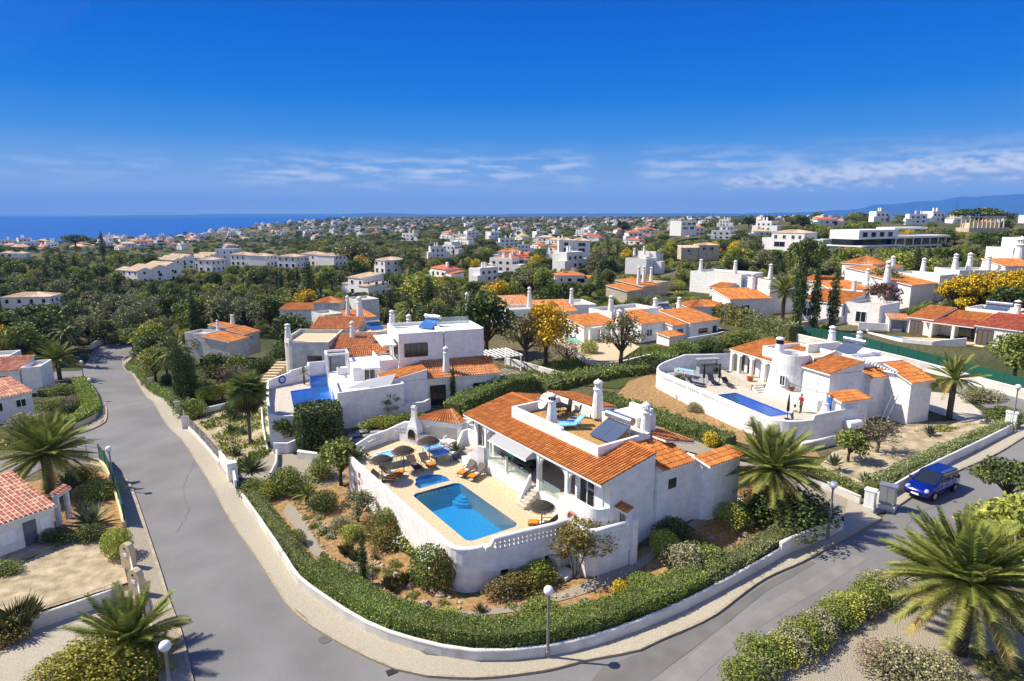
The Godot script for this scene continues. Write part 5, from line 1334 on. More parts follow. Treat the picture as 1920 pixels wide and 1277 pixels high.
func houses_near() -> void:
	var A := V(-33.11, -0.3, -34.58); var B := V(-30.56, -0.3, -38.81)
	var h := front("house", "white cottage with ribbed pinkish roof and dark door beside the gravel yard", A, B)
	var w := wid(A, B)
	var wb := MB.new()
	block(h, wb, -6, w, -6.0, 0, -.4, 2.35, "+z", 1.1, TILE_PINK, .27, .45)
	part("wall", wb, M.white, h)
	door(h, V(w - 1.38, .2, .015), .72, 1.7, 0, M.panel)
	win(h, V(w - .5, 1.4, .015), .55, .8, 0, 1, M.paint); win(h, V(w - 2.6, 1.3, .015), .8, .8, 0, 1, M.paint); win(h, V(w - 4.2, 1.3, .015), .8, .8, 0, 1, M.paint)
	var tr := MB.new()
	tr.box(V(w * .5, .1, .7), V(w * 1.2, .3, 1.3))
	part("plinth", tr, M.yard, h)
	var g2 := front("garden_gate", "small tiled archway with iron gate at the cottage's right end", V(-31.65, -0.3, -40.65), V(-31.71, -0.3, -41.44), "", "gate")
	var gm := MB.new()
	gm.box(V(0, 1.0, 0), V(.25, 2.2, .3)); gm.box(V(1.1, 1.0, 0), V(.25, 2.2, .3)); gm.box(V(.55, 2.15, 0), V(1.35, .15, .35))
	part("frame", gm, M.white, g2)
	roof_plane(g2, V(-.2, 2.25, .3), V(1.3, 2.25, .3), V(-.2, 2.5, -.2), V(1.3, 2.5, -.2), TILE_PINK, .3, .3)
	var gi := MB.new()
	for i in 6: gi.box(V(.2 + i * .14, .95, 0), V(.02, 1.9, .02))
	gi.box(V(.55, 1.0, 0), V(.85, .04, .03))
	part("bars", gi, M.iron, g2)
	simple("white bungalow with pink tile roof at the left edge, nearest the hedge", V(-60.29, -2, -67.96), V(-57.32, -2, -72.73), [[-6, 5.4, -6, 0, 2.3, "+z", 1.0]], [[1.6, 1.2, 0, 1.6, 1.0], [4.2, 1.2, 0, 1.0, .9]], [], TILE_PINK, null, "", .3)
	simple("white bungalow with broken pink roofs behind the first one at the left edge", V(-71.9, -2.3, -82.8), V(-65.7, -2.3, -85), [[-6, 4.2, -6, 0, 2.3, "+z", .9], [4.3, 6.6, -5, -.3, 2.1, "flat", 0], [-6, 1, -11, -6.2, 2.7, "flat", 0]], [[2.2, 1.2, 0, 1.6, 1.0]], [], TILE_PINK, null, "", .3)
	simple("low white house with orange roofs and white dome left of the old villa", V(-51.5, -3, -112.1), V(-47.4, -3, -124.9), [[0, 5, -6, 0, 1.3, "+z", .8], [5.2, 9.5, -5, -1, 1.7, "+z", .8], [1, 5, -11, -6.2, 1.8, "flat", 0], [6, 9, -10, -5.4, 2.6, "+z", .5]], [[7, .9, -1, .7, .6]], [[5.2, 1.7, -7, 2.6, .35], [9.2, 2.7, -7, 2.0, .5]], TILE, M.old_white)
	simple("small white house with orange hip roof peeking over the dark fig tree", V(-46, -3, -144.7), V(-42, -3, -144.7), [[-8, -.2, -6, 0, 2.4, "+z", .8], [0, 6, -6, 0, 4.0, "hip", 1.2]], [], [], TILE, M.old_white)
	simple("white house with orange gable right of the fig tree's crown", V(-32, -1.5, -121.6), V(-28.7, -1.5, -124.5), [[0, 6, -6, 0, 2.4, "+z", .9], [-4, -.2, -8, -2, 3.0, "flat", 0]], [], [[1.5, 2.6, -3, 4.2, .5]], TILE, M.old_white)
	simple("pale flat roofed outbuilding among trees behind the modern villa", V(-36.1, -1, -145.6), V(-32.7, -1, -148.1), [[0, 5.5, -7, 0, 2.0, "flat", 0]], [], [], TILE, M.old_white)
	simple("white villa with slim chimneys half hidden by the golden tree", V(-1, 1, -111.8), V(4.9, 1, -113.4), [[0, 6, -6, 0, 2.8, "flat", 0], [-1, 7, -13, -6.2, 3.2, "+z", 1.0], [7.2, 14, -9, -1, 2.4, "+z", 1.2], [14, 19, -12, -4, 2.6, "flat", 0]], [[2, 1.2, 0, 1.0, 1.0]], [[5.2, 3.2, -3, 3.8, .5], [-6, 1, -6, 5.0, .5], [15, 2.8, -7, 3.2, .5]])
	simple("white bungalow with orange roofs behind the three cypresses", V(39.6, 3, -113.3), V(47.1, 3, -114.5), [[0, 8, -7, 0, 3.0, "+z", 1.2], [8.2, 14, -9, -1, 5.2, "+x", 1.0], [-8, -.4, -5, .5, 1.8, "hip", .9]], [[3, 1.3, 0, 1.6, 1.2], [11, 3.2, -1, 2.2, .5]], [[7.6, 3.2, -6, 4.0, .6]])
	simple("white house with broad orange roof and dark window right of the cypresses", V(49.9, 3.5, -107.8), V(53.3, 3.5, -103.3), [[0, 7, -8, 0, 3.2, "+z", 1.3], [7.2, 12.5, -8, -.6, 3.0, "flat", 0], [-3, 10, -14, -8.2, 3.6, "flat", 0]], [[9.8, 1.4, -.6, 1.6, 1.7], [1.2, 1.2, 0, 1.2, 1.4]], [[4, 3.4, -10, 3.0, .5]])
	simple("long white flat roofed house with chimneys and outside stair, left of the tall palm", V(50.7, 2.5, -151.8), V(56.7, 2.5, -144.7), [[-9, 5, -10, 0, 4.2, "flat", 0], [5.2, 9, -9, -1, 3.2, "flat", 0], [0, 4, .2, 5, 1.8, "+z", .8]], [[2, 1.0, 0, .9, .6]], [[-8, 4.4, -3, 3.2, .6], [1.5, 4.4, -3, 3.4, .6], [10, 4.0, -4, 3.4, .6]])
	simple("white two storey house with orange pyramid roof near the right edge", V(73.2, 5, -140.1), V(76.4, 5, -135.1), [[0, 6.5, -7, 0, 5.6, "hip", 1.6], [6.7, 10, -6, -.8, 4.6, "+z", .8], [-6, 6, .3, 5, 1.5, "+z", 1.0]], [[1.5, 3.6, 0, .8, 1.6], [4.6, 3.6, 0, .8, 1.2]], [])
	simple("cream house with orange roof and roof terrace below the pyramid roofed house", V(60.5, 4.2, -117.9), V(67.4, 4.2, -118.6), [[0, 7, -7, 0, 3.0, "+z", 1.0], [7.2, 12, -7, .4, 3.2, "flat", 0], [12.2, 17, -6, 0, 2.4, "+z", .8]], [], [[10, 3.5, -5, 3.0, .6]], TILE, M.cream)
	simple("white house with rounded end and orange roofs behind the purple tree", V(72.8, 5, -114.4), V(86.3, 5, -121.9), [[0, 8, -8, 0, 3.4, "+z", 1.2], [8.2, 14, -8, .5, 4.4, "flat", 0], [3, 11, -15, -8.2, 4.6, "+z", 1.0]], [[10.5, 2.0, .5, 2.2, 2.2]], [[-1, 3.2, -4, 4.6, .7], [9, 4.8, -9, 3.2, .6], [14.5, 4.6, -6, 3.0, .6]])
	simple("white house behind the yellow acacias with three white chimneys", V(93.2, 6, -131.3), V(100.5, 6, -131.3), [[0, 10, -8, 0, 3.2, "flat", 0], [10.2, 18, -8, -1, 4.4, "+z", 1.2]], [], [[1, 3.4, -3, 3.6, .7], [4, 3.4, -3, 3.8, .7], [8, 3.4, -3, 3.2, .7]])
	simple("white tower house with big chimney at the right edge of the skyline", V(121.5, 8, -153.8), V(130, 8, -153.8), [[0, 12, -9, 0, 4.6, "flat", 0], [3, 10, -8, -1, 7.0, "flat", 0]], [[3, 2.5, 0, 1, 1.5], [7, 2.5, 0, 1, 1.5]], [[0, 0, 2, 8.0, 1.4]])
	simple("white stepped house with orange roof in the middle distance, before the tall tree", V(50.1, 3, -224.1), V(65, 3, -244.6), [[-6, 4, -8, 0, 2.6, "flat", 0], [4.2, 11, -8, -1, 4.0, "+x", 1.2], [0, 3, .2, 3, 1.4, "flat", 0]], [[-3, 1.4, 0, 1, 1], [6, 2.3, -1, 1, 1.2], [9, 2.3, -1, 1, 1.2]], [[3, 4, -5, 3, .6], [-5, 4, -5, 2.6, .6]])
	simple("tan flat walled house with terracotta edge left of the stepped white house", V(74.4, 6, -252.6), V(82.9, 6, -252.6), [[0, 8, -7, 0, 3.2, "hip", .9], [-7, -.2, -6, 0, 2.2, "+z", .7]], [[5, 1.8, 0, 1.4, 1.2], [2, 1.8, 0, 1.2, 1.2], [-4, 1.0, 0, 1.2, 1.1]], [], TILE_PALE, M.cream)
	simple("ochre house with slim yellow chimneys and orange roofs by the curving road", V(30.2, 2, -144.7), V(37.5, 2, -151.6), [[0, 7, -8, 0, 2.8, "+z", 1.0], [7.2, 12, -7, -1, 2.6, "flat", 0], [-6, -.2, -6, 0, 2.2, "+z", .9]], [], [[1, 3, -2, 4.4, .5], [4.5, 3.2, -3, 4.0, .5], [9, 3, -4, 3.6, .5]], TILE, M.cream)
var kinds := {}
const LEAF := 2.15
func rdir(r: RandomNumberGenerator) -> Vector3:
	var z := r.randf_range(-1, 1); var a := r.randf() * TAU
	var s := sqrt(1 - z * z)
	return Vector3(cos(a) * s, z, sin(a) * s)
func crown(mb: MB, clumps: Array, n: int, size: float, ca: Color, cb: Color, r: RandomNumberGenerator, shell := 0.4) -> void:
	var total := 0.0
	for c in clumps: total += c[1] * c[1]
	for c in clumps:
		var m := int(n * c[1] * c[1] / total)
		var tone := r.randf_range(0.8, 1.2)
		var sq: float = c[2] if c.size() > 2 else 1.0
		for i in m:
			var d := rdir(r)
			var p: Vector3 = c[0] + Vector3(d.x, d.y * sq, d.z) * c[1] * pow(r.randf(), shell)
			var o := (d * 0.8 + rdir(r)).normalized()
			var s := o.cross(rdir(r)).normalized()
			var t := pow(r.randf(), 1.4)
			var col := ca.lerp(cb, t) * tone * LEAF
			mb.col = Color(col.r * 1.12, col.g, col.b * .8)
			mb.leaf(p, (s.cross(o) + o * 0.35) * size * r.randf_range(0.7, 1.3), s * size * 0.42)
	mb.col = Color.WHITE
func kind(key: String, parts: Array) -> void:
	var o := Node3D.new()
	for q in parts:
		var m := MeshInstance3D.new()
		var k := 0; var nn: String = q[0]
		while o.has_node(NodePath(nn)):
			k += 1; nn = "%s_%03d" % [q[0], k]
		m.name = nn
		m.mesh = q[1].mesh(q.size() > 3 and q[3]) if q[1] is MB else q[1]
		m.material_override = q[2]
		o.add_child(m)
	kinds[key] = o
func grow(key: String, n: String, label: String, cat: String, at: Vector3, s: Vector3, yaw := 0.0, group := "") -> Node3D:
	var o: Node3D = kinds[key].duplicate()
	o.name = numbered(n)
	add_child(o)
	o.position = at
	o.basis = Basis(Vector3.UP, yaw) * Basis.from_scale(s)
	return tag(o, label, cat, group)
func limbs(mb: MB, r: RandomNumberGenerator, base: float, clumps: Array, thick := 0.035) -> void:
	mb.col = Color(0.075, 0.055, 0.04)
	mb.tube([V(0, -0.03, 0), V(r.randf_range(-.015, .015), base * .5, 0), V(0, base, 0)], thick * 1.25, thick * .85, 7)
	for c in clumps:
		var e: Vector3 = c[0]
		mb.tube([V(0, base * .9, 0), V(e.x * .45, lerpf(base, e.y, .55), e.z * .45), e], thick * .6, thick * .2, 5)
func tree_kind(key: String, sd: int, base: float, n_cl: int, spread: float, hh: float, n: int, size: float, ca: Color, cb: Color, cr := 0.17, sq := 0.8, shell := 0.4, m: Material = null) -> void:
	var r := RandomNumberGenerator.new(); r.seed = sd
	var cl := []
	for i in n_cl:
		var a := TAU * i / n_cl * 2.4 + r.randf()
		var d := spread * sqrt((i + .3) / n_cl)
		var y := lerpf(1.0 - cr * sq, hh, pow((i + .3) / n_cl, 1.3)) + r.randf_range(-.03, .03)
		cl.append([V(cos(a) * d, y, sin(a) * d), cr * r.randf_range(.8, 1.2), sq])
	var t := MB.new()
	limbs(t, r, base, cl)
	var c := MB.new()
	crown(c, cl, n, size, ca, cb, r, shell)
	kind(key, [["trunk", t, M.bark], ["crown", c, m if m else M.leaf]])
func cypress_kind(key: String, sd: int, rad: float, n: int, size: float, col := false) -> void:
	var r := RandomNumberGenerator.new(); r.seed = sd
	var cl := []
	for i in 14:
		var t := i / 13.0
		var w := rad * (sin(PI * (0.12 + 0.80 * pow(t, .75))) * .9 + .1)
		if col: w = rad * minf(1.0, minf(3.0 * t + .55, 2.6 * (1.0 - t) + .2))
		cl.append([V(r.randf_range(-.2, .2) * w, .06 + (.9 if not col else .86) * t, r.randf_range(-.2, .2) * w), w, 1.6 if w < .06 else 1.0])
	var t := MB.new(); t.col = Color(.07, .05, .035); t.tube([V(0, -.03, 0), V(0, .9, 0)], .02, .006, 6)
	var c := MB.new()
	crown(c, cl, n, size, Color(.012, .026, .010), Color(.05, .075, .022), r, .3)
	kind(key, [["trunk", t, M.bark], ["crown", c, M.leaf]])
func shrub_kind(key: String, sd: int, clumps: Array, n: int, size: float, ca: Color, cb: Color, flowers := 0, fc := Color.WHITE) -> void:
	var r := RandomNumberGenerator.new(); r.seed = sd
	var c := MB.new()
	crown(c, clumps, n, size, ca, cb, r, .28)
	var s := MB.new(); s.col = Color(.08, .06, .04)
	for q in clumps: s.tube([V(0, -.04, 0), q[0] * V(.6, .6, .6), q[0]], .03, .012, 4)
	var parts := [["stem", s, M.bark], ["foliage", c, M.leaf]]
	if flowers:
		var f := MB.new()
		for i in flowers:
			var q: Array = clumps[r.randi() % clumps.size()]
			var d := rdir(r); d.y = absf(d.y)
			f.col = fc * r.randf_range(.7, 1.1)
			var p: Vector3 = q[0] + d * q[1] * .98
			for k in 3: f.leaf(p, rdir(r) * size * .8, rdir(r) * size * .4)
		parts.append(["flowers", f, M.leaf])
	kind(key, parts)
func frond_mesh(L: float, droop: float, n: int, ca: Color, cb: Color, sd: int, leaf := 0.42) -> ArrayMesh:
	var r := RandomNumberGenerator.new(); r.seed = sd
	var mb := MB.new()
	var pts := []
	for i in 13:
		var t := i / 12.0
		pts.append(V(L * (t - .12 * droop * t * t), L * (.30 * t - droop * t * t * .62), 0))
	mb.col = ca.lerp(cb, .8)
	mb.tube(pts, .035 * L / 3.0, .008, 4, false)
	for i in n:
		var t := .08 + .92 * i / n
		var f := t * 12.0; var k := mini(11, int(f))
		var p: Vector3 = pts[k].lerp(pts[k + 1], f - k)
		var d: Vector3 = (pts[k + 1] - pts[k]).normalized()
		var l := leaf * (sin(PI * (.12 + .80 * t)) * .9 + .15) * L / 3.0
		for s in [-1, 1]:
			var o: Vector3 = (d * .75 + V(0, .33 + r.randf_range(-.12, .12), 0) + V(0, 0, s)).normalized()
			var c := ca.lerp(cb, r.randf()) * r.randf_range(.85, 1.15)
			mb.col = Color(c.r, c.g, c.b)
			var side := d * .017 * L / 3.0
			mb.quad(p - side, p + side, p + o * l * .6 + side * .8 + V(0, -.02, 0), p + o * l - V(0, l * .18, 0))
	return mb.mesh()
var FR := []
func phoenix(label: String, at: Vector3, trunk: float, L: float, n: int, sd: int, tone := 1.0, near := true) -> Node3D:
	var r := RandomNumberGenerator.new(); r.seed = sd
	var t := thing("date_palm", label, "palm tree", at)
	var mb := MB.new()
	var rows := int(trunk / .16) + 1
	var rad := .30 * L / 3.3
	mb.col = Color(.055, .045, .035)
	mb.lathe([Vector2(rad * 1.15, -.15), Vector2(rad, .4), Vector2(rad * .95, trunk), Vector2(rad * 1.3, trunk + .25), Vector2(rad * .5, trunk + .6)], Vector3.ZERO, 12)
	for k in rows:
		for j in 11:
			var a := TAU * (j + .5 * (k % 2)) / 11
			var y := .1 + k * trunk / rows
			var g := r.randf_range(.7, 1.25)
			mb.col = Color(.13 * g, .105 * g, .08 * g)
			var o := V(cos(a), 0, sin(a)); var s := V(-sin(a), 0, cos(a))
			mb.quad(o * rad * .98 + s * -.085 + V(0, y, 0), o * rad * 1.0 + V(0, y - .08, 0), o * rad * .98 + s * .085 + V(0, y, 0), o * rad * 1.16 + V(0, y + .13, 0))
	part("trunk", mb, M.bark, t)
	for i in n:
		var u := (i + .5) / n
		var el := lerpf(78.0, -32.0, pow(u, .92)) + r.randf_range(-6, 6)
		var k := 0 if el > 40 else (1 if el > 5 else 2)
		if k == 2 and u > .93: k = 3
		var f := MeshInstance3D.new()
		f.name = "frond" if i == 0 else "frond_%03d" % i
		f.mesh = FR[k * 2 + (i % 2)]
		f.material_override = M.leaf
		t.add_child(f)
		var s := L / 3.0 * r.randf_range(.88, 1.1) * (0.8 if el > 60 else 1.0)
		f.basis = Basis(Vector3.UP, i * 2.39996 + r.randf_range(-.2, .2)) * Basis(Vector3.BACK, deg_to_rad(el - 8.0)) * Basis(Vector3.RIGHT, r.randf_range(-.3, .3)) * Basis.from_scale(V(s, s, s))
		f.position = V(0, trunk + .35, 0)
	return t
func far_palm_kind(key: String, sd: int, fan: bool) -> void:
	var r := RandomNumberGenerator.new(); r.seed = sd
	var t := MB.new(); t.col = Color(.10, .08, .06)
	t.tube([V(0, -.03, 0), V(.01, .35, 0), V(0, .72, 0)], .03 if fan else .045, .024 if fan else .05, 7)
	var c := MB.new()
	for i in 34:
		var u := i / 34.0
		var el := deg_to_rad(lerpf(80, -45, u)); var a := i * 2.39996
		var o := V(cos(a) * cos(el), sin(el), sin(a) * cos(el)); var s := V(-sin(a), 0, cos(a))
		var L := (.24 if fan else .36) * r.randf_range(.85, 1.1)
		var g := r.randf()
		c.col = Color(.065, .09, .025).lerp(Color(.19, .21, .055), g)
		var p := V(0, .73, 0); var p1 := p + o * L * .55; var p2 := p + o * L + V(0, -L * .32, 0)
		var wd := .05 if fan else .03
		for q in [-1, 1]:
			c.quad(p, p1, p1 + s * q * wd * 1.4 + V(0, -.02, 0), p + s * q * .005)
			c.quad(p1, p2, p1 + s * q * wd * .9 - V(0, .035, 0), p1 + s * q * wd * 1.4 + V(0, -.02, 0))
	kind(key, [["trunk", t, M.bark], ["crown", c, M.leaf]])
func make_kinds() -> void:
	var dk := Color(.016, .032, .011); var dk2 := Color(.065, .09, .026)
	var md := Color(.040, .066, .016); var md2 := Color(.125, .15, .040)
	var ol := Color(.055, .070, .038); var ol2 := Color(.15, .165, .095)
	var lt := Color(.075, .105, .020); var lt2 := Color(.19, .21, .050)
	tree_kind("dark", 1, .25, 13, .36, .42, 2100, .058, dk, dk2, .19, .85)
	tree_kind("green", 2, .25, 12, .38, .45, 2000, .058, md, md2, .19, .8)
	tree_kind("olive", 3, .22, 14, .40, .42, 2000, .05, ol, ol2, .17, .8, .5)
	tree_kind("light", 4, .22, 12, .40, .42, 2000, .055, lt, lt2, .19, .8)
	tree_kind("pine", 5, .55, 11, .46, .72, 2000, .05, Color(.02, .036, .014), Color(.075, .10, .03), .17, .55)
	tree_kind("gold", 6, .3, 14, .36, .45, 2600, .045, Color(.13, .11, .012), Color(.40, .27, .018), .16, .8)
	tree_kind("acacia", 7, .2, 14, .42, .35, 2600, .045, Color(.07, .085, .015), Color(.50, .34, .015), .17, .8)
	tree_kind("purple", 8, .25, 10, .38, .5, 1500, .05, Color(.035, .022, .025), Color(.095, .06, .06), .18, .8)
	tree_kind("sparse", 9, .35, 15, .34, .45, 1500, .038, Color(.05, .055, .03), Color(.13, .125, .07), .14, .8, .6)
	tree_kind("small", 10, .32, 9, .30, .55, 1300, .075, md, md2, .22, .85)
	cypress_kind("cypress", 11, .12, 2600, .028)
	cypress_kind("fat_cypress", 12, .165, 2600, .028)
	cypress_kind("column_cypress", 14, .15, 5200, .02, true)
	cypress_kind("thin_cypress", 13, .06, 1600, .022)
	var r := RandomNumberGenerator.new(); r.seed = 77
	var tw := MB.new(); tw.col = Color(.15, .125, .105)
	tw.tube([V(0, -.03, 0), V(.02, .2, 0), V(0, .36, 0)], .03, .022, 6)
	for i in 26:
		var d := rdir(r); d.y = absf(d.y) * .8 + .2
		var p0 := V(0, r.randf_range(.2, .36), 0); var p1 := p0 + d * r.randf_range(.2, .4)
		tw.tube([p0, p0.lerp(p1, .5) + V(0, .04, 0), p1], .012, .006, 4, false)
		for j in 7:
			var e := (d + rdir(r) * .9).normalized(); var q := p0.lerp(p1, r.randf_range(.4, 1))
			tw.tube([q, q + e * r.randf_range(.08, .22)], .005, .002, 3, false)
	var bl := MB.new()
	crown(bl, [[V(0, .55, 0), .36, .75]], 420, .03, Color(.07, .07, .045), Color(.15, .14, .08), r, .6)
	kind("bare", [["branches", tw, M.bark], ["foliage", bl, M.leaf]])
	var ball := [[V(0, .5, 0), .5, 1.0]]
	var loose := [[V(0, .5, 0), .42], [V(.32, .42, .1), .36], [V(-.3, .4, .15), .36], [V(.05, .42, -.32), .36], [V(-.1, .62, .05), .36], [V(.1, .3, .35), .32]]
	var low := [[V(0, .25, 0), .3, .7], [V(.35, .2, .1), .28, .7], [V(-.33, .2, .15), .3, .7], [V(.05, .22, -.35), .28, .7], [V(-.1, .2, .4), .26, .7]]
	shrub_kind("ball", 20, ball, 2900, .05, Color(.028, .052, .012), Color(.095, .125, .03))
	shrub_kind("bright_ball", 21, ball, 2900, .05, Color(.06, .095, .012), Color(.19, .22, .035))
	shrub_kind("loose", 22, loose, 3600, .052, md, md2)
	shrub_kind("loose_light", 23, loose, 3600, .052, lt, lt2)
	shrub_kind("loose_grey", 24, loose, 3600, .052, Color(.075, .085, .055), Color(.20, .205, .14))
	shrub_kind("loose_dark", 25, loose, 3600, .052, dk, dk2)
	shrub_kind("rusty", 26, loose, 3600, .052, Color(.045, .052, .014), Color(.135, .105, .033), 0)
	shrub_kind("white_flower", 27, low, 900, .1, md, lt2, 70, Color(.75, .75, .68))
	shrub_kind("red_flower", 28, loose, 3600, .052, md, md2, 90, Color(.55, .12, .03))
	shrub_kind("low", 29, low, 900, .09, ol, lt2)
	shrub_kind("yellow_ball", 30, ball, 1200, .085, Color(.13, .12, .015), Color(.33, .27, .03))
	shrub_kind("golden", 33, loose, 5200, .036, Color(.07, .08, .014), Color(.20, .19, .03))
	shrub_kind("dry", 31, loose, 1300, .055, Color(.09, .075, .06), Color(.20, .17, .12))
	shrub_kind("magenta", 32, loose, 1500, .08, Color(.04, .05, .016), Color(.12, .12, .04), 40, Color(.30, .03, .08))
	var bx := MB.new(); r.seed = 5
	for i in 5200:
		var p := V(r.randf_range(-.5, .5), r.randf_range(0, 1), r.randf_range(-.5, .5))
		var ax := r.randi() % 5
		if ax == 0: p.x = .5
		if ax == 1: p.x = -.5
		if ax == 2: p.z = .5
		if ax == 3: p.z = -.5
		if ax == 4: p.y = 1.0
		var e := V(p.x / .5, (p.y - .5) / .5, p.z / .5)
		p = V(p.x * (1.0 - .22 * maxf(0, e.length() - 1.1)), p.y * (1.0 - .12 * maxf(0, e.length() - 1.1)), p.z * (1.0 - .22 * maxf(0, e.length() - 1.1))) + rdir(r) * .05
		var g := pow(r.randf(), 1.3)
		bx.col = Color(.045, .075, .02).lerp(Color(.18, .225, .065), g)
		var o := rdir(r); var s := o.cross(rdir(r)).normalized()
		bx.leaf(p, o * .055, s * .022)
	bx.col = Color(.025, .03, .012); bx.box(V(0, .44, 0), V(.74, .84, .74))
	kind("block", [["foliage", bx, M.leaf]])
	for q in [["agave", 26, .9, .1, Color(.07, .10, .06), Color(.16, .19, .11)], ["yucca", 46, .8, .05, Color(.05, .08, .03), Color(.13, .16, .06)]]:
		var ag := MB.new(); r.seed = 9
		for i in q[1]:
			var a: float = i * 2.39996; var el := deg_to_rad(lerpf(82, 12, float(i) / q[1]))
			var o := V(cos(a) * cos(el), sin(el), sin(a) * cos(el)); var s: Vector3 = V(-sin(a), 0, cos(a)) * q[3]
			var c: Color = q[4].lerp(q[5], r.randf()); ag.col = c
			var p := o * .04; var m: Vector3 = o * q[2] * .45
			ag.quad(p - s * .6, m - s + V(0, .03, 0), m + V(0, -.02, 0), p); ag.quad(p, m + V(0, -.02, 0), m + s + V(0, .03, 0), p + s * .6)
			ag.tri(m - s + V(0, .03, 0), o * q[2], m + V(0, -.02, 0)); ag.tri(m + V(0, -.02, 0), o * q[2], m + s + V(0, .03, 0))
		var fo := ag
		kind(q[0], [["leaves", fo, M.leaf]])
	var gr := MB.new(); r.seed = 15
	for i in 420:
		var a := r.randf() * TAU; var l := r.randf_range(.5, 1.0)
		var o := V(cos(a) * r.randf_range(.1, .6), 1, sin(a) * r.randf_range(.1, .6)).normalized() * l
		var p := V(cos(a) * r.randf() * .25, 0, sin(a) * r.randf() * .25); var s := V(-sin(a), 0, cos(a)) * .02
		gr.col = Color(.07, .085, .025).lerp(Color(.20, .20, .07), r.randf())
		gr.quad(p - s, p + o * .6 - s * .7, p + o + V(o.x, -.15, o.z) * .4, p + o * .6 + s * .7)
	kind("tuft", [["leaves", gr, M.leaf]])
	far_palm_kind("far_palm", 3, false); far_palm_kind("far_fan_palm", 4, true)
	for q in [[1.0, .14], [1.0, .28], [1.0, .42], [1.0, .55]]:
		for s in 2:
			var ca := Color(.055, .075, .014); var cb := Color(.17, .185, .04)
			if q[1] > .5: ca = Color(.15, .12, .03); cb = Color(.27, .20, .06)
			elif q[1] > .4: cb = Color(.20, .19, .045)
			FR.append(frond_mesh(3.0, q[1] + .06 * s, 72, ca * 1.7, cb * 1.75, 40 + s, .56))
func hedge(n: String, label: String, pts: Array, w: float, h: float, per: float, leaf: float, ca: Color, cb: Color, rough := .12, sd := 1, foot := 0.0) -> void:
	var r := RandomNumberGenerator.new(); r.seed = sd
	var fn := FastNoiseLite.new(); fn.seed = sd; fn.frequency = .35
	var line := smooth_line(pts, 1.0)
	var t := thing(n, label, "hedge", line[0])
	var o: Vector3 = line[0]
	var mb := MB.new()
	var core := []; var cf := []
	for p in line:
		var y := gh(p.x, p.z)
		core.append(V(p.x, y + h - .16, p.z) - o); cf.append(y - .1 + foot - o.y)
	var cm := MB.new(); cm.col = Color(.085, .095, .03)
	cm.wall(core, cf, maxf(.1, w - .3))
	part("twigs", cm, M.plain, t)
	for i in line.size() - 1:
		var a: Vector3 = line[i]; var b: Vector3 = line[i + 1]
		var d := b - a; d.y = 0
		var L := d.length()
		if L < .01: continue
		d /= L
		var nn := V(-d.z, 0, d.x)
		for k in int(L * (w + 2 * h) * per):
			var u := r.randf() * (w + 2 * h)
			var q := a.lerp(b, r.randf())
			var bump := fn.get_noise_3d(q.x * 2, u * 2, q.z * 2) * rough * 2.2
			var off := 0.0; var y := h; var on_ := Vector3.UP
			if u < h: off = -w / 2 - bump * .6; y = foot + (h - foot) * u / h; on_ = -nn
			elif u > h + w: off = w / 2 + bump * .6; y = foot + (h - foot) * (u - h - w) / h; on_ = nn
			else: off = u - h - w / 2; y = h + bump
			var e := maxf(0.0, absf(off) / (w / 2) - .75) * (1.0 if y > h * .8 else 0.0)
			var p := V(q.x, gh(q.x, q.z) + y - e * .35 * w * .5, q.z) + nn * off - o
			var dd := (on_ * .5 + rdir(r)).normalized(); var s := dd.cross(rdir(r)).normalized()
			var c := ca.lerp(cb, pow(r.randf(), 1.3)) * LEAF * (1.0 + .5 * fn.get_noise_3d(q.x * .5 + 50, off, q.z * .5))
			mb.col = Color(c.r, c.g, c.b)
			var z := leaf * r.randf_range(.7, 1.35)
			mb.leaf(p, dd * z, s * z * .4)
	part("foliage", mb, M.leaf, t)
func inward(pts: Array, d: float) -> Array:
	var o := []
	for i in pts.size():
		var a: Vector3 = pts[maxi(i - 1, 0)]; var b: Vector3 = pts[mini(i + 1, pts.size() - 1)]
		var t := Vector2(b.x - a.x, b.z - a.z).normalized()
		o.append(pts[i] + V(t.y * d, 0, -t.x * d))
	return o
func u(s: float) -> Vector3: return Vector3(s, s, s)
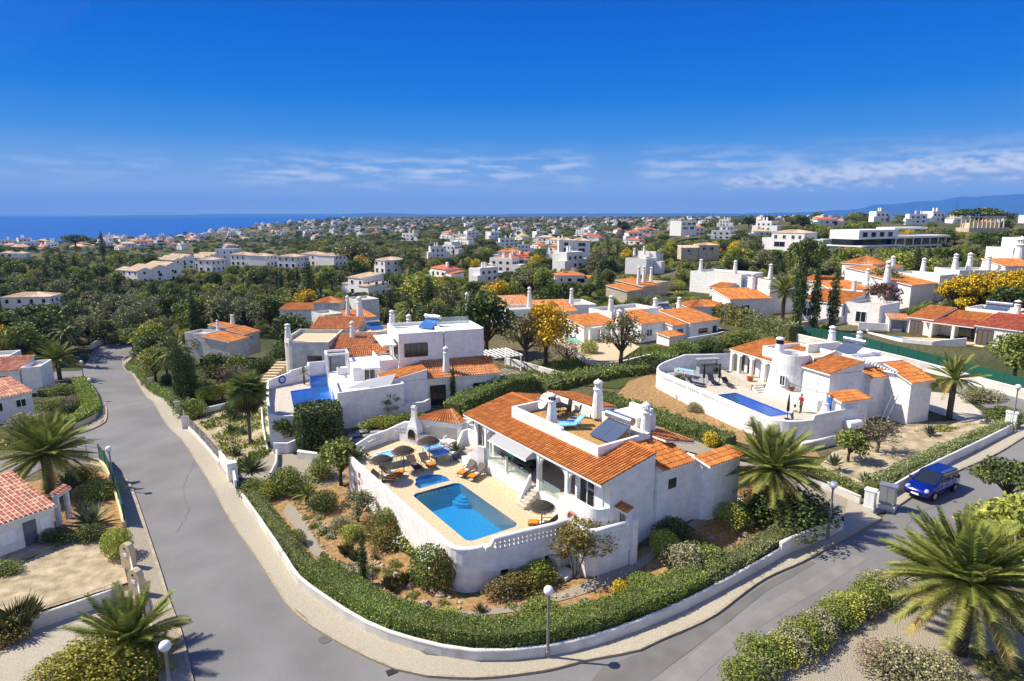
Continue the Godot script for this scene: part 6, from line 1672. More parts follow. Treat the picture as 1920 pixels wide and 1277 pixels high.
func plants_near() -> void:
	var H1 := Color(.045, .075, .014); var H2 := Color(.155, .185, .045)
	var wl := [V(-12.15, 0.05, -32.65), V(-10.19, 0.04, -30.85), V(-7.42, 0.03, -28.63), V(-4.78, 0.09, -27.23), V(-1.83, 0.12, -26.37), V(1.64, 0.12, -26.67), V(5.12, 0.35, -27.63), V(7.73, 0.56, -28.8), V(10.58, 0.84, -30.38)]
	hedge("clipped_hedge", "long clipped green hedge curving round the street corner behind the low white wall", inward(wl, .95), 1.5, 1.35, 400, .075, H1, H2, .08, 3, .4)
	hedge("loose_hedge", "thin olive green hedge along the left street, between white gate wall and clipped hedge", inward([V(-20.63, -0.3, -44.7), V(-18.27, -0.35, -41.53), V(-15.87, -0.22, -38.1), V(-13.54, 0, -34.61), V(-12.15, 0.05, -32.65)], .55), .75, 1.15, 190, .085, Color(.05, .07, .02), Color(.16, .175, .055), .2, 4, .3)
	hedge("loose_hedge", "dusty olive hedge beside the right street, below the palm at the orange soil bed", inward([V(10.58, 0.84, -30.38), V(13.12, 1.05, -31.91), V(15.65, 1.21, -33.64), V(17.63, 1.36, -34.64)], .8), 1.2, 1.15, 170, .085, Color(.06, .075, .03), Color(.17, .18, .08), .22, 5, .3)
	hedge("loose_hedge", "bristly hedge along the wall behind the blue car", [V(25.5, 1.58, -41.78), V(29.75, 1.8, -44.54), V(34.05, 1.84, -47.39), V(39.28, 1.96, -50.53), V(44.02, 2.53, -52.96)], 1.1, .95, 150, .1, Color(.06, .08, .03), Color(.19, .20, .09), .25, 6, .3)
	hedge("loose_hedge", "hedge along the driveway between the two villas, ending at the white cabinet", [V(21.09, 1.4, -48.95), V(22.57, 1.45, -46.4), V(23.7, 1.55, -43.65), V(24.55, 1.55, -41.22)], .9, .8, 130, .1, Color(.05, .07, .02), Color(.16, .17, .05), .25, 7, .1)
	hedge("loose_hedge", "leafy dark hedge running up behind the villa's roof terrace", [V(9.72, 1.15, -64.83), V(12.38, 1.21, -60.81), V(14.67, 1.31, -56.93), V(16.64, 1.46, -53.31), V(18.53, 1.54, -50.5)], 1.6, 1.25, 70, .16, Color(.03, .055, .013), Color(.12, .15, .04), .35, 8, .1)
	hedge("tall_hedge", "tall leafy hedge between the orange roof and the modern villa's forecourt", [V(-6.09, 0.37, -61.3), V(-4.07, 0.35, -65.87), V(-1.21, 0.68, -68.83), V(2.47, 1.1, -70.26)], 2.0, 2.0, 75, .16, Color(.04, .07, .014), Color(.15, .18, .045), .35, 9, .1)
	hedge("tall_hedge", "dense dark hedge beyond the roof terrace, right of the gravel forecourt", [V(3.05, 1.13, -69.47), V(6.39, 1.14, -72.89), V(11.2, 1.31, -75.3), V(16.2, 1.46, -77.4), V(19.5, 1.41, -79.8)], 3.0, 1.15, 45, .2, Color(.05, .075, .014), Color(.16, .18, .045), .5, 10, .1)
	hedge("clipped_hedge", "bright green clipped hedge in a hook shape at the side street on the left", [V(-63.8, -3.64, -89.9), V(-60.4, -3.52, -85.7), V(-56.8, -3.49, -81.2), V(-53.1, -3.26, -76.3), V(-48.45, -1.74, -69.08), V(-47.66, -1.56, -66.29), V(-47.56, -1.51, -64.04)], 1.7, 1.2, 60, .16, Color(.07, .11, .012), Color(.21, .245, .04), .1, 11, .2)
	hedge("clipped_hedge", "short clipped hedge across the left garden, ending at the hook shaped hedge", [V(-65.4, -3.48, -83.7), V(-63.9, -3.49, -84.5), V(-63, -3.51, -86)], 1.4, 1.0, 45, .17, Color(.05, .08, .012), Color(.16, .19, .04), .1, 12, .1)
	hedge("loose_hedge", "low hedge along the left street's far pavement", [V(-70.4, -6.61, -112.5), V(-57.3, -4.39, -94.8), V(-49.2, -3.77, -84.7), V(-40.21, -1.92, -72.46)], 1.0, 1.1, 50, .16, H1, H2, .3, 13, .1)
	hedge("tall_hedge", "brown tinged tall hedge by the curving road behind the middle villa", [V(35.1, 1.72, -126.1), V(37.1, 2.14, -113.7), V(39.6, 2.54, -104.7)], 2.2, 2.8, 22, .3, Color(.06, .06, .015), Color(.17, .15, .04), .4, 14, .1)
	hedge("tall_hedge", "long grey green hedge behind the white wall, above the right villa's orange roof", [V(39.6, 2.54, -104.7), V(40.7, 2.64, -98.3), V(41.8, 2.69, -91.2)], 2.2, 2.3, 22, .28, Color(.05, .06, .025), Color(.14, .15, .06), .4, 15, .1)
	var rr := RandomNumberGenerator.new(); rr.seed = 4
	var sh := smooth_line([V(19.52, 1.17, -30.08), V(16.41, 1, -28.17), V(13.72, 0.89, -26.56), V(11.71, 0.74, -25.3), V(10.37, 0.62, -24.29)], .62)
	for i in sh.size():
		grow(["loose_grey", "loose", "loose_grey", "loose_light", "loose"][rr.randi() % 5], "roadside_shrub", "scruffy shrub in the row along the near side of the right street", "shrub", on(sh[i].x + rr.randf_range(-.2, .2), sh[i].z + rr.randf_range(-.2, .2)), V(1.75, 1.3, 1.7) * rr.randf_range(.8, 1.2), rr.randf() * 6, "scruffy shrubs along the near side of the right street")
	hedge("loose_hedge", "scrub along the grassy plot, left of the right villa's back wall", [V(15.8, 1.46, -76.8), V(22.4, 1.26, -86.1), V(30.3, 1.55, -92), V(35.8, 2.09, -94.1)], 2.4, 1.1, 30, .22, Color(.04, .06, .012), Color(.13, .155, .04), .5, 17, .1)
	phoenix("date palm with wide arching fronds at the villa's back corner beside the driveway", V(16.73, 1.69, -38.07), 2.9, 3.4, 72, 1)
	phoenix("largest date palm, in the gravel plot at the bottom right corner", V(20.68, 1.05, -25.76), 3.3, 3.7, 96, 2)
	phoenix("date palm behind the pinkish roofed cottage on the left", V(-36.69, -0.71, -46.71), 2.9, 3.6, 76, 3)
	phoenix("date palm beside the lamp post and side street at upper left", V(-69.1, -3.72, -93.2), 2.9, 3.2, 60, 4)
	phoenix("young yellowish palm with short trunk by the pebbled drive at bottom left", V(-18.27, 0, -26.6), .7, 2.8, 58, 5)
	phoenix("sparse upright palm with thick dark trunk at the right end of the right villa", V(41.38, 2.02, -57.01), 3.6, 2.7, 34, 6)
	phoenix("feathery palm between white houses left of the three cypresses", V(47.4, 3.1, -109), 4.6, 3.4, 46, 7)
	phoenix("little palm standing in the rock garden left of the long pool wall", V(-15.17, -0.12, -43.34), .5, 1.3, 22, 8)
	fan_palm("slender fan palm with dry skirt on the flowery lawn", V(-25.04, -0.6, -57.18), 5.3, 1.9)
	phoenix("small potted palm beside the cobalt pool", w3(-12.6, 2.3, -6.2), 1.0, 1.0, 16, 9)
	grow("red_flower", "flowering_shrub", "tall green shrub with orange blossom against the long pool wall", "shrub", V(-8.24, 0.14, -38.57), V(2.1, 2.0, 2.0), 0)
	grow("ball", "round_bush", "large dark round bush at the near corner of the pool wall", "bush", V(-4.8, 0.16, -32.63), V(2.2, 2.5, 2.2), 1)
	grow("ball", "round_bush", "small dark ball shaped bush beside the garden path", "bush", V(-13.95, -0.09, -37.46), V(1.25, 1.15, 1.25), 2)
	grow("thin_cypress", "young_cypress", "slim young cypress in the middle of the rock garden", "cypress", V(-8.51, 0.13, -32.69), V(4.5, 3.5, 4.5), 0)
	grow("rusty", "shrub", "rust tinged rounded shrub right of the slim cypress", "shrub", V(-8.32, 0.14, -37.18), V(2.2, 1.4, 2.0), 1)
	grow("white_flower", "flowering_shrub", "low shrub with white flowers between rusty shrub and pool wall", "shrub", V(-6.9, 0.16, -36.75), V(1.9, 1.5, 1.7), 2)
	grow("loose_light", "shrub", "bright green leafy shrub left of the rusty shrub", "shrub", V(-10.51, 0.08, -37.97), V(1.5, 1.2, 1.4), 3)
	grow("olive", "olive_tree", "small feathery olive tree above the rock garden near the painted flowers", "olive tree", V(-10.64, 0.09, -40.3), V(2.6, 2.4, 2.6), 0)
	grow("loose_grey", "shrub", "grey green cushion shrub in the upper rock garden", "shrub", V(-11.61, 0.04, -39.47), V(1.5, 1.0, 1.3), 1)
	grow("loose", "oleander", "big leafy oleander beside the gravel court at the garden's upper left", "shrub", V(-17.52, -0.2, -45.61), V(2.9, 2.3, 2.7), 2)
	grow("small", "small_tree", "small green tree close to the far end of the pool wall", "tree", V(-13.44, 0.03, -46.36), V(4.2, 3.9, 4.2), 1)
	grow("loose", "oleander", "green bush left of the small tree near the gravel court", "shrub", V(-15.42, -0.08, -48.05), V(2.3, 2.0, 2.1), 5)
	grow("loose_dark", "shrub", "dark shrub in the rock garden right of the little palm", "shrub", V(-13.58, 0.01, -42.22), V(2.0, 1.6, 1.9), 4)
	grow("loose_light", "shrub", "yellow green bush behind the low wall near the white gate post", "shrub", V(-18.56, -0.28, -44.83), V(1.8, 1.5, 1.7), 5)
	grow("loose", "shrub", "green bush at the end of the thin hedge beside the gate wall", "shrub", V(-19.78, -0.28, -45.12), V(1.9, 1.7, 1.8), .4)
	grow("loose_grey", "shrub", "low grey bush by the path below the slim cypress", "shrub", V(-9.43, 0.11, -33.03), V(2.4, 1.1, 1.8), 1)
	grow("dry", "dry_shrub", "dead brown brush in the hedge gap by the tree stump", "shrub", V(-10.96, 0.08, -33.08), V(1.5, 1.3, 1.5), 1)
	grow("dry", "dry_shrub", "grey dry brush in the thin hedge beside the small ball bush", "shrub", V(-13.53, -0.02, -35.8), V(1.1, 1.3, 1.3), 2)
	grow("magenta", "climber", "flowering climber spilling down the wall beside the dark round bush", "climber", V(-3.85, 0.17, -31.99), V(1.1, 2.9, 1.0), 0)
	var bg := grow("rusty", "bougainvillea_tree", "rusty spreading bougainvillea growing over the wall by the air conditioner", "shrub", V(4.12, 0.52, -33.47) + V(0, 1.5, 0), V(3.8, 1.9, 2.6), .5)
	var bt := MB.new(); bt.col = Color(.16, .13, .10)
	var b0 := V(3.63, 0.44, -32.89)
	for q in [V(.2, 2.2, -.3), V(-.6, 2.4, -.2), V(.9, 2.3, .1), V(.1, 2.6, .4)]: bt.tube([b0, b0 + q * .5 + V(0, .2, 0), b0 + q], .06, .03, 5)
	for i in bt.v.size(): bt.v[i] = bg.transform.affine_inverse() * bt.v[i]
	part("stems", bt, M.bark, bg)
	grow("rusty", "shrub", "wide brownish shrub against the wall under the vent openings", "shrub", V(0.45, 0.32, -31.86), V(3.6, 1.3, 1.6), .3)
	grow("loose_light", "shrub", "bright shrub at the right of the brownish shrub, below the air conditioner", "shrub", V(1.53, 0.36, -32.64), V(2.0, 1.5, 1.6), .8)
	grow("dry", "dry_shrub", "silvery dry shrub left of the brownish shrub under the wall", "shrub", V(-0.59, 0.29, -31.41), V(1.8, 1.2, 1.4), .3)
	grow("ball", "round_bush", "flattened round bush standing behind the clipped hedge right of the yellow bush", "bush", V(7.21, 0.62, -31.2), V(2.0, 1.1, 1.9), 3)
	grow("yellow_ball", "yellow_bush", "small yellow bush behind the clipped hedge", "bush", V(5.9, 0.52, -31.05), V(.9, 1.0, .9), 0)
	grow("loose", "round_bush", "green dome bush behind the lamp post at the clipped hedge", "bush", V(1.45, 0.28, -29.45), V(2.2, 1.2, 2.0), 0)
	grow("loose_light", "round_bush", "low bright bush behind the hedge at the path junction", "bush", V(-3.39, 0.17, -29.26), V(1.5, .8, 1.4), 0)
	grow("bright_ball", "round_bush", "olive round bush at the shaded right side of the villa", "bush", V(8.99, 1.3, -34.02), V(1.9, 1.5, 1.8), 2)
	grow("loose_dark", "shrub", "dark shrub in the villa's shade behind the olive round bush", "shrub", V(9.83, 1.55, -35.3), V(2.4, 1.5, 2.0), 2)
	grow("loose_grey", "shrub", "large grey olive shrub in front of the orange soil on the right", "shrub", V(9.79, 1.02, -32.49), V(2.5, 2.0, 2.3), 1)
	grow("loose", "shrub", "green shrub right of the grey olive shrub", "shrub", V(11.38, 1.1, -32.53), V(2.2, 1.6, 2.0), 5)
	grow("loose_light", "shrub", "bright shrub under the white wall left of the date palm", "shrub", V(13.97, 1.65, -36.93), V(2.1, 1.7, 2.0), 1)
	grow("loose_dark", "oleander", "big dark oleander under the date palm next to the right lamp post", "shrub", V(17.65, 1.5, -36.19), V(4.4, 2.9, 4.0), 3)
	grow("loose_dark", "oleander", "dark shrub at the foot of the date palm's trunk", "shrub", V(16.34, 1.74, -38.44), V(2.6, 1.7, 2.4), 1)
	for q in [V(-11.95, 0.02, -38.22), V(-8.33, 0.14, -33.93), V(-5.49, 0.15, -31.52), V(-3.71, 0.17, -30.76), V(-10.25, 0.11, -34.38), V(-7.97, 0.1, -31.1), V(-6.82, 0.14, -32.29), V(-8.38, 0.14, -35.39), V(-7.03, 0.15, -34.66), V(-13.5, -0.03, -40.92), V(-14.5, -0.12, -41.09), V(-10.37, 0.1, -36.09), V(-9.58, 0.12, -35.3), V(-7.22, 0.15, -33.63), V(-5.99, 0.15, -32.81), V(-12.56, -0.01, -38.98), V(-13.54, -0.06, -39.82), V(4.02, 0.38, -30.45), V(3.26, 0.34, -30.04), V(12.85, 1.13, -32.86), V(11.61, 1.49, -34.91), V(-1.7, 0.23, -29.98), V(0, 0.28, -30.36)]:
		grow(["low", "white_flower", "tuft", "low", "yucca"][rr.randi() % 5], "rockery_plant", "little plant among the stones of the rock garden", "plant", q, u(rr.randf_range(.55, 1.0)), rr.randf() * 6, "little plants of the rock garden")
	grow("block", "trimmed_bush", "tall dark bush trimmed to a block before the modern villa's pool", "bush", V(-17.9, -0.12, -55.62), V(3.9, 4.0, 3.0), Y3)
	grow("small", "small_tree", "little lollipop tree in the white planter below the cobalt pool", "tree", V(-21.2, -0.32, -55.89) + V(0, .3, 0), V(2.6, 2.5, 2.6), 0)
	grow("sparse", "small_tree", "thin grey tree in front of the wall with the emblem", "tree", V(-12.38, 0.33, -62.08), V(3.4, 3.0, 3.4), 0)
	grow("thin_cypress", "cypress_tree", "slim dark cypress beside the modern villa's dark door", "cypress", V(-6.53, 0.32, -67.34), V(5.4, 4.6, 5.4), 0)
	grow("loose_light", "shrub", "leafy shrub bed below the modern villa's step wall", "shrub", V(-12.7, 0.23, -60.05), V(4.2, 1.3, 2.2), .3)
	grow("loose", "shrub", "dark green bed plants behind the barbecue", "shrub", V(-10.21, 0.34, -60.54), V(4.0, 1.3, 2.0), .2)
	grow("loose_grey", "shrub", "grey leafy shrub outside the stepped end of the pool wall", "shrub", V(-12.78, 0.04, -54.94), V(2.6, 1.3, 1.8), .6)
	grow("yucca", "yucca", "spiky yucca beside the white gate post by the street", "yucca", V(-22.21, -0.42, -50.26), u(2.2), 0)
	grow("agave", "agave", "grey agave on the flowery lawn left of the fan palm", "agave", V(-26.85, -0.57, -59.92), u(1.0), 0)
	grow("yucca", "yucca", "dark rosette in the middle of the flowery lawn", "yucca", V(-28.62, -0.64, -60.91), u(1.3), 0)
	grow("loose_dark", "shrub", "dark upright shrub at the back of the flowery lawn", "shrub", V(-30.34, -0.83, -65.59), V(2.0, 2.3, 2.0), 0)
	grow("yucca", "yucca", "low rosette near the front of the flowery lawn", "yucca", V(-25.43, -0.72, -54.62), u(1.3), 0)
	grow("loose", "shrub", "large laurel bush at the corner of the fenced lawn", "shrub", V(-37, -1.96, -69.74), V(3.0, 2.4, 2.8), 0)
	grow("loose_dark", "shrub", "dark broad leaved bush behind the laurel", "shrub", V(-38.4, -1.87, -75.9), V(3.2, 3.0, 3.0), 0)
	for q in [V(-37.69, -1.91, -74.17), V(-36.92, -1.89, -74.76), V(-36.1, -1.85, -75.5), V(-35.4, -1.8, -76.1)]:
		grow("light", "hedge_plant", "upright golden green hedge plant in the row at the back of the flowery lawn", "shrub", q, V(2.4, 2.4, 2.4), q.x, "row of upright hedge plants")
	var gc := MB.new()
	for i in 5200:
		var a := rr.randf(); var b := rr.randf()
		var p: Vector3 = (V(-35.52, -1.89, -67.62)).lerp(V(-28.9, -0.81, -71.24), a).lerp((V(-23.15, -0.47, -49.8)).lerp(V(-22.13, -0.46, -54.63), a), b)
		var keep := sin(p.x * 1.3) + cos(p.z * 1.1 + p.x) + rr.randf_range(-1, 1)
		if keep < -.3: continue
		p.y = gh(p.x, p.z) + .1
		gc.col = Color(.085, .14, .018).lerp(Color(.24, .30, .05), rr.randf())
		if rr.randf() < .06: gc.col = Color(.55, .42, .02)
		for k in 2: gc.leaf(p + rdir(rr) * .08, (rdir(rr) + V(0, .6, 0)) * .2, rdir(rr) * .07)
	stuff("ground_cover", gc, M.leaf, "trailing green ground cover with yellow flowers on the fenced lawn", "ground cover")
	var wg := MB.new()
	for i in 5200:
		var a := rr.randf(); var b := rr.randf()
		var p: Vector3 = (V(1.1, 0.93, -81.8)).lerp(V(5.71, 1.15, -72.4), b).lerp((V(22.9, 1.19, -94.4)).lerp(V(19.3, 1.43, -79.2), b), a)
		p = on(p.x, p.z, .08)
		wg.col = Color(.08, .12, .02).lerp(Color(.22, .27, .055), rr.randf())
		for k in 2: wg.leaf(p + V(rr.randf_range(-.2, .2), 0, rr.randf_range(-.2, .2)), V(rr.randf_range(-.2, .2), rr.randf_range(.15, .5), rr.randf_range(-.2, .2)), V(.05, 0, .03))
	stuff("wild_grass", wg, M.leaf, "wild green grass and weeds on the open plot behind the villas", "grass")
	grow("small", "small_tree", "round headed little tree by the low wall under the right villa's terrace", "tree", V(26.89, 1.54, -47.47), V(3.0, 2.7, 3.0), 0)
	grow("bare", "bare_tree", "grey half bare tree on the sandy plot of the right villa", "tree", V(30.1, 1.68, -49.17), V(5.2, 4.2, 5.0), 0)
	grow("bare", "bare_tree", "dark bare thorn against the right villa's long white wall", "tree", V(21.89, 1.29, -54.34), V(2.6, 2.4, 2.6), 1)
	grow("agave", "agave", "stemmed succulent on the sandy plot beside the driveway hedge", "agave", V(24.91, 1.48, -45.8) + V(0, .5, 0), u(1.2), 0)
	grow("agave", "agave", "spiky agave standing near the hedge behind the blue car", "agave", V(25.73, 1.6, -42.9) + V(0, .25, 0), u(1.0), 1)
	grow("agave", "agave", "agave at the end of the rocky bed right of the bare tree", "agave", V(36.93, 1.78, -52.99) + V(0, .2, 0), u(1.1), 1)
	grow("low", "shrub", "low green clump at the stone edged bed of the right villa", "shrub", V(39.2, 1.87, -54.42), V(2.6, .8, 1.4), 0)
	grow("loose_grey", "shrub", "grey cushion on the sand left of the right villa's long wall", "shrub", V(18.69, 1.22, -61.82), V(1.5, 1.1, 1.5), 0)
	grow("loose", "shrub", "green dome shrub on the sand by the right villa's far wall", "shrub", V(18.63, 1.31, -66.11), V(1.4, .9, 1.4), 0)
	grow("sparse", "small_tree", "thin sapling in front of the right villa's curved wall", "tree", V(18.63, 1.39, -67.92), V(2.4, 2.4, 2.4), 0)
	grow("yellow_ball", "yellow_bush", "yellowish bush in the hedge behind the third white chimney", "bush", V(17, 1.61, -50.83), V(1.5, 1.4, 1.5), 0)
	grow("loose_grey", "shrub", "large silvery thorn bush by the driveway at the right edge", "shrub", V(47.96, 2.24, -62.21), V(3.6, 1.6, 2.6), 0)
	grow("loose", "shrub", "green verge shrub next to the lamp at the right edge", "shrub", V(44.83, 2.55, -54.82), V(3.4, 1.5, 2.4), 0)
	grow("green", "small_tree", "dark leafy tree beside the ramp at the right edge", "tree", V(55.2, 3.03, -67.07), V(5.5, 5.6, 5.5), 0)
	grow("pine", "pine_tree", "bright pine bush beside the street at the right edge, upper of two", "pine tree", V(31.19, 1.65, -36.93), V(4.0, 4.2, 4.0), 1)
	grow("light", "pine_tree", "bright spreading pine bush at the right edge behind the big palm", "pine tree", V(28.03, 1.45, -31.79), V(6.0, 4.6, 6.0), 2)
	grow("loose_grey", "shrub", "grey sage bush at the bottom edge left of the big palm's trunk", "shrub", V(17.27, 0.93, -24.46), V(2.3, 1.6, 2.2), 0)
	grow("dry", "dry_shrub", "thin brownish bush between the scruffy hedge and the sage bush", "shrub", V(16.34, 0.92, -24.91), V(1.8, 1.5, 1.8), 0)
	grow("loose_grey", "shrub", "pale green bush at the foot of the big palm", "shrub", V(18.6, 0.95, -23.98), V(2.2, 1.4, 2.0), 2)
	grow("low", "shrub", "low shrub on the gravel at the bottom right corner", "shrub", V(21.82, 1.02, -24.55), V(2.4, 1.0, 2.0), 2)
	grow("golden", "shrub", "yellowish bush filling the bottom edge left of the young palm", "shrub", V(-18.7, 0, -25.02), V(3.9, 2.5, 3.4), 0)
	grow("golden", "shrub", "yellow olive bush at the bottom left between pebbled drive and young palm", "shrub", V(-20.28, 0, -24.86), V(2.4, 1.7, 2.2), 0)
	grow("golden", "shrub", "yellow green bush under the young palm by the near lamp", "shrub", V(-17.32, 0, -25.36), V(2.2, 1.5, 2.0), 1)
	grow("tuft", "ornamental_grass", "tall grassy clump at the end of the curved wall on the left edge", "grass clump", V(-25.4, -0.06, -28.84), V(1.9, 1.8, 1.9), 0)
	grow("rusty", "shrub", "brown bush below the grassy clump at the left edge", "shrub", V(-25.59, -0.05, -28.21), V(2.2, 1.2, 2.0), 0)
	grow("loose_dark", "shrub", "dark bush in front of the cottage wall beside the dark door", "shrub", V(-30.07, -0.29, -38.22), V(2.2, 1.1, 1.4), 0)
	grow("loose", "shrub", "small bush against the cottage wall at the left edge", "shrub", V(-30.59, -0.22, -34.51), V(2.0, .9, 1.2), 0)
	grow("agave", "agave", "big agave in the cottage garden", "agave", V(-29.44, -0.32, -40.7), u(2.0), 0)
	grow("loose_dark", "round_bush", "dark mound bush before the big agave", "bush", V(-28.07, -0.28, -38.62), V(1.7, 1.2, 1.6), 0)
	grow("bright_ball", "round_bush", "bright leafy bush at the end of the green mesh fence", "bush", V(-24.9, -0.24, -36.35), V(1.9, 2.0, 1.9), 0)
	grow("yucca", "yucca", "yellow edged yucca behind the cottage garden's low wall", "yucca", V(-31.56, -0.42, -43.07), u(1.3), 0)
	grow("loose_light", "shrub", "mixed bush inside the green fence beside the lamp", "shrub", V(-32.03, -0.5, -45.77), V(3.0, 1.4, 2.4), 0)
	grow("loose", "shrub", "dark garden bush between date palm and green fence", "shrub", V(-35.75, -0.73, -48.77), V(2.6, 1.5, 2.2), 0)
	grow("agave", "agave", "agave clump below the date palm in the fenced garden", "agave", V(-35.63, -0.68, -47.32), u(1.7), 1)
	var lg := [V(-52.41, -1.53, -62.6), V(-53.41, -1.72, -65.7), V(-48.34, -1.49, -60.14), V(-53.12, -2.04, -68.45), V(-49.82, -1.55, -65.2), V(-50.19, -1.68, -67.38), V(-58.8, -3.48, -77), V(-61.1, -3.49, -78.1), V(-59.5, -3.49, -79.3), V(-55.1, -3.35, -75.4), V(-58.2, -3.49, -80.5), V(-52.36, -1.65, -65.48), V(-49.36, -1.48, -59.37), V(-62, -3.5, -83.8), V(-64.9, -3.61, -89.7)]
	var ln := ["bare", "loose_grey", "loose_dark", "dry", "loose_light", "low", "loose"]
	for i in lg.size():
		grow(ln[i % 7], "garden_shrub", "shrub in the crowded garden inside the hook shaped hedge", "shrub", lg[i], V(2.4, 1.5, 2.2) * rr.randf_range(.8, 1.25), i, "shrubs in the left garden")
	grow("column_cypress", "cypress_tree", "thick dark cypress, left one of the pair beside the left street", "cypress", V(-40.82, -1.89, -74.78), V(6.4, 8.9, 6.4), 0)
	grow("column_cypress", "cypress_tree", "smaller dark cypress, right one of the pair beside the left street", "cypress", V(-39.7, -1.89, -75.4), V(4.8, 7.2, 4.8), 2)
	var sl := [["light", 292, 716, 5.6], ["olive", 272, 690, 4.8], ["light", 288, 672, 7.5], ["far_palm", 262, 668, 7.0], ["far_palm", 375, 690, 6.5], ["green", 250, 660, 5.5]]
	var sd := ["yellow green tree leaning over the far pavement left of the cypress pair", "grey green tree at the bend of the far pavement", "tall pale tree behind the far pavement's bend", "palm at the far end of the left street's pavement", "palm crown behind the cypress pair", "green tree closing the left street's far end on the right"]
	for i in sl.size():
		var q: Array = sl[i]
		grow(q[0], "street_tree", sd[i], "tree", Gp(i), u(q[3]), i * 1.7)
	for q in [V(-48.2, -4.48, -98.1), V(-46.6, -4.47, -98.7), V(-44.7, -4.42, -99.2), V(-42.6, -4.3, -99.5), V(-40.7, -4.09, -99.7)]:
		grow("loose_dark", "shrub", "dark shrub in the row before the low houses left of the old villa", "shrub", q, V(4.2, 2.6, 3.2), q.x, "shrubs before the low houses")
	grow("dark", "tree", "dark tree hiding the low houses behind the fan palm, left one", "tree", V(-45.8, -4.47, -94.7), V(5.5, 4.6, 5.0), 1)
	grow("green", "tree", "green tree hiding the low houses behind the fan palm, right one", "tree", V(-42.9, -4.35, -95.3), V(5.0, 4.2, 4.6), 2)
	grow("gold", "golden_tree", "golden leaved tree in front of the middle villa's neighbour", "tree", V(4.6, 1.06, -83.1), u(8.6), 0)
	grow("sparse", "tree", "greyish tree left of the golden tree by the pergola", "tree", V(1.8, 0.95, -81.7), u(7.6), 1)
	grow("dark", "tree", "tall dark tree behind the modern villa's pergola", "tree", V(-3.7, 0.77, -89.6), u(9.5), 2)
	grow("sparse", "tree", "thin straight tree before the round pool wall of the middle villa", "tree", V(14.1, 1.33, -79), u(7.6), 3)
	grow("dry", "dry_shrub", "reddish brown bush hanging over the round pool wall", "shrub", V(7.7, 1.1, -86.8), V(4.4, 3.0, 2.8), 0)
	grow("bright_ball", "round_bush", "bright round bush at the rim of the teal pool", "bush", V(11.1, 1.1, -88.2), V(2.6, 2.4, 2.4), 0)
	grow("loose", "shrub", "shrub before the grey wall of the middle villa, left one", "shrub", V(24.1, 1.28, -87.4), V(4.0, 2.5, 3.2), 0)
	grow("loose_dark", "shrub", "dark shrub before the grey wall of the middle villa, right one", "shrub", V(28.6, 1.43, -89.5), V(3.4, 2.2, 3.0), 0)
	grow("loose", "shrub", "green bush mass right of the middle villa's grey wall", "shrub", V(34.3, 1.9, -91.1), V(6.0, 2.8, 3.6), 0)
	grow("dark", "fig_tree", "wide dark fig tree among the old villa's orange roofs", "tree", V(-43.7, -6.59, -122.3), V(10.5, 8.6, 9.0), 0)
	grow("bare", "bare_tree", "leafless grey tree before the low houses left of the old villa", "tree", V(-37.5, -1.81, -79.7), u(5.0), 0)
	grow("bare", "bare_tree", "second leafless tree above the hedge plants near the fan palm", "tree", V(-36.3, -1.78, -81.4), u(4.4), 3)
	grow("cypress", "cypress_tree", "tall cypress, left one of the three before the white bungalow", "cypress", V(44.8, 2.96, -97.5), V(8, 13, 8), 0)
	grow("cypress", "cypress_tree", "cypress in the middle of the three before the white bungalow", "cypress", V(47.1, 3.07, -96.9), V(7, 10.5, 7), 0)
	grow("cypress", "cypress_tree", "cypress on the right of the three before the white bungalow", "cypress", V(49.7, 3.17, -96.3), V(7.5, 10, 7.5), 2)
	grow("pine", "pine_tree", "tall dark conifer just behind the three cypresses", "tree", V(64.7, 2.81, -138.5), V(8, 13, 8), 0)
	grow("purple", "purple_tree", "purple leaved tree right of the white house with the dark window", "tree", V(62.9, 3.39, -106.2), u(6.6), 0)
	grow("olive", "tree", "round green tree behind the purple tree", "tree", V(72.5, 3.91, -122.1), u(7.5), 0)
	var ac := [V(77.3, 3.81, -109.3), V(80.2, 4.27, -109.5), V(82.6, 4.62, -108.4), V(84.4, 4.72, -106.5), V(87.1, 5.17, -106.6)]
	for i in ac.size(): grow("acacia", "acacia_tree", "yellow blooming acacia in the row above the villa at the right edge", "acacia", ac[i], u(6.8), i, "yellow acacias")
	grow("light", "tree", "big yellow green tree behind the modern villa's tall box", "tree", V(-23.8, -5.43, -168.2), V(15, 11, 14), 0)
	grow("bare", "bare_tree", "wide bare twiggy tree behind the modern villa's roof", "tree", V(-15.9, -5.39, -154.2), V(13, 8, 10), 0)
	grow("acacia", "acacia_tree", "yellow flowering bush above the turquoise slide of pool behind the modern villa", "acacia", V(-15.2, -5.39, -149.7), V(6, 4, 5), 0)
	grow("pine", "pine_tree", "broad dark pine in the valley on the left, behind the date palm by the lamp", "pine tree", V(-89.6, -5.3, -119.3), V(13, 9.5, 12), 0)
	grow("acacia", "acacia_tree", "olive yellow round tree at the left edge above the bungalow roofs", "tree", V(-92.1, -4.56, -111.5), V(7, 6, 7), 0)
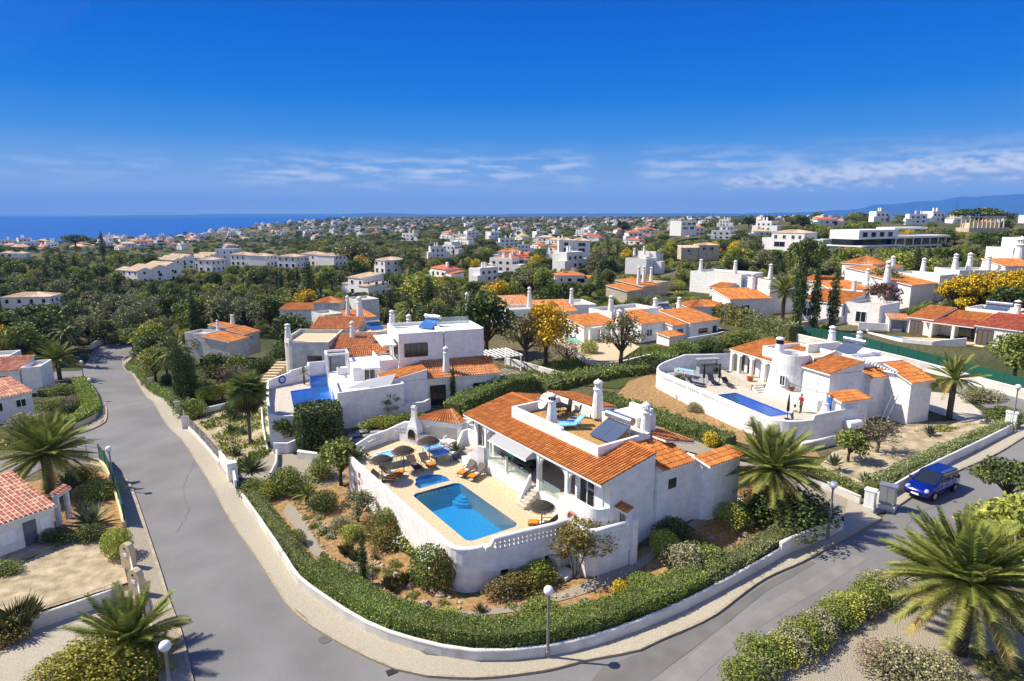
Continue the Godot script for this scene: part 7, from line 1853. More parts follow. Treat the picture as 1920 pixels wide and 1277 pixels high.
func fan_palm(label: String, at: Vector3, h: float, s: float) -> void:
	var r := RandomNumberGenerator.new(); r.seed = 31
	var t := thing("fan_palm", label, "palm tree", at)
	var mb := MB.new(); mb.col = Color(.13, .105, .08)
	var prof := [Vector2(.26, -.1), Vector2(.17, .5)]
	for i in 24: prof.append(Vector2(.15 + .012 * (i % 2), .6 + (h - .6) * i / 23.0))
	mb.lathe(prof, Vector3.ZERO, 9)
	part("trunk", mb, M.bark, t)
	for v in 2:
		var f := MB.new()
		for i in 17:
			var a := lerpf(-1.9, 1.9, i / 16.0)
			var o := V(.45 + cos(a) * .62, .02 - absf(sin(a)) * .05, sin(a) * .62)
			f.col = Color(.13, .17, .04).lerp(Color(.30, .34, .10), r.randf()) if v == 0 else Color(.12, .095, .05).lerp(Color(.2, .16, .09), r.randf())
			f.quad(V(.4, 0, 0), V(.4, 0, 0).lerp(o, .6) + V(0, .03, -.05), o + V(.1, -.16, 0), V(.4, 0, 0).lerp(o, .6) + V(0, .03, .05))
		f.tube([V(0, 0, 0), V(.4, 0, 0)], .015, .012, 3, false)
		FR.append(f.mesh())
	for i in 46:
		var u2 := i / 46.0
		var el := lerpf(75, -75, u2) + r.randf_range(-8, 8)
		var o := MeshInstance3D.new()
		o.name = "fan_leaf" if i == 0 else "fan_leaf_%03d" % i
		o.mesh = FR[FR.size() - (1 if u2 > .72 else 2)]
		o.material_override = M.leaf
		t.add_child(o)
		o.position = V(0, h + .05 - maxf(0, u2 - .6) * 1.2, 0)
		o.basis = Basis(Vector3.UP, i * 2.39996) * Basis(Vector3.BACK, deg_to_rad(el)) * Basis.from_scale(u(s * r.randf_range(.85, 1.05)))
func Gp(i: int) -> Vector3: return [V(-55.4, -4.45, -94.7), V(-67.9, -6.79, -113.2), V(-71, -6.87, -121.6), V(-74.4, -6.72, -122.8), V(-59.1, -6.99, -116.6), V(-77.5, -6.53, -125.9)][i]
func low_wall(n: String, label: String, pts: Array, h: float, thick := .2, m: Material = null, cat := "wall", cap := true) -> Node3D:
	var line := smooth_line(pts, 1.2) if pts.size() > 2 else pts
	var o: Vector3 = line[0]
	var t := thing(n, label, cat, o)
	var a := []; var f := []
	for p in line:
		var y := gh(p.x, p.z)
		a.append(V(p.x, y + h, p.z) - o); f.append(y - .3 - o.y)
	var mb := MB.new()
	mb.wall(a, f, thick)
	var w := part("wall", mb, m if m else M.old_white, t)
	if cap:
		var c := MB.new()
		coping(c, a, thick * .58)
		part("coping", c, m if m else M.old_white, w, true)
	return t
func lamp(label: String, base: Vector3, h: float) -> void:
	var t := thing("street_lamp", label, "street lamp", base, 0, "street lamps with a globe")
	var mb := MB.new()
	mb.lathe([Vector2(.11, -.1), Vector2(.11, .35), Vector2(.075, .4), Vector2(.055, h - .35), Vector2(.09, h - .33), Vector2(.09, h - .24), Vector2(.01, h - .24)], Vector3.ZERO, 9)
	part("pole", mb, M.pole, t)
	var g := MB.new()
	g.ball(V(0, h - .02, 0), V(.24, .23, .24), 16)
	part("globe", g, M.globe, t, true)
func streets_things() -> void:
	low_wall("garden_wall", "low white wall curving round the street corner in front of the clipped hedge", [V(-20.63, -0.3, -44.7), V(-18.27, -0.35, -41.53), V(-15.87, -0.22, -38.1), V(-13.54, 0, -34.61), V(-12.15, 0.05, -32.65), V(-10.19, 0.04, -30.85), V(-7.42, 0.03, -28.63), V(-4.78, 0.09, -27.23), V(-1.83, 0.12, -26.37), V(1.64, 0.12, -26.67), V(5.12, 0.35, -27.63), V(7.73, 0.56, -28.8), V(11.61, 0.96, -30.93), V(15.65, 1.21, -33.64)], .62)
	low_wall("garden_wall", "higher white end of the garden wall at the right lamp post by the driveway", [V(15.65, 1.21, -33.64), V(16.34, 1.26, -34.02), V(19.43, 1.46, -35.59), V(20.69, 1.5, -36.45)], 1.05)
	low_wall("garden_wall", "white low wall along the right street behind the blue car", [V(25.08, 1.54, -40.18), V(31.54, 1.89, -44.53), V(38.26, 1.9, -49.1), V(43.15, 2.44, -51.83)], .75)
	low_wall("garden_wall", "low white wall under the driveway hedge between the villas", [V(20.52, 1.67, -44.55), V(22.42, 1.59, -42.65), V(23.84, 1.53, -40.1)], .55)
	low_wall("garden_wall", "white wall half hidden in the hedge behind the villa's roof terrace", [V(12.11, 1.19, -62.26), V(14.48, 1.27, -58.29), V(16.99, 1.38, -54.5), V(18.92, 1.45, -51.62)], .8)
	low_wall("garden_wall", "low white wall along the modern villa's gravel forecourt", [V(-0.9, 0.9, -84.1), V(2.8, 0.95, -79.7), V(6.52, 1.11, -74.52)], .9)
	low_wall("garden_wall", "curved low white wall at the foot of the right villa's terrace", [V(24.52, 1.28, -50.69), V(26.03, 1.34, -51.02), V(28.07, 1.5, -51.74)], .7, .3)
	low_wall("garden_wall", "small white wall between the gravel court and the flowery lawn", [V(-21.25, -0.4, -53.83), V(-20.08, -0.25, -50.42), V(-19.59, -0.2, -47.59)], .55)
	low_wall("garden_wall", "low white wall edging the path along the cobalt pool terrace", [V(-28.22, -0.65, -68.08), V(-25.83, -0.53, -62.24), V(-23.71, -0.49, -57.45), V(-22.4, -0.49, -54.69)], .35, .16)
	low_wall("garden_wall", "white planter wall below the block shaped bush", [V(-18.85, -0.21, -52.47), V(-16.67, -0.11, -51.5), V(-14.67, -0.08, -50.95)], .8, .25)
	low_wall("garden_wall", "low white wall behind the flowery lawn under the golden hedge plants", [V(-36.37, -1.95, -71.13), V(-34.72, -1.89, -72.8), V(-32.63, -1.65, -74), V(-30.35, -1.26, -74.95)], .55)
	low_wall("garden_wall", "long white wall running down to the right villa past its orange roof", [V(38.9, 2.44, -106.3), V(40.4, 2.61, -97.5), V(42.3, 2.72, -90.6), V(44.2, 2.81, -85), V(46.9, 2.8, -79.4), V(49.99, 2.56, -71.98), V(51.07, 2.6, -65.37), V(52.09, 2.68, -59.65)], 1.0, .25)
	low_wall("garden_wall", "weathered white wall above the green net, behind the outbuildings on the right", [V(44.4, 2.94, -97.6), V(52.2, 3.34, -101.1), V(62.7, 3.38, -107.3), V(71.3, 3.45, -111.7)], 1.2, .3)
	low_wall("garden_wall", "sandy stone wall under the hook shaped hedge", [V(-62.7, -3.69, -90), V(-56.9, -3.5, -83), V(-53.1, -3.34, -77.6), V(-47.88, -1.75, -69.51), V(-46.72, -1.56, -66.48), V(-46.7, -1.51, -64.04)], .5, .3, M.sandstone)
	low_wall("garden_wall", "low stone wall carrying the green mesh fence on the left", [V(-38.98, -1.22, -54.2), V(-37.08, -1.01, -53.18), V(-34.98, -0.76, -51.04), V(-32.31, -0.56, -47.67), V(-29.34, -0.39, -43.7), V(-26.77, -0.29, -40.11)], .45, .25, M.sandstone)
	low_wall("garden_wall", "grey retaining wall at the far end of the left street", [V(-85.8, -5.85, -125.4), V(-86.7, -5.82, -130.1), V(-85.5, -5.91, -132.8), V(-82.3, -6.14, -132.2)], 1.0, .3)
	var cw := low_wall("garden_wall", "white wall sweeping up to the stone gate post beside the pebbled drive", [V(-25.03, -0.05, -28.54), V(-24.53, -0.06, -29), V(-23.25, -0.07, -30.17), V(-22.29, -0.08, -31.08), V(-21.72, -0.09, -31.69)], .75, .22)
	var top := [V(-25.03, -0.05, -28.54), V(-24.53, -0.06, -29), V(-23.25, -0.07, -30.17), V(-22.29, -0.08, -31.08), V(-21.72, -0.09, -31.69)]
	var rl := MB.new()
	var line := smooth_line(top, .25)
	var up := []
	for p in line: up.append(V(p.x, gh(p.x, p.z) + 1.15, p.z) - cw.position)
	rl.tube(up, .018, .018, 4)
	for p in up: rl.tube([p, p - V(0, .42, 0)], .01, .01, 3, false)
	part("railing", rl, M.cream, cw)
	for q in [["stone gate post beside the leafy bush at the green fence's end", V(-23.39, -0.21, -35.02)], ["stone gate post where the sweeping white wall ends", V(-21.09, -0.1, -32)]]:
		var t := thing("gate_post", q[0], "gate post", q[1], -.35, "arched sandstone gate posts")
		var mb := MB.new()
		mb.slab([V(-.42, -.2, .18), V(.42, -.2, .18), V(.42, 1.35, .18), V(.26, 1.62, .18), V(0, 1.74, .18), V(-.26, 1.62, .18), V(-.42, 1.35, .18)], V(0, 0, -.36))
		part("post", mb, M.sandstone, t)
		var pl := MB.new(); pl.box(V(0, 1.0, .195), V(.28, .2, .02))
		part("letter_plate", pl, M.paint, t)
		var l := MB.new(); l.box(V(0, 1.42, .2), V(.07, .12, .05))
		part("wall_light", l, M.black, t)
	for q in [[V(-23.11, -0.2, -34.77), V(-21.51, -0.12, -32.54), "white slatted gate between the first two stone posts"], [V(-20.88, -0.09, -31.78), V(-19.55, -0.03, -29.89), "white slatted gate leading to the pebbled drive"], [V(-18.38, -0.01, -28.57), V(-16.59, -0.01, -26.06), "white slatted fence under the young palm"]]:
		var a: Vector3 = q[0]; var b: Vector3 = q[1]
		var t := thing("slatted_gate", q[2], "gate", a)
		var n := int(a.distance_to(b) / .14)
		for i in n:
			var p: Vector3 = a.lerp(b, (i + .5) / n) - a
			var mb := MB.new(); mb.box(p + V(0, .5, 0), V(.07, .95, .03), -atan2(b.z - a.z, b.x - a.x))
			part("slat", mb, M.paint, t)
		var rr := MB.new()
		for y in [.2, .8]: rr.tube([V(0, y, 0), b - a + V(0, y, 0)], .03, .03, 4)
		part("rail", rr, M.paint, t)
	var gw := thing("gate_wall", "solid white gate panel and square post at the far pavement", "wall", V(-25.76, -0.7, -52.44))
	var p1 := V(-25.76, -0.7, -52.44); var p2 := V(-23.09, -0.39, -48.55)
	var mb := MB.new()
	mb.wall([V(0, 1.35, 0), p2 - p1 + V(0, 1.4, 0)], -.3, .16)
	part("panel", mb, M.white, gw)
	var gp := MB.new(); gp.box(p2 - p1 + V(.25, .75, .3), V(.75, 1.9, .75), .6)
	part("post", gp, M.white, gw)
	var gl := MB.new(); gl.wall([p2 - p1 + V(.5, 1.3, .6), p2 - p1 + V(1.2, .8, 1.9)], -.3, .18)
	part("wing", gl, M.white, gw)
	var fence_pts := [V(-36.56, -1.89, -67.07), V(-33.9, -1.29, -63.08), V(-31.87, -0.84, -60.21), V(-30.19, -0.68, -57.98), V(-28.81, -0.69, -56.28), V(-27.32, -0.72, -54.38), V(-25.81, -0.7, -52.44)]
	var wf := thing("wire_fence", "white post and wire fence on a low white base beside the flowery lawn", "fence", fence_pts[0])
	var fb := MB.new(); var fa := []; var ff := []
	for p in fence_pts: fa.append(p - fence_pts[0] + V(0, .4, 0)); ff.append(p.y - fence_pts[0].y - .3)
	fb.wall(fa, ff, .18)
	part("base", fb, M.white, wf)
	for p in fa:
		var q := MB.new(); q.box(p + V(0, .6, 0), V(.07, 1.25, .07))
		part("post", q, M.paint, wf)
	var wm := MB.new()
	for i in fa.size() - 1:
		for k in 22:
			var t0: Vector3 = fa[i].lerp(fa[i + 1], k / 22.0)
			wm.tube([t0 + V(0, 0, 0), fa[i].lerp(fa[i + 1], (k + 1) / 22.0) + V(0, 1.1, 0)], .007, .007, 3, false)
			wm.tube([t0 + V(0, 1.1, 0), fa[i].lerp(fa[i + 1], (k + 1) / 22.0)], .007, .007, 3, false)
	part("wire_mesh", wm, M.grey_metal, wf, false, "stuff")
	for q in [["white meter cabinet on the far pavement, upper one", V(-39.26, -1.94, -70.88), M.white], ["grey capped meter pillar on the far pavement, lower one", V(-34.87, -1.52, -64.06), M.old_white], ["small white pillar further up the far pavement", V(-54.1, -4.39, -91.1), M.white], ["white pillar at the far pavement beside the low hedge", V(-59.8, -4.43, -98.9), M.white]]:
		var c := thing("meter_pillar", q[0], "cabinet", q[1], .5)
		var b := MB.new(); b.box(V(0, .65, 0), V(.6, 1.6, .6))
		part("body", b, q[2], c)
		var d := MB.new(); d.box(V(0, 1.47, 0), V(.68, .08, .68))
		part("cap", d, M.grey_metal, c)
	for q in [["grey metal utility cabinet at the mouth of the driveway", V(25.26, 1.52, -39.4), .95, 1.35, M.grey_metal], ["small white utility cabinet left of the grey one at the driveway", V(23.95, 1.52, -39.18), .62, 1.1, M.paint], ["white utility cabinet below the lamp at the right edge", V(43.67, 2.5, -52.63), .8, 1.2, M.paint]]:
		var c := thing("utility_cabinet", q[0], "cabinet", q[1], -.75)
		var b := MB.new(); b.box(V(0, .15, 0), V(q[2] * 1.1, .5, .75))
		part("plinth", b, M.old_white, c)
		var d := MB.new(); d.box(V(0, .4 + q[3] / 2, 0), V(q[2], q[3], .55)); d.box(V(0, .42 + q[3], 0), V(q[2] + .1, .06, .65))
		part("housing", d, q[4], c)
		var e := MB.new(); e.box(V(-q[2] * .24, .4 + q[3] / 2, .285), V(q[2] * .44, q[3] * .86, .02)); e.box(V(q[2] * .24, .4 + q[3] / 2, .285), V(q[2] * .44, q[3] * .86, .02))
		part("cabinet_door", e, q[4], c)
	green_fence("dark green mesh fence along the left pavement by the cottage garden", [V(-37.35, -1.06, -53.82), V(-35.25, -0.79, -51.46), V(-32.45, -0.57, -47.9), V(-29.46, -0.39, -43.89), V(-26.82, -0.3, -40.27)], 1.35, .4)
	green_fence("long green net fence on the right, behind the right villa's white chimney", [V(42.5, 2.76, -93.3), V(45, 2.89, -89.8), V(47.3, 2.95, -85.4), V(48.1, 2.89, -80.2), V(50.74, 2.66, -73.13), V(51.61, 2.67, -68.22), V(52.33, 2.75, -61.27)], 1.3, .6)
	var rf := thing("railing", "dark railing curving round the palm garden at the side street", "railing", V(-42.35, -1.43, -55.48))
	var rp := [V(-42.35, -1.43, -55.48), V(-40.77, -1.38, -55.36), V(-39.16, -1.27, -54.83), V(-37.35, -1.06, -53.82)]
	for i in rp.size():
		var p: Vector3 = rp[i] - rp[0]
		var b := MB.new(); b.tube([p, p + V(0, 1.5, 0)], .03, .03, 4)
		part("post", b, M.iron, rf)
	var rb := MB.new()
	for y in [.6, 1.4]: rb.tube([rp[0] - rp[0] + V(0, y, 0), rp[1] - rp[0] + V(0, y, 0), rp[2] - rp[0] + V(0, y, 0), rp[3] - rp[0] + V(0, y, 0)], .02, .02, 4)
	part("rail", rb, M.iron, rf)
	lamp("street lamp in the foreground on the pavement in front of the clipped hedge", V(1.71, 0.26, -26.55), 3.55)
	lamp("street lamp on the right pavement beside the driveway mouth", V(19.3, 1.6, -35.35), 3.55)
	lamp("street lamp on the left pavement next to the green mesh fence", on(V(-31.52, 2.7, -46.58).x, V(-31.52, 2.7, -46.58).z, .1), 3.5)
	lamp("street lamp at the bottom edge beside the young yellowish palm", on(V(-14.31, 3.4, -22.98).x, V(-14.31, 3.4, -22.98).z, .1), 3.5)
	lamp("street lamp at the far upper left beside the date palm and side street", V(-64.5, -3.75, -91.8), 3.2)
	lamp("street lamp peeping over the hook shaped hedge", V(-56.3, -3.49, -81.2), 3.0)
	lamp("street lamp at the right edge above the utility cabinet", V(43.61, 2.5, -52.37), 4.0)
	lamp("distant street lamp in the hedge near the middle villa", V(36.5, 2.19, -106.7), 4.0)
	var stump := thing("tree_stump", "tall dark tree stump in the rock garden beside the hedge gap", "tree stump", V(-11.19, 0.08, -34.07))
	var sb := MB.new()
	sb.lathe([Vector2(.24, -.1), Vector2(.19, .4), Vector2(.17, 1.25), Vector2(.15, 1.32), Vector2(.01, 1.3)], Vector3.ZERO, 9)
	part("trunk", sb, M.wood, stump)
	var r := RandomNumberGenerator.new(); r.seed = 12
	var lines := [[V(-16.2, -0.22, -43.53), V(-14.24, -0.11, -40.3), V(-12.45, 0, -37.43), V(-10.48, 0.1, -34.74), V(-8.43, 0.13, -33.11), V(-6.53, 0.14, -31.54), V(-4.62, 0.15, -30.55), V(-2.57, 0.2, -30.24)], [V(-8.42, 0.14, -34.79), V(-6.7, 0.15, -33.35), V(-5.15, 0.15, -32.27), V(-3.7, 0.17, -31.48), V(-2.9, 0.19, -30.72)], [V(-1.58, 0.24, -30.42), V(0, 0.3, -31.2), V(1.81, 0.35, -32.23), V(3.7, 0.45, -33.03), V(5.95, 0.78, -33.61)], [V(-2.26, 0.2, -29.78), V(0, 0.28, -30.27), V(2.33, 0.33, -30.85), V(4.17, 0.42, -31.71), V(6.43, 0.73, -32.81)], [V(11.94, 1.48, -34.93), V(14.58, 1.64, -36.95), V(16.32, 1.7, -37.92)], [V(10.58, 1.26, -33.49), V(12.77, 1.37, -34.49), V(14.44, 1.47, -35.58)], [V(-15.38, -0.19, -42.03), V(-13.27, -0.03, -40.15), V(-11.95, 0.06, -40.75)], [V(-9.02, 0.13, -36.03), V(-7.67, 0.15, -34.32), V(-5.8, 0.15, -32.54)], [V(35.6, 1.73, -54.83), V(37.38, 1.78, -53.83), V(40.89, 2.05, -54.8), V(43.13, 2.37, -54.59)]]
	var st := MB.new()
	var big := 0
	for l in lines:
		for p in smooth_line(l, .30):
			var s := r.randf_range(.06, .16)
			var q: Vector3 = p + V(r.randf_range(-.15, .15), 0, r.randf_range(-.15, .15))
			q.y = gh(q.x, q.z) + .1
			var g := r.randf_range(.6, 1.2)
			if r.randf() < .12 and big < 34:
				var rk := MB.new(); rk.col = Color(.42 * g, .34 * g, .24 * g)
				rock(rk, Vector3.ZERO, s * 2.2, r)
				var o := solo("rock", rk, M.rocks, "loose pale rock edging the paths of the rock garden", "rock", "rocks of the rock garden")
				o.position = q
				big += 1
			else:
				st.col = Color(.42 * g, .33 * g, .22 * g)
				rock(st, q, s, r)
	stuff("path_stones", st, M.rocks, "small stones edging the garden paths and beds", "stones")
	var pv := MB.new()
	var sp := struct("stepping_path", pv, M.gravel)
	var fsl := MB.new()
	fsl.box(V(-14.85, 0.01, -57.87), V(.1, .05, .1))
	sp.mesh = fsl.mesh()
	var tone := [M.grey_deck, M.panel, M.grey_deck]
	var px := [V(-15.71, -0.02, -56.79), V(-15.24, 0, -57.75), V(-14.74, 0.03, -58.72), V(-13.73, 0.04, -57.48), V(-14.31, 0, -56.43), V(-13.23, 0.11, -58.51), V(-15.11, -0.04, -55.41), V(-13.46, 0.02, -55.81)]
	for i in px.size():
		var b := MB.new(); b.box(px[i] + V(0, .16, 0), V(1.15, .1, .75), .35)
		part("paving_slab", b, M.grey_deck, sp)
func rock(mb: MB, at: Vector3, s: float, r: RandomNumberGenerator) -> void:
	var n := 6
	var rings := []
	for k in 3:
		var ring := []
		for i in n:
			var a := TAU * (i + .5 * k) / n
			var q: float = [1.0, .95, .5][k] * s * r.randf_range(.75, 1.2)
			ring.append(at + V(cos(a) * q, [-.5, .3, .8][k] * s * r.randf_range(.8, 1.1), sin(a) * q))
		rings.append(ring)
	for k in 2:
		for i in n:
			var j := (i + 1) % n
			mb.quad(rings[k][i], rings[k + 1][i], rings[k + 1][j], rings[k][j])
	for i in range(1, n - 1): mb.tri(rings[2][0], rings[2][i + 1], rings[2][i])
func green_fence(label: String, pts: Array, h: float, lift: float) -> void:
	var line := smooth_line(pts, 2.4)
	var t := thing("mesh_fence", label, "fence", line[0])
	var net := []; var foot := []
	for p in line:
		var q: Vector3 = on(p.x, p.z) - line[0]
		net.append(q + V(0, lift + h, 0)); foot.append(q.y + lift)
		var b := MB.new(); b.box(q + V(0, (lift + h) / 2, 0), V(.08, lift + h + .1, .08))
		part("post", b, M.green_net, t)
	var mb := MB.new(); mb.wall(net, foot, .02)
	part("netting", mb, M.green_net, t)
func ring_loft(mb: MB, secs: Array) -> void:
	for i in secs.size() - 1:
		var a: Array = secs[i][1]; var b: Array = secs[i + 1][1]
		for k in a.size():
			var j := (k + 1) % a.size()
			mb.quad(V(secs[i][0], a[k].y, a[k].x), V(secs[i][0], a[j].y, a[j].x), V(secs[i + 1][0], b[j].y, b[j].x), V(secs[i + 1][0], b[k].y, b[k].x))
	for e in [0, secs.size() - 1]:
		var a: Array = secs[e][1]
		for k in range(1, a.size() - 1):
			if e == 0: mb.tri(V(secs[e][0], a[0].y, a[0].x), V(secs[e][0], a[k + 1].y, a[k + 1].x), V(secs[e][0], a[k].y, a[k].x))
			else: mb.tri(V(secs[e][0], a[0].y, a[0].x), V(secs[e][0], a[k].y, a[k].x), V(secs[e][0], a[k + 1].y, a[k + 1].x))
func body_ring(w: float, y0: float, y1: float, ty := .8) -> Array:
	var ym := lerpf(y0, y1, .55)
	return [Vector2(-w * .92, y0), Vector2(-w, ym), Vector2(-w * .97, lerpf(y0, y1, .85)), Vector2(-w * ty, y1), Vector2(0, y1 + .03), Vector2(w * ty, y1), Vector2(w * .97, lerpf(y0, y1, .85)), Vector2(w, ym), Vector2(w * .92, y0)]
func make_car() -> void:
	var fr := V(28.96, 1.69, -40.2); var re := V(30.97, 1.87, -41.41)
	var d := (fr - re).normalized()
	var yaw := -atan2(d.z, d.x)
	var side := V(d.z, 0, -d.x)
	if side.x > 0: side = -side
	var at := (fr + re) * .5 + side * .78
	at.y = gh(at.x, at.z) + .05
	var t := thing("parked_car", "blue people carrier parked by the kerb of the right street", "car", at, yaw)
	var mb := MB.new()
	ring_loft(mb, [[-2.2, body_ring(.70, .42, .82)], [-2.12, body_ring(.84, .30, .98)], [-1.4, body_ring(.90, .24, 1.02)], [0.0, body_ring(.91, .22, 1.0)], [.9, body_ring(.91, .22, .98, .86)], [1.55, body_ring(.89, .24, .90, .84)], [2.0, body_ring(.82, .28, .76, .8)], [2.22, body_ring(.62, .34, .58, .8)]])
	part("body", mb, M.car_paint, t, true)
	var g := MB.new()
	ring_loft(g, [[-2.08, body_ring(.72, .96, 1.06, .8)], [-1.86, body_ring(.78, .96, 1.54, .74)], [.1, body_ring(.80, .96, 1.60, .72)], [1.16, body_ring(.78, .95, 1.0, .82)]])
	var gl := part("window_glass", g, M.dark_glass, t)
	var rf := MB.new()
	rf.slab([V(-1.92, 1.575, .60), V(.12, 1.635, .60), V(.12, 1.635, -.60), V(-1.92, 1.575, -.60)], V(0, -.045, 0))
	for s in [-1, 1]:
		rf.tube([V(1.2, .99, .74 * s), V(.10, 1.61, .60 * s), V(-1.9, 1.56, .60 * s), V(-2.1, 1.02, .70 * s)], .045, .045, 5)
		for x in [-.62, -1.45]: rf.tube([V(x + .05, 1.0, .83 * s), V(x, 1.58, .62 * s)], .035, .035, 4)
	part("roof", rf, M.car_paint, t)
	var ral := MB.new()
	for s in [-1, 1]: ral.tube([V(-1.7, 1.62, .55 * s), V(-1.5, 1.67, .55 * s), V(-.1, 1.69, .55 * s), V(.1, 1.64, .55 * s)], .018, .018, 4)
	part("roof_rail", ral, M.steel, t)
	for x in [-1.35, 1.42]:
		for s in [-1, 1]:
			var w := MB.new()
			w.tube([V(x, .33, .80 * s), V(x, .33, .93 * s)], .33, .33, 18)
			var wo := part("wheel", w, M.rubber, t)
			var rm := MB.new()
			rm.tube([V(x, .33, .92 * s), V(x, .33, .945 * s)], .21, .19, 12)
			for i in 5:
				var a := TAU * i / 5
				rm.box(V(x + cos(a) * .11, .33 + sin(a) * .11, .945 * s), V(.05, .05, .02))
			part("rim", rm, M.steel, wo)
	for s in [-1, 1]:
		var h := MB.new(); h.xf = Transform3D(Basis(Vector3.UP, -.35 * s) * Basis(Vector3.BACK, -.5), V(1.98, .72, .62 * s)); h.ball(Vector3.ZERO, V(.2, .09, .16), 10)
		part("headlight", h, M.lamp_lens, t, true)
		var mi := MB.new(); mi.ball(V(.95, 1.05, 1.0 * s), V(.09, .09, .12), 8)
		part("wing_mirror", mi, M.car_paint, t, true)
		var dn := MB.new()
		for x in [.62, -.42]: dn.box(V(x - .15, .86, .915 * s), V(.16, .03, .02))
		part("door_handle", dn, M.steel, t)
		var tl := MB.new(); tl.box(V(-2.1, .95, .72 * s), V(.08, .3, .14))
		part("tail_light", tl, M.red_paint, t)
	for s in [-1, 1]:
		for x in [.98, -.12, -1.06]:
			var gp := MB.new(); gp.box(V(x, .62, .908 * s), V(.016, .62, .012))
			part("door_gap", gp, M.black, t)
	var gr := MB.new(); gr.box(V(2.16, .50, 0), V(.12, .12, .9)); gr.box(V(2.13, .36, 0), V(.14, .06, 1.1))
	part("grille", gr, M.black, t)
	var pl := MB.new(); pl.box(V(2.245, .42, 0), V(.02, .12, .5))
	part("number_plate", pl, M.paint, t)
func parasol(label: String, top: Vector3, floor_y: float, rad: float, sd: int) -> void:
	var r := RandomNumberGenerator.new(); r.seed = sd
	var at := V(top.x, floor_y, top.z)
	var h := top.y - floor_y
	var t := thing("thatched_parasol", label, "parasol", at, 0, "thatched parasols round the pool")
	var p := MB.new(); p.tube([V(0, 0, 0), V(0, h + .12, 0)], .04, .035, 7)
	part("pole", p, M.wood, t)
	var c := MB.new()
	c.lathe([Vector2(rad * .92, h - .26), Vector2(rad, h - .2), Vector2(rad * .75, h - .02), Vector2(rad * .35, h + .14), Vector2(.02, h + .22)], Vector3.ZERO, 18)
	var cn := part("canopy", c, M.thatch, t)
	var s := MB.new()
	for i in 520:
		var a := r.randf() * TAU; var q := sqrt(r.randf())
		var o := V(cos(a), 0, sin(a)); var k := V(-sin(a), 0, cos(a)) * .018
		var y := h + .24 - .36 * q
		var g := r.randf_range(.5, 1.3)
		s.col = Color(.10 * g, .085 * g, .07 * g)
		var b := o * rad * q * .9 + V(0, y, 0)
		s.quad(b - k, b + k, b + o * .22 + k + V(0, -.05 - q * .1, 0), b + o * .24 - k + V(0, -.06 - q * .12, 0))
	part("straw", s, M.plain, cn, false, "stuff")
	var rb := MB.new()
	for i in 6:
		var a := TAU * i / 6
		rb.tube([V(0, h - .4, 0), V(cos(a) * rad * .7, h - .12, sin(a) * rad * .7)], .015, .015, 4)
	part("brace", rb, M.wood, t)
var lounger0: Node3D
func lounger(label: String, foot: Vector3, head: Vector3, floor_y: float, towel: Material, frame: Material, mesh_m: Material, group: String) -> void:
	var d := head - foot; d.y = 0
	d = d.normalized()
	var c := (foot + head) * .5
	var t := thing("sun_lounger", label, "sun lounger", V(c.x, floor_y, c.z), -atan2(d.z, d.x), group)
	var f := MB.new()
	for s in [-1, 1]:
		f.tube([V(-.95, .3, .3 * s), V(.35, .33, .3 * s), V(.85, .78, .3 * s)], .028, .028, 5)
	for x in [-.9, .35]: f.tube([V(x, .3, -.3), V(x, .3, .3)], .022, .022, 4)
	part("frame", f, frame, t)
	for x in [-.8, .45]:
		for s in [-1, 1]:
			var l := MB.new(); l.tube([V(x, .31, .3 * s), V(x + .06, 0, .31 * s)], .025, .022, 4)
			part("leg", l, frame, t)
	for s in [-1, 1]:
		var a := MB.new(); a.tube([V(-.1, .33, .32 * s), V(-.05, .52, .33 * s), V(.4, .54, .33 * s), V(.52, .5, .31 * s)], .024, .024, 4)
		part("arm_rest", a, frame, t)
	var m := MB.new()
	m.slab([V(-.95, .345, .28), V(.34, .37, .28), V(.34, .37, -.28), V(-.95, .345, -.28)], V(0, -.03, 0))
	part("seat", m, mesh_m, t)
	var b := MB.new()
	b.slab([V(.35, .375, .28), V(.85, .82, .28), V(.85, .82, -.28), V(.35, .375, -.28)], V(.02, -.03, 0))
	part("backrest", b, mesh_m, t)
	if towel:
		var w := MB.new()
		w.box(V(-.62, .385, 0), V(.6, .05, .52)); w.box(V(-.6, .42, 0), V(.5, .03, .5))
		var tw := part("folded_towel", w, towel, self)
		tw.transform = t.transform
		tag(tw, label.replace("brown lounger with ", "folded "), "towel", "towels folded on the loungers")
		var wh := MB.new(); wh.box(V(-.12, .39, .02), V(.26, .04, .26), .3)
		part("cushion", wh, M.paint, t)
func chair(label: String, at: Vector3, yaw: float, m: Material, group: String, s := 1.0) -> Node3D:
	var t := thing("chair", label, "chair", at, yaw, group)
	t.scale = u(s)
	var f := MB.new(); f.box(V(0, .45, 0), V(.46, .05, .46))
	part("seat", f, m, t)
	var b := MB.new(); b.slab([V(-.22, .48, -.22), V(.22, .48, -.22), V(.2, .95, -.3), V(-.2, .95, -.3)], V(0, 0, -.04))
	part("backrest", b, m, t)
	for x in [-.2, .2]:
		for z in [-.2, .2]:
			var l := MB.new(); l.tube([V(x, .43, z), V(x * 1.08, 0, z * 1.08)], .022, .018, 4)
			part("leg", l, m, t)
	return t
func table(n: String, label: String, at: Vector3, yaw: float, sx: float, sz: float, h: float, top: Material, leg: Material, cat := "table") -> Node3D:
	var t := thing(n, label, cat, at, yaw)
	var a := MB.new(); a.box(V(0, h - .025, 0), V(sx, .05, sz))
	part("tabletop", a, top, t)
	for x in [-1, 1]:
		for z in [-1, 1]:
			var l := MB.new(); l.tube([V(x * (sx / 2 - .12), h - .05, z * (sz / 2 - .1)), V(x * (sx / 2 - .1), 0, z * (sz / 2 - .1))], .03, .03, 4)
			part("leg", l, leg, t)
	return t
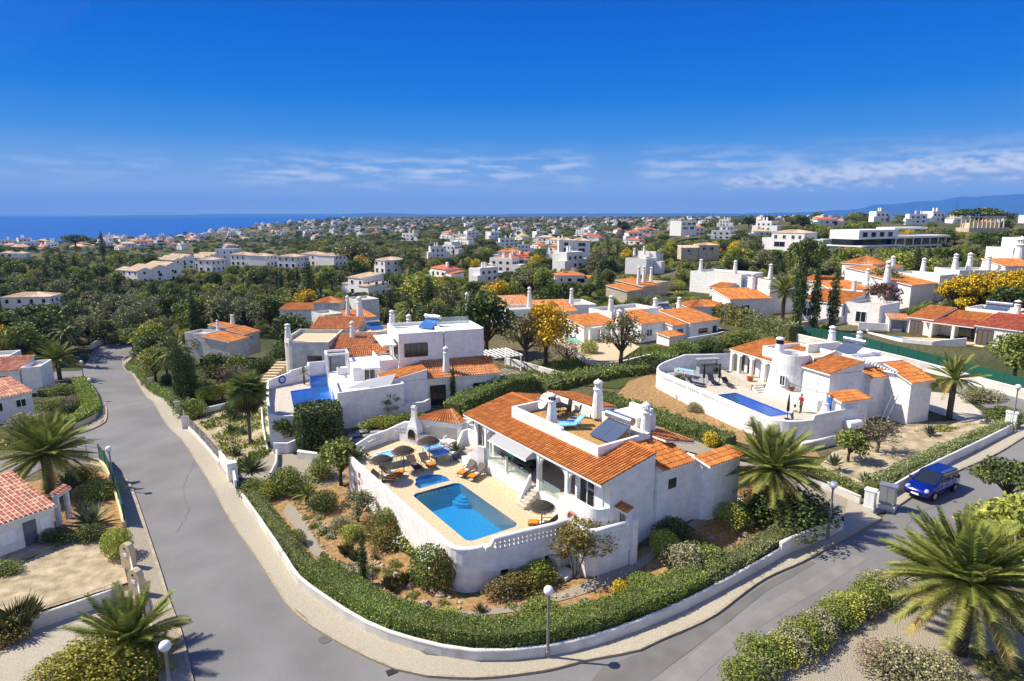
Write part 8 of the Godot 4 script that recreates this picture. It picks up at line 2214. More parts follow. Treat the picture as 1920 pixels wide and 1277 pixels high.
func furniture() -> void:
	parasol("thatched parasol shading two loungers nearest the painted wall", V(-9.28, 4.1, -42.2), 2.3, .82, 1)
	parasol("thatched parasol over the games table in the middle of the three", V(-8.03, 4.1, -43.97), 2.3, .82, 2)
	parasol("thatched parasol standing at the table tennis table", V(-6.4, 4.1, -46), 2.3, .84, 3)
	parasol("thatched parasol standing alone near the lifebuoy and the pool's near end", V(1.79, 4, -35.09), 2.3, .78, 4)
	var lf: Material = M.lounger_frame; var lm: Material = M.lounger_mesh
	var lg := "loungers round the turquoise pool"
	lounger("brown lounger with orange towel by the steps, left one of the pair", V(-3.78, 2.6, -42.69), V(-2.83, 2.7, -44.33), 2.3, M.orange_towel, lf, lm, lg)
	lounger("brown lounger with orange towel by the steps, right one of the pair", V(-3, 2.6, -42.03), V(-2.05, 2.7, -43.72), 2.3, M.orange_towel, lf, lm, lg)
	lounger("brown lounger with dark wine towel between the two pools' parasols", V(-6.8, 2.6, -43.66), V(-7.81, 2.7, -45.27), 2.3, M.wine_towel, lf, lm, lg)
	lounger("brown lounger with orange towel beside the table tennis table", V(-5.95, 2.6, -44.36), V(-6.89, 2.7, -45.7), 2.3, M.orange_towel, lf, lm, lg)
	lounger("brown lounger with orange towel under the first parasol, upper one", V(-8.16, 2.6, -43.07), V(-9.44, 2.8, -43.28), 2.3, M.orange_towel, lf, lm, lg)
	lounger("brown lounger with orange towel under the first parasol, by the wall", V(-8.54, 2.6, -42.22), V(-9.81, 2.8, -42.32), 2.3, M.orange_towel, lf, lm, lg)
	lounger("brown lounger with orange towel beside the lone parasol", V(1.27, 2.6, -35.39), V(2.59, 2.8, -35.34), 2.3, M.orange_towel, lf, lm, lg)
	lounger("pale blue lounger on the roof terrace, nearer one", V(3.16, 6.9, -40.87), V(4.66, 7.1, -41.07), 6.68, null, M.sky_cloth, M.sky_cloth, "blue loungers on the roof terrace")
	lounger("pale blue lounger on the roof terrace, farther one", V(3.61, 6.9, -41.55), V(4.81, 7.1, -41.76), 6.68, null, M.sky_cloth, M.sky_cloth, "blue loungers on the roof terrace")
	var pp := table("table_tennis_table", "blue table tennis table with white lines beside a thatched parasol", w1(-16.95, 2.3, 1.9), Y1, 2.5, 1.42, .76, M.table_blue, M.iron, "table tennis table")
	var ln := MB.new()
	for z in [-.69, 0.0, .69]: ln.box(V(0, .764, z), V(2.48, .006, .03 if z else .015))
	for x in [-1.23, 1.23]: ln.box(V(x, .7645, 0), V(.03, .006, 1.36))
	part("white_line", ln, M.paint, pp)
	var nt := MB.new(); nt.box(V(0, .83, 0), V(.015, .14, 1.6))
	part("net", nt, M.paint, pp)
	var pt := table("games_table", "white framed pool table with pale blue cloth between parasols", w1(-18.0, 2.3, 5.4), Y1, 1.15, 1.75, .8, M.sky_cloth, M.old_white, "pool table")
	var fr := MB.new()
	for z in [-.9, .9]: fr.box(V(0, .78, z), V(1.32, .16, .12))
	for x in [-.6, .6]: fr.box(V(x, .78, 0), V(.12, .16, 1.68))
	part("frame", fr, M.paint, pt)
	table("garden_table", "small white garden table under the tiled shelter", w1(-18.3, 2.3, .2), Y1 + .4, 1.0, .9, .72, M.paint, M.paint)
	for q in [[-17.4, .5, 2.2], [-18.4, 1.2, .3], [-19.2, .2, -1.2]]: chair("white garden chair at the table under the tiled shelter", w1(q[0], 2.3, q[1]), Y1 + q[2], M.paint, "white chairs under the shelter")
	var pot := thing("flower_pot", "dark blue pot with a leafy yellow green plant by the white steps", "flower pot", V(-4.4, 2.3, -46.26))
	var pb := MB.new(); pb.lathe([Vector2(.22, 0), Vector2(.32, .35), Vector2(.34, .5), Vector2(.28, .5), Vector2(.27, .42), Vector2(.01, .42)], Vector3.ZERO, 14)
	part("pot", pb, M.panel, pot)
	grow("yucca", "potted_plant", "leafy yellow green plant standing in the dark blue pot", "plant", V(-4.4, 2.3, -46.26) + V(0, .7, 0), u(1.0), 0)
	table("dining_table", "long teal glass dining table on the veranda behind the glass panels", w1(-9.8, 3.43, -1.1), Y1, 2.5, 1.0, .74, M.green_net, M.iron)
	for i in 3:
		chair("black dining chair on the pool side of the veranda table", w1(-10.6 + i * .8, 3.43, -.42), Y1 + PI, M.black, "black chairs at the veranda table")
		chair("black dining chair on the house side of the veranda table", w1(-10.6 + i * .8, 3.43, -1.8), Y1, M.black, "black chairs at the veranda table")
	chair("black dining chair at the right head of the veranda table", w1(-8.25, 3.43, -1.1), Y1 - PI / 2, M.black, "")
	table("terrace_table", "dark round topped table on the roof terrace behind the satellite dish", w1(-9.8, 6.68, -4.6), Y1, 1.0, 1.0, .72, M.black, M.iron)
	for q in [[-9.0, -4.6, -1.6], [-10.6, -4.6, 1.6], [-9.8, -5.3, 0], [-8.6, -5.2, -1.0], [-9.7, -3.8, 3.1]]: chair("dark terrace chair near the satellite dish on the villa's roof terrace", w1(q[0], 6.68, q[1]), Y1 + q[2], M.iron, "dark chairs on the roof terrace")
	dish("grey satellite dish on the roof terrace beside the black topped chimney", w1(-10.0, 6.68, -3.4), Y1 - .2, .62)
	solar("solar_heater", "solar water heater with steel tank at the near corner of the roof terrace", w1(-3.9, 6.7, -4.2), Y1, 2.1)
	var lb := MB.new()
	var ring := []
	for i in 19: ring.append(V(cos(TAU * i / 18) * .33, sin(TAU * i / 18) * .33, 0))
	lb.tube(ring, .08, .08, 8, false)
	solo("lifebuoy", lb, M.buoy, "faded red lifebuoy hanging on the white veranda wall", "lifebuoy", "", true).transform = Transform3D(Basis(Vector3.UP, Y1), w1(-2.2, 3.15, .40))
	var ac := thing("air_conditioner", "white air conditioner unit on a slab in the wall's corner under the bougainvillea", "air conditioner", V(2.38, 0.55, -33.65), Y1 + .3)
	var ab := MB.new(); ab.box(V(0, .5, 0), V(.9, .85, .4))
	part("housing", ab, M.old_white, ac)
	var fan := MB.new(); fan.tube([V(-.15, .5, .2), V(-.15, .5, .215)], .3, .3, 16)
	part("fan_grille", fan, M.iron, ac)
	var sl := solo("concrete_slab", MB.new(), M.old_white, "pale concrete slab under the air conditioner", "slab")
	var sb := MB.new(); sb.box(V(.2, .2, .1), V(2.0, .65, 1.0))
	sl.mesh = sb.mesh(); sl.transform = Transform3D(Basis(Vector3.UP, Y1 + .3), V(2.51, 0.4, -33.67) - V(0, .2, 0))
	var mu := thing("wall_mural", "painted blue stalks and red flowers on the outside of the long pool wall", "mural", w1(-18.0, 1.6, 7.955), Y1)
	var rr := RandomNumberGenerator.new(); rr.seed = 8
	for i in 5:
		var f := MB.new()
		var c := V(.45 + rr.randf_range(-.3, .3), .55 - i * .33, 0)
		for k in 6:
			var a := TAU * k / 6 + rr.randf()
			f.leaf(c, V(cos(a), sin(a), .04) * rr.randf_range(.22, .34), V(-sin(a), cos(a), 0) * .09)
		part("painted_flower", f, M.flower_red if i % 2 == 0 else M.mauve, mu)
	for i in 4:
		var f := MB.new()
		var x := -.75 + i * .2
		f.tube([V(x, -1.1, 0), V(x + .06, -.2, .0), V(x - .05, .75 - i * .12, 0)], .02, .012, 4)
		for k in 5: f.leaf(V(x, -.7 + k * .28, .005), V(rr.randf_range(-.3, .3), .22, .01), V(.05, .02, 0))
		part("painted_stalk", f, M.panel_blue, mu)
	for q in [["closed black parasol at the upper end of the right villa's pool, left one", V(20.66, 3, -65.64)], ["closed black parasol at the upper end of the right villa's pool, right one", V(22.4, 3, -65.86)], ["closed black parasol at the lower end of the right villa's pool", V(24.73, 3, -54.07)]]:
		var t := thing("closed_parasol", q[0], "parasol", q[1], 0, "closed black parasols of the right villa")
		var p := MB.new(); p.tube([V(0, 0, 0), V(0, 2.3, 0)], .035, .03, 6); p.lathe([Vector2(.26, 0), Vector2(.26, .06), Vector2(.04, .1)], Vector3.ZERO, 10)
		part("pole", p, M.iron, t)
		var c := MB.new(); c.lathe([Vector2(.06, .75), Vector2(.14, .85), Vector2(.11, 1.6), Vector2(.05, 2.3), Vector2(.01, 2.4)], Vector3.ZERO, 8)
		part("canopy", c, M.black, t)
	for q in [[V(21.85, 3.2, -64.91), V(21.78, 3.3, -67.67), "grey lounger by the right villa's pool, middle one"], [V(23.32, 3.2, -64.07), V(22.87, 3.3, -66.3), "grey lounger by the right villa's pool, nearest the patio wall"], [V(20.26, 3.2, -64.91), V(19.09, 3.3, -65.85), "grey lounger by the right villa's pool, against the long wall"]]:
		lounger(q[2], q[0], q[1], 3.0, null, M.iron, M.iron, "grey loungers of the right villa")
	table("garden_table", "pale blue glass garden table on the right villa's grey terrace", w2(-8.2, 3.0, .6), Y2 + .5, 2.2, 1.0, .74, M.sky_cloth, M.grey_metal)
	for i in 4: chair("white chair at the glass table of the right villa", w2(-8.6 + i * .55, 3.0, 1.4 - i * .3), Y2 + PI + .5, M.paint, "white chairs of the right villa")
	var ok := thing("outdoor_kitchen", "dark outdoor kitchen counter against the right villa's back wall", "kitchen counter", w2(-8.7, 3.0, -2.9), Y2 + 1.45)
	var ob := MB.new(); ob.box(V(0, .45, 0), V(2.6, .9, .8))
	part("counter", ob, M.grey_deck, ok)
	var oc := MB.new(); oc.box(V(0, .93, .05), V(2.8, .06, .95))
	part("worktop", oc, M.panel, ok)
	var oh := MB.new(); oh.box(V(0, 1.6, -.2), V(2.8, .12, 1.0)); oh.box(V(-1.3, 1.3, -.4), V(.1, .7, .1)); oh.box(V(1.3, 1.3, -.4), V(.1, .7, .1))
	part("shelf_roof", oh, M.grey_deck, ok)
	var kb := thing("kettle_barbecue", "black round kettle barbecue on the right villa's terrace", "barbecue", w2(-6.4, 3.0, -2.2))
	var kk := MB.new(); kk.ball(V(0, .95, 0), V(.32, .3, .32), 12)
	part("kettle", kk, M.black, kb, true)
	for i in 3:
		var l := MB.new(); l.tube([V(0, .8, 0), V(cos(TAU * i / 3) * .35, 0, sin(TAU * i / 3) * .35)], .025, .02, 4)
		part("leg", l, M.iron, kb)
	for q in [[-2.2, -3.4, .4, "round terracotta planter on the right villa's raised patio"], [3.6, -3.5, .4, "terracotta pot by the right villa's upper railing"]]:
		var pl := thing("planter", q[3], "planter", w2(q[0], 3.56 if q[0] < 0 else 4.0, q[1]))
		var pm := MB.new(); pm.lathe([Vector2(.25, 0), Vector2(.36, .42), Vector2(.38, .5), Vector2(.3, .5), Vector2(.01, .44)], Vector3.ZERO, 12)
		part("pot", pm, M.terracotta, pl)
	var tk := MB.new(); tk.tube([V(-.75, .5, 0), V(-.65, .5, 0), V(.65, .5, 0), V(.75, .5, 0)], .42, .42, 14)
	var tank := solo("gas_tank", tk, M.paint, "white rounded gas tank behind the right villa's terrace wall", "tank", "", true)
	tank.transform = Transform3D(Basis(Vector3.UP, Y2 + PI / 2), w2(10.95, 2.4, -3.6))
	var ld := thing("ladder", "pale ladder leaning in the bare tree on the right villa's plot", "ladder", V(34.28, 1.71, -55.76), -.5)
	var lr := MB.new()
	for s in [-.22, .22]: lr.tube([V(s, 0, 0), V(s + .9, 3.0, -1.0)], .03, .03, 4)
	part("rail", lr, M.steel, ld)
	for i in 8:
		var rg := MB.new(); rg.tube([V(-.22 + i * .11, .35 + i * .35, -.12 - i * .117), V(.22 + i * .11, .35 + i * .35, -.12 - i * .117)], .02, .02, 4)
		part("rung", rg, M.steel, ld)
	var hz := MB.new()
	for k in 2:
		var hr := []
		for i in 17: hr.append(V(cos(TAU * i / 16) * (.36 - k * .06), sin(TAU * i / 16) * (.42 - k * .06), .03 * k))
		hz.tube(hr, .05, .05, 6, false)
	solo("hose_reel", hz, M.blue_paint, "blue coiled hose hanging on the wall above the cobalt pool", "hose").transform = Transform3D(Basis(Vector3.UP, Y3 + .35), w3(-14.9, 3.0, -6.4))
func skin(bones: Array, cell: float, pad := .03) -> ArrayMesh:
	var lo := V(1e9, 1e9, 1e9); var hi := -lo
	for b in bones:
		var m := maxf(b[2], b[3]) + pad
		lo = lo.min(b[0] - u(m)).min(b[1] - u(m)); hi = hi.max(b[0] + u(m)).max(b[1] + u(m))
	var n := Vector3i(((hi - lo) / cell).ceil()) + Vector3i.ONE
	var val := PackedFloat32Array(); val.resize(n.x * n.y * n.z)
	for z in n.z:
		for y in n.y:
			for x in n.x:
				var p := lo + V(x, y, z) * cell
				var d := 1.0
				for b in bones:
					var ab: Vector3 = b[1] - b[0]
					var t := clampf((p - b[0]).dot(ab) / maxf(ab.length_squared(), 1e-8), 0, 1)
					var e: float = (p - b[0] - ab * t).length() - lerpf(b[2], b[3], t)
					var k := cell * 1.6
					var h := maxf(k - absf(d - e), 0.0) / k
					d = minf(d, e) - h * h * k * .25
				val[x + n.x * (y + n.y * z)] = d
	var id := {}
	var vs := []; var cs := []
	for z in n.z - 1:
		for y in n.y - 1:
			for x in n.x - 1:
				var s := V(0, 0, 0); var c := 0; var neg := 0
				var q := []
				for k in 8: q.append(val[(x + (k & 1)) + n.x * ((y + ((k >> 1) & 1)) + n.y * (z + (k >> 2)))])
				for k in 8: neg += 1 if q[k] < 0 else 0
				if neg == 0 or neg == 8: continue
				for k in 8:
					for m in [1, 2, 4]:
						if k & m: continue
						var a: float = q[k]; var b2: float = q[k | m]
						if (a < 0) == (b2 < 0): continue
						var t := a / (a - b2)
						var pa := V(k & 1, (k >> 1) & 1, k >> 2); var pb := V((k | m) & 1, ((k | m) >> 1) & 1, (k | m) >> 2)
						s += pa.lerp(pb, t); c += 1
				id[x + n.x * (y + n.y * z)] = vs.size()
				var p := lo + (V(x, y, z) + s / c) * cell
				vs.append(p)
				var best := 1e9; var bc := Color.WHITE
				for b in bones:
					var ab: Vector3 = b[1] - b[0]
					var t := clampf((p - b[0]).dot(ab) / maxf(ab.length_squared(), 1e-8), 0, 1)
					var e: float = (p - b[0] - ab * t).length() - lerpf(b[2], b[3], t)
					if e < best: best = e; bc = b[4]
				cs.append(bc)
	var st := SurfaceTool.new(); st.begin(Mesh.PRIMITIVE_TRIANGLES)
	for i in vs.size(): st.set_color(cs[i]); st.add_vertex(vs[i])
	for z in range(1, n.z - 1):
		for y in range(1, n.y - 1):
			for x in range(1, n.x - 1):
				var i0 := x + n.x * (y + n.y * z)
				for ax in 3:
					var i1: int = i0 + [1, n.x, n.x * n.y][ax]
					if (val[i0] < 0) == (val[i1] < 0): continue
					var da: int = [n.x, n.x * n.y, 1][ax]; var db: int = [n.x * n.y, 1, n.x][ax]
					var f := [id[i0 - da - db], id[i0 - db], id[i0], id[i0 - da]]
					if val[i0] < 0: f = [f[3], f[2], f[1], f[0]]
					for k in [0, 1, 2, 0, 2, 3]: st.add_index(f[k])
	st.generate_normals()
	return st.commit()
func hand(bones: Array, wrist: Vector3, d: Vector3, out: Vector3, c: Color) -> void:
	var side := d.cross(out).normalized()
	bones.append([wrist, wrist + d * .085, .028, .032, c])
	for i in 4:
		var k := wrist + d * .095 + side * (i - 1.5) * .021
		var l: float = [.062, .074, .070, .054][i]
		var m := k + d * l * .55 + out * .008
		bones.append([k, m, .0105, .0095, c]); bones.append([m, m + (d * .5 + out * .85).normalized() * l * .5, .0095, .008, c])
	var tb := wrist + d * .03 + side * -.03
	bones.append([tb, tb + (d * .6 - side * .6 + out * .4).normalized() * .05, .012, .0105, c]); bones.append([tb + (d * .6 - side * .6 + out * .4).normalized() * .05, tb + (d * .9 - side * .45 + out * .6).normalized() * .085, .0105, .009, c])
func person(label: String, at: Vector3, yaw: float, shirt: Color, pants: Color, hair: Color, bend: bool) -> void:
	var t := thing("person", label, "person", at, yaw)
	var sk := Color(.34, .19, .12); var shoe := Color(.05, .05, .055)
	var hip := V(0, .93, 0); var chest := V(0, 1.30, .02); var neck := V(0, 1.47, .0)
	if bend: hip = V(0, .88, -.08); chest = V(0, 1.20, .10); neck = V(0, 1.36, .2)
	var b := []
	b.append([hip + V(-.07, .02, 0), hip + V(.07, .02, 0), .125, .125, pants])
	b.append([hip + V(0, .1, 0), chest, .135, .16, shirt]); b.append([chest + V(-.11, .05, 0), chest + V(.11, .05, 0), .10, .10, shirt])
	b.append([neck + V(0, -.05, -.01), neck + V(0, .06, .01), .055, .05, sk])
	var hd := []
	var hc := neck + V(0, .16, .035)
	hd.append([hc + V(0, .03, -.012), hc + V(0, .03, .012), .092, .088, sk]); hd.append([hc + V(0, -.05, .03), hc + V(0, -.06, .04), .06, .055, sk]); hd.append([neck + V(0, .02, 0), hc, .05, .06, sk])
	hd.append([hc + V(0, .01, .098), hc + V(0, -.015, .112), .012, .016, sk])
	for s in [-1, 1]: hd.append([hc + V(.088 * s, .015, -.005), hc + V(.092 * s, -.02, -.005), .016, .012, sk])
	hd.append([hc + V(0, .06, -.03), hc + V(0, .075, -.01), .092, .094, hair])
	for s in [-1, 1]:
		hd.append([hc + V(.032 * s, .018, .085), hc + V(.034 * s, .018, .086), .011, .011, Color(.03, .02, .02)])
	hd.append([hc + V(-.02, -.052, .086), hc + V(.02, -.052, .086), .009, .009, Color(.3, .1, .08)])
	for s in [-1, 1]:
		var fx: float = .1 * s; var fz: float = (.06 if s > 0 else -.05)
		var knee := V(fx * 1.05, .49, fz * .6 + (.06 if bend else .02)); var ank := V(fx, .09, fz)
		b.append([hip + V(.085 * s, -.02, 0), knee, .098, .066, pants]); b.append([knee, ank, .062, .046, pants])
		b.append([ank + V(0, -.04, -.04), ank + V(0, -.055, .15), .045, .036, shoe])
		var sh := chest + V(.20 * s, .08, 0)
		var el := sh + (V(.06 * s, -.28, .05) if not bend else V(.05 * s, -.22, .18))
		var wr := el + (V(-.03 * s, -.20, .16) if not bend else V(-.02 * s, -.12, .22))
		b.append([chest + V(.12 * s, .07, 0), sh, .075, .066, shirt]); b.append([sh, sh.lerp(el, .62), .06, .052, shirt]); b.append([sh.lerp(el, .6), el, .044, .040, sk]); b.append([el, wr, .040, .028, sk])
		var hb := []
		var d := (wr - el).normalized()
		hb.append([wr - d * .04, wr, .028, .028, sk])
		hand(hb, wr, d, V(-.6 * s, -.2, .5).normalized(), sk)
		part("hand", skin(hb, .008), M.plain, t)
	part("body", skin(b, .03), M.plain, t)
	part("head", skin(hd, .012), M.plain, t)
func people() -> void:
	person("person in a red shirt and dark trousers standing by the right villa's pool", V(26.84, 3, -56.1), -1.2, Color(.42, .02, .025), Color(.07, .07, .08), Color(.03, .02, .015), false)
	person("person in a white shirt stooping beside the closed parasol at the pool's lower end", V(24.66, 3, -53.04), 1.9, Color(.7, .7, .7), Color(.12, .12, .13), Color(.03, .02, .015), true)
func far_house_mesh(sd: int, roof: int) -> ArrayMesh:
	var r := RandomNumberGenerator.new(); r.seed = sd
	var mb := MB.new()
	var white := Color(.70, .69, .67)
	var rc: Color = [Color(.50, .17, .05), Color(.55, .36, .20), Color(.72, .71, .69), Color(.46, .12, .06)][roof]
	var w := 9.0; var d := 7.0; var h := 3.2 + 2.8 * (sd % 2)
	mb.col = white
	mb.box(V(0, h / 2 - 1, 0), V(w, h + 2, d)); mb.box(V(w * .62, h * .3 - .5, d * .1), V(w * .5, h * .6 + 1, d * .8)); mb.box(V(-w * .5, h * .28 - .5, d * .3), V(w * .4, h * .56 + 1, d * .6))
	if roof != 2:
		mb.col = rc
		var a := V(-w / 2 - .3, h, d / 2 + .3); var b := V(w / 2 + .3, h, d / 2 + .3); var c := V(w / 2 + .3, h, -d / 2 - .3); var e := V(-w / 2 - .3, h, -d / 2 - .3)
		var p := V(-w * .15, h + 1.5, 0); var q := V(w * .15, h + 1.5, 0)
		mb.quad(a, p, q, b); mb.quad(c, q, p, e); mb.tri(b, q, c); mb.tri(e, p, a)
		mb.quad(V(w * .37, h * .6 + .02, d * .52), V(w * .37, h * .6 + .9, -d * .3), V(w * .88, h * .6 + .9, -d * .3), V(w * .88, h * .6 + .02, d * .52))
	else:
		mb.box(V(0, h + .2, d * .47), V(w, .5, .2)); mb.box(V(w * .47, h + .2, 0), V(.2, .5, d * .9)); mb.box(V(-w * .47, h + .2, 0), V(.2, .5, d * .9))
	mb.col = white
	for i in 2: mb.box(V(r.randf_range(-3, 3), h + 1.4, r.randf_range(-2, 1)), V(.8, 2.4, .8))
	mb.col = Color(.03, .035, .045)
	for k in int(h / 2.8):
		for i in 3: mb.box(V(-2.8 + i * 2.8, 1.4 + k * 2.8, d / 2 + .03), V(1.1, 1.2, .06)); mb.box(V(w / 2 + .03, 1.4 + k * 2.8, -1.8 + i * 1.8), V(.06, 1.1, .9))
	return mb.mesh()
func town_row() -> void:
	var lab := ["white town house with pitched tan roofs at the lower end of the left terrace row", "white town house in the upper left row, left end above the terrace", "white town house in the upper left row, second from its left end", "tall white flat topped town house at the right end of the upper left row", "square white house with tan pyramid roof below the upper row", "white house with tan pyramid roofs right of the square one", "white semi detached house with tan pyramid roof and dark windows in the middle left", "pair of white houses with tan pyramid roofs beside the big eucalyptus", "white cube house with tan roof right of the big eucalyptus", "white house with three tan roofs standing free among trees in the centre left", "pale blue white house with tan roof and dark windows at the left edge", "white house with flat tan roof at the far left edge"]
	var at := [[V(-169.1, -10, -269.4), V(-155.4, -10, -261.7), 2, 20], [V(-191.6, -6, -339.7), V(-177, -6, -332.7), 2, 12], [V(-189.6, -5, -370.1), V(-177.6, -5, -365.8), 2, 12], [V(-182.3, -5, -388.7), V(-170.2, -5, -388.7), 3, 10], [V(-147.2, -6, -295.8), V(-139.4, -6, -293.1), 2, 9], [V(-147.1, -5, -330.6), V(-125.7, -5, -323.7), 2, 9], [V(-116.8, -4, -314.5), V(-106.2, -4, -311.2), 2, 10], [V(-110.7, -4, -332.1), V(-90, -4, -321.3), 2, 9], [V(-60.1, -3, -275.7), V(-54.4, -3, -270.4), 2, 12], [V(-54.4, -3, -208.6), V(-44.5, -3, -201.1), 2, 9], [V(-165.1, -10, -201.7), V(-150.9, -10, -204), 2, 9], [V(-338, -8, -417.8), V(-324.2, -8, -422.9), 1, 9]]
	for i in at.size():
		var A: Vector3 = at[i][0]; var B: Vector3 = at[i][1]
		A.y = gh(A.x, A.z); B.y = A.y
		var h := front("town_house", lab[i], A, B, "", "house")
		var w := wid(A, B); var d: float = at[i][3]; var fl: int = at[i][2]
		var wb := MB.new()
		var hh := fl * 3.0
		var steps := 3 if i < 3 else 1
		for s in steps:
			var z0 := -d * (s + 1) / steps + .1; var z1 := -d * s / steps
			var up := s * .8
			if i < 3: block(h, wb, 0, w * .96, z0, z1, -3, hh - .6 + up, "gx", 1.2, TILE_PALE, .6, 2.0)
			elif i == 3: block(h, wb, 0, w, z0, z1, -3, hh, "flat", 0)
			elif i == 9: block(h, wb, 0, w * .6, z0, z1, -3, hh, "+z", 1.0, TILE_PALE, .6, 2.0); block(h, wb, w * .62, w, z0 + 3, z1 + 2, -3, hh * .65, "+z", .8, TILE_PALE, .6, 2.0); block(h, wb, -w * .4, -.1, z0, z1 - 1, -3, hh * .6, "+z", .8, TILE_PALE, .6, 2.0)
			elif w > 13.0 and i != 10: block(h, wb, 0, w * .48, z0, z1, -3, hh, "hip", 1.3, TILE_PALE, .6, 2.0); block(h, wb, w * .5, w, z0, z1 + .6, -3, hh - .4, "hip", 1.3, TILE_PALE, .6, 2.0)
			else: block(h, wb, 0, w, z0, z1, -3, hh - .2, "hip", 1.2, TILE_PALE, .6, 2.0)
			if i < 3 and s: win(h, V(w * .96 + .02, hh * .4 + up, (z0 + z1) / 2), 1.6, 1.4, PI / 2, 0)
		part("wall", wb, M.white, h)
		var n := maxi(2, int(w / 3.2))
		for f in fl:
			for k in n: win(h, V(w * (k + .5) / n, 1.5 + f * 3.0, .02), 1.1 if f else 1.5, 1.3 if f else 1.7, 0, 0)
			for k in 3: win(h, V(w * (.96 if i < 3 else 1.0) + .02, 1.5 + f * 3.0, -d * (k + .5) / 3.2), 1.1, 1.2, PI / 2, 0)
	var A := V(119.7, 7.5, -218.2); var B := V(167.5, 7.5, -244.5)
	A.y = gh(A.x, A.z); B.y = A.y
	var h := front("modern_building", "long white modernist block with dark glass bands on the hill at the right", A, B, "", "building")
	var w := wid(A, B)
	var wb := MB.new()
	for q in [[0, w * .30, -12, 0, 3.2, 0], [0, w * .42, -12, -1, 8.8, 5.6], [w * .30, w, -12, -2, 3.0, 0], [w * .36, w * 1.02, -12, 0, 6.4, 5.6], [w * .5, w * .9, -12, -5, 9.4, 8.7], [-w * .02, w * .45, -13, 1.2, 3.5, 3.1], [w * .30, w * .62, -3, 4.5, .9, -3.0]]: wb.span(V(q[0], q[5] if q[5] else -4.0, q[2]), V(q[1], q[4], q[3]))
	for i in 7: wb.box(V(w * (.38 + i * .1), 4.3, -.3), V(.35, 2.6, .35))
	part("wall", wb, M.white, h)
	for i in 6: win(h, V(w * (.43 + i * .1), 4.3, -1.9), w * .085, 2.4, 0, 1, M.dark_glass)
	for i in 4: win(h, V(w * (.06 + i * .09), 7.2, -.96), w * .05, 1.7, 0, 0); win(h, V(w * (.05 + i * .07), 1.6, .03), w * .045, 1.6, 0, 0)
	for i in 7: win(h, V(w * (.36 + i * .09), 1.4, -1.97), w * .07, 2.0, 0, 1)
	var gb := MB.new(); gb.span(V(0, 2.8, -11), V(w, 5.6, -3))
	part("glass_band", gb, M.dark_glass, h)
	simple("big white mansion with tan roof, balcony and arches left of the modernist block", V(115.4, 7, -283.5), V(126, 7, -269.9), [[0, 15, -11, 0, 6.4, "hip", 1.3], [-5, -.2, -9, -1, 3.6, "flat", 0], [15.2, 22, -10, -2, 3.4, "flat", 0]], [[2, 4.6, 0, 1.4, 1.6], [6, 4.6, 0, 1.4, 1.6], [10, 4.6, 0, 1.4, 1.6], [13, 4.6, 0, 1.2, 1.6], [4, 1.4, 0, 5, 2.2], [11, 1.4, 0, 2, 2.2]], [], TILE_PALE, null, "", .6, -3)
	simple("white flat villa with dark glass left of the tall skyline tree, below the horizon", V(122.6, 10, -463.2), V(143.4, 10, -479.8), [[0, 18, -10, 0, 6.2, "flat", 0]], [[3, 4.6, 0, 4, 1.6], [9, 4.6, 0, 4, 1.6], [15, 4.6, 0, 4, 1.6], [5, 1.5, 0, 6, 1.8], [13, 1.5, 0, 5, 1.8]], [], TILE, null, "", .6, -4)
	simple("white two storey house with tan hip roof and grey glass front in the centre distance", V(22.7, 3, -307.5), V(37.5, 3, -307.5), [[0, 7, -10, 0, 6.0, "hip", 1.3], [7.2, 15, -10, 1, 5.8, "hip", 1.3]], [[3.5, 4.2, 0, 2.0, 1.6], [11, 4.0, 1, 3.6, 1.8], [3.5, 1.4, 0, 2.4, 1.8], [11, 1.3, 1, 3, 1.8]], [[2, 6.5, -5, 2, .5]], TILE_PALE, null, "", .6, -3)
	var ph := thing("pergola_house", "tan house with open post and beam pergola frames on the right skyline", "house", V(218, 10, -304.6), .1)
	ph.position.y = gh(ph.position.x, ph.position.z)
	var pb := MB.new()
	for i in 9: pb.box(V(i * 2.2, 4.5, 0), V(.5, 5, .5)); pb.box(V(i * 2.2, 4.5, -5), V(.5, 5, .5))
	pb.box(V(8.8, 7.2, 0), V(19, .6, .7)); pb.box(V(8.8, 7.2, -5), V(19, .6, .7)); pb.box(V(9, 0, -3), V(20, 4, 8))
	part("pergola_frame", pb, M.cream, ph)
	var wp := MB.new(); wp.box(V(9, 3.0, -4), V(16, 2.6, 5))
	part("wall", wp, M.sandstone, ph)
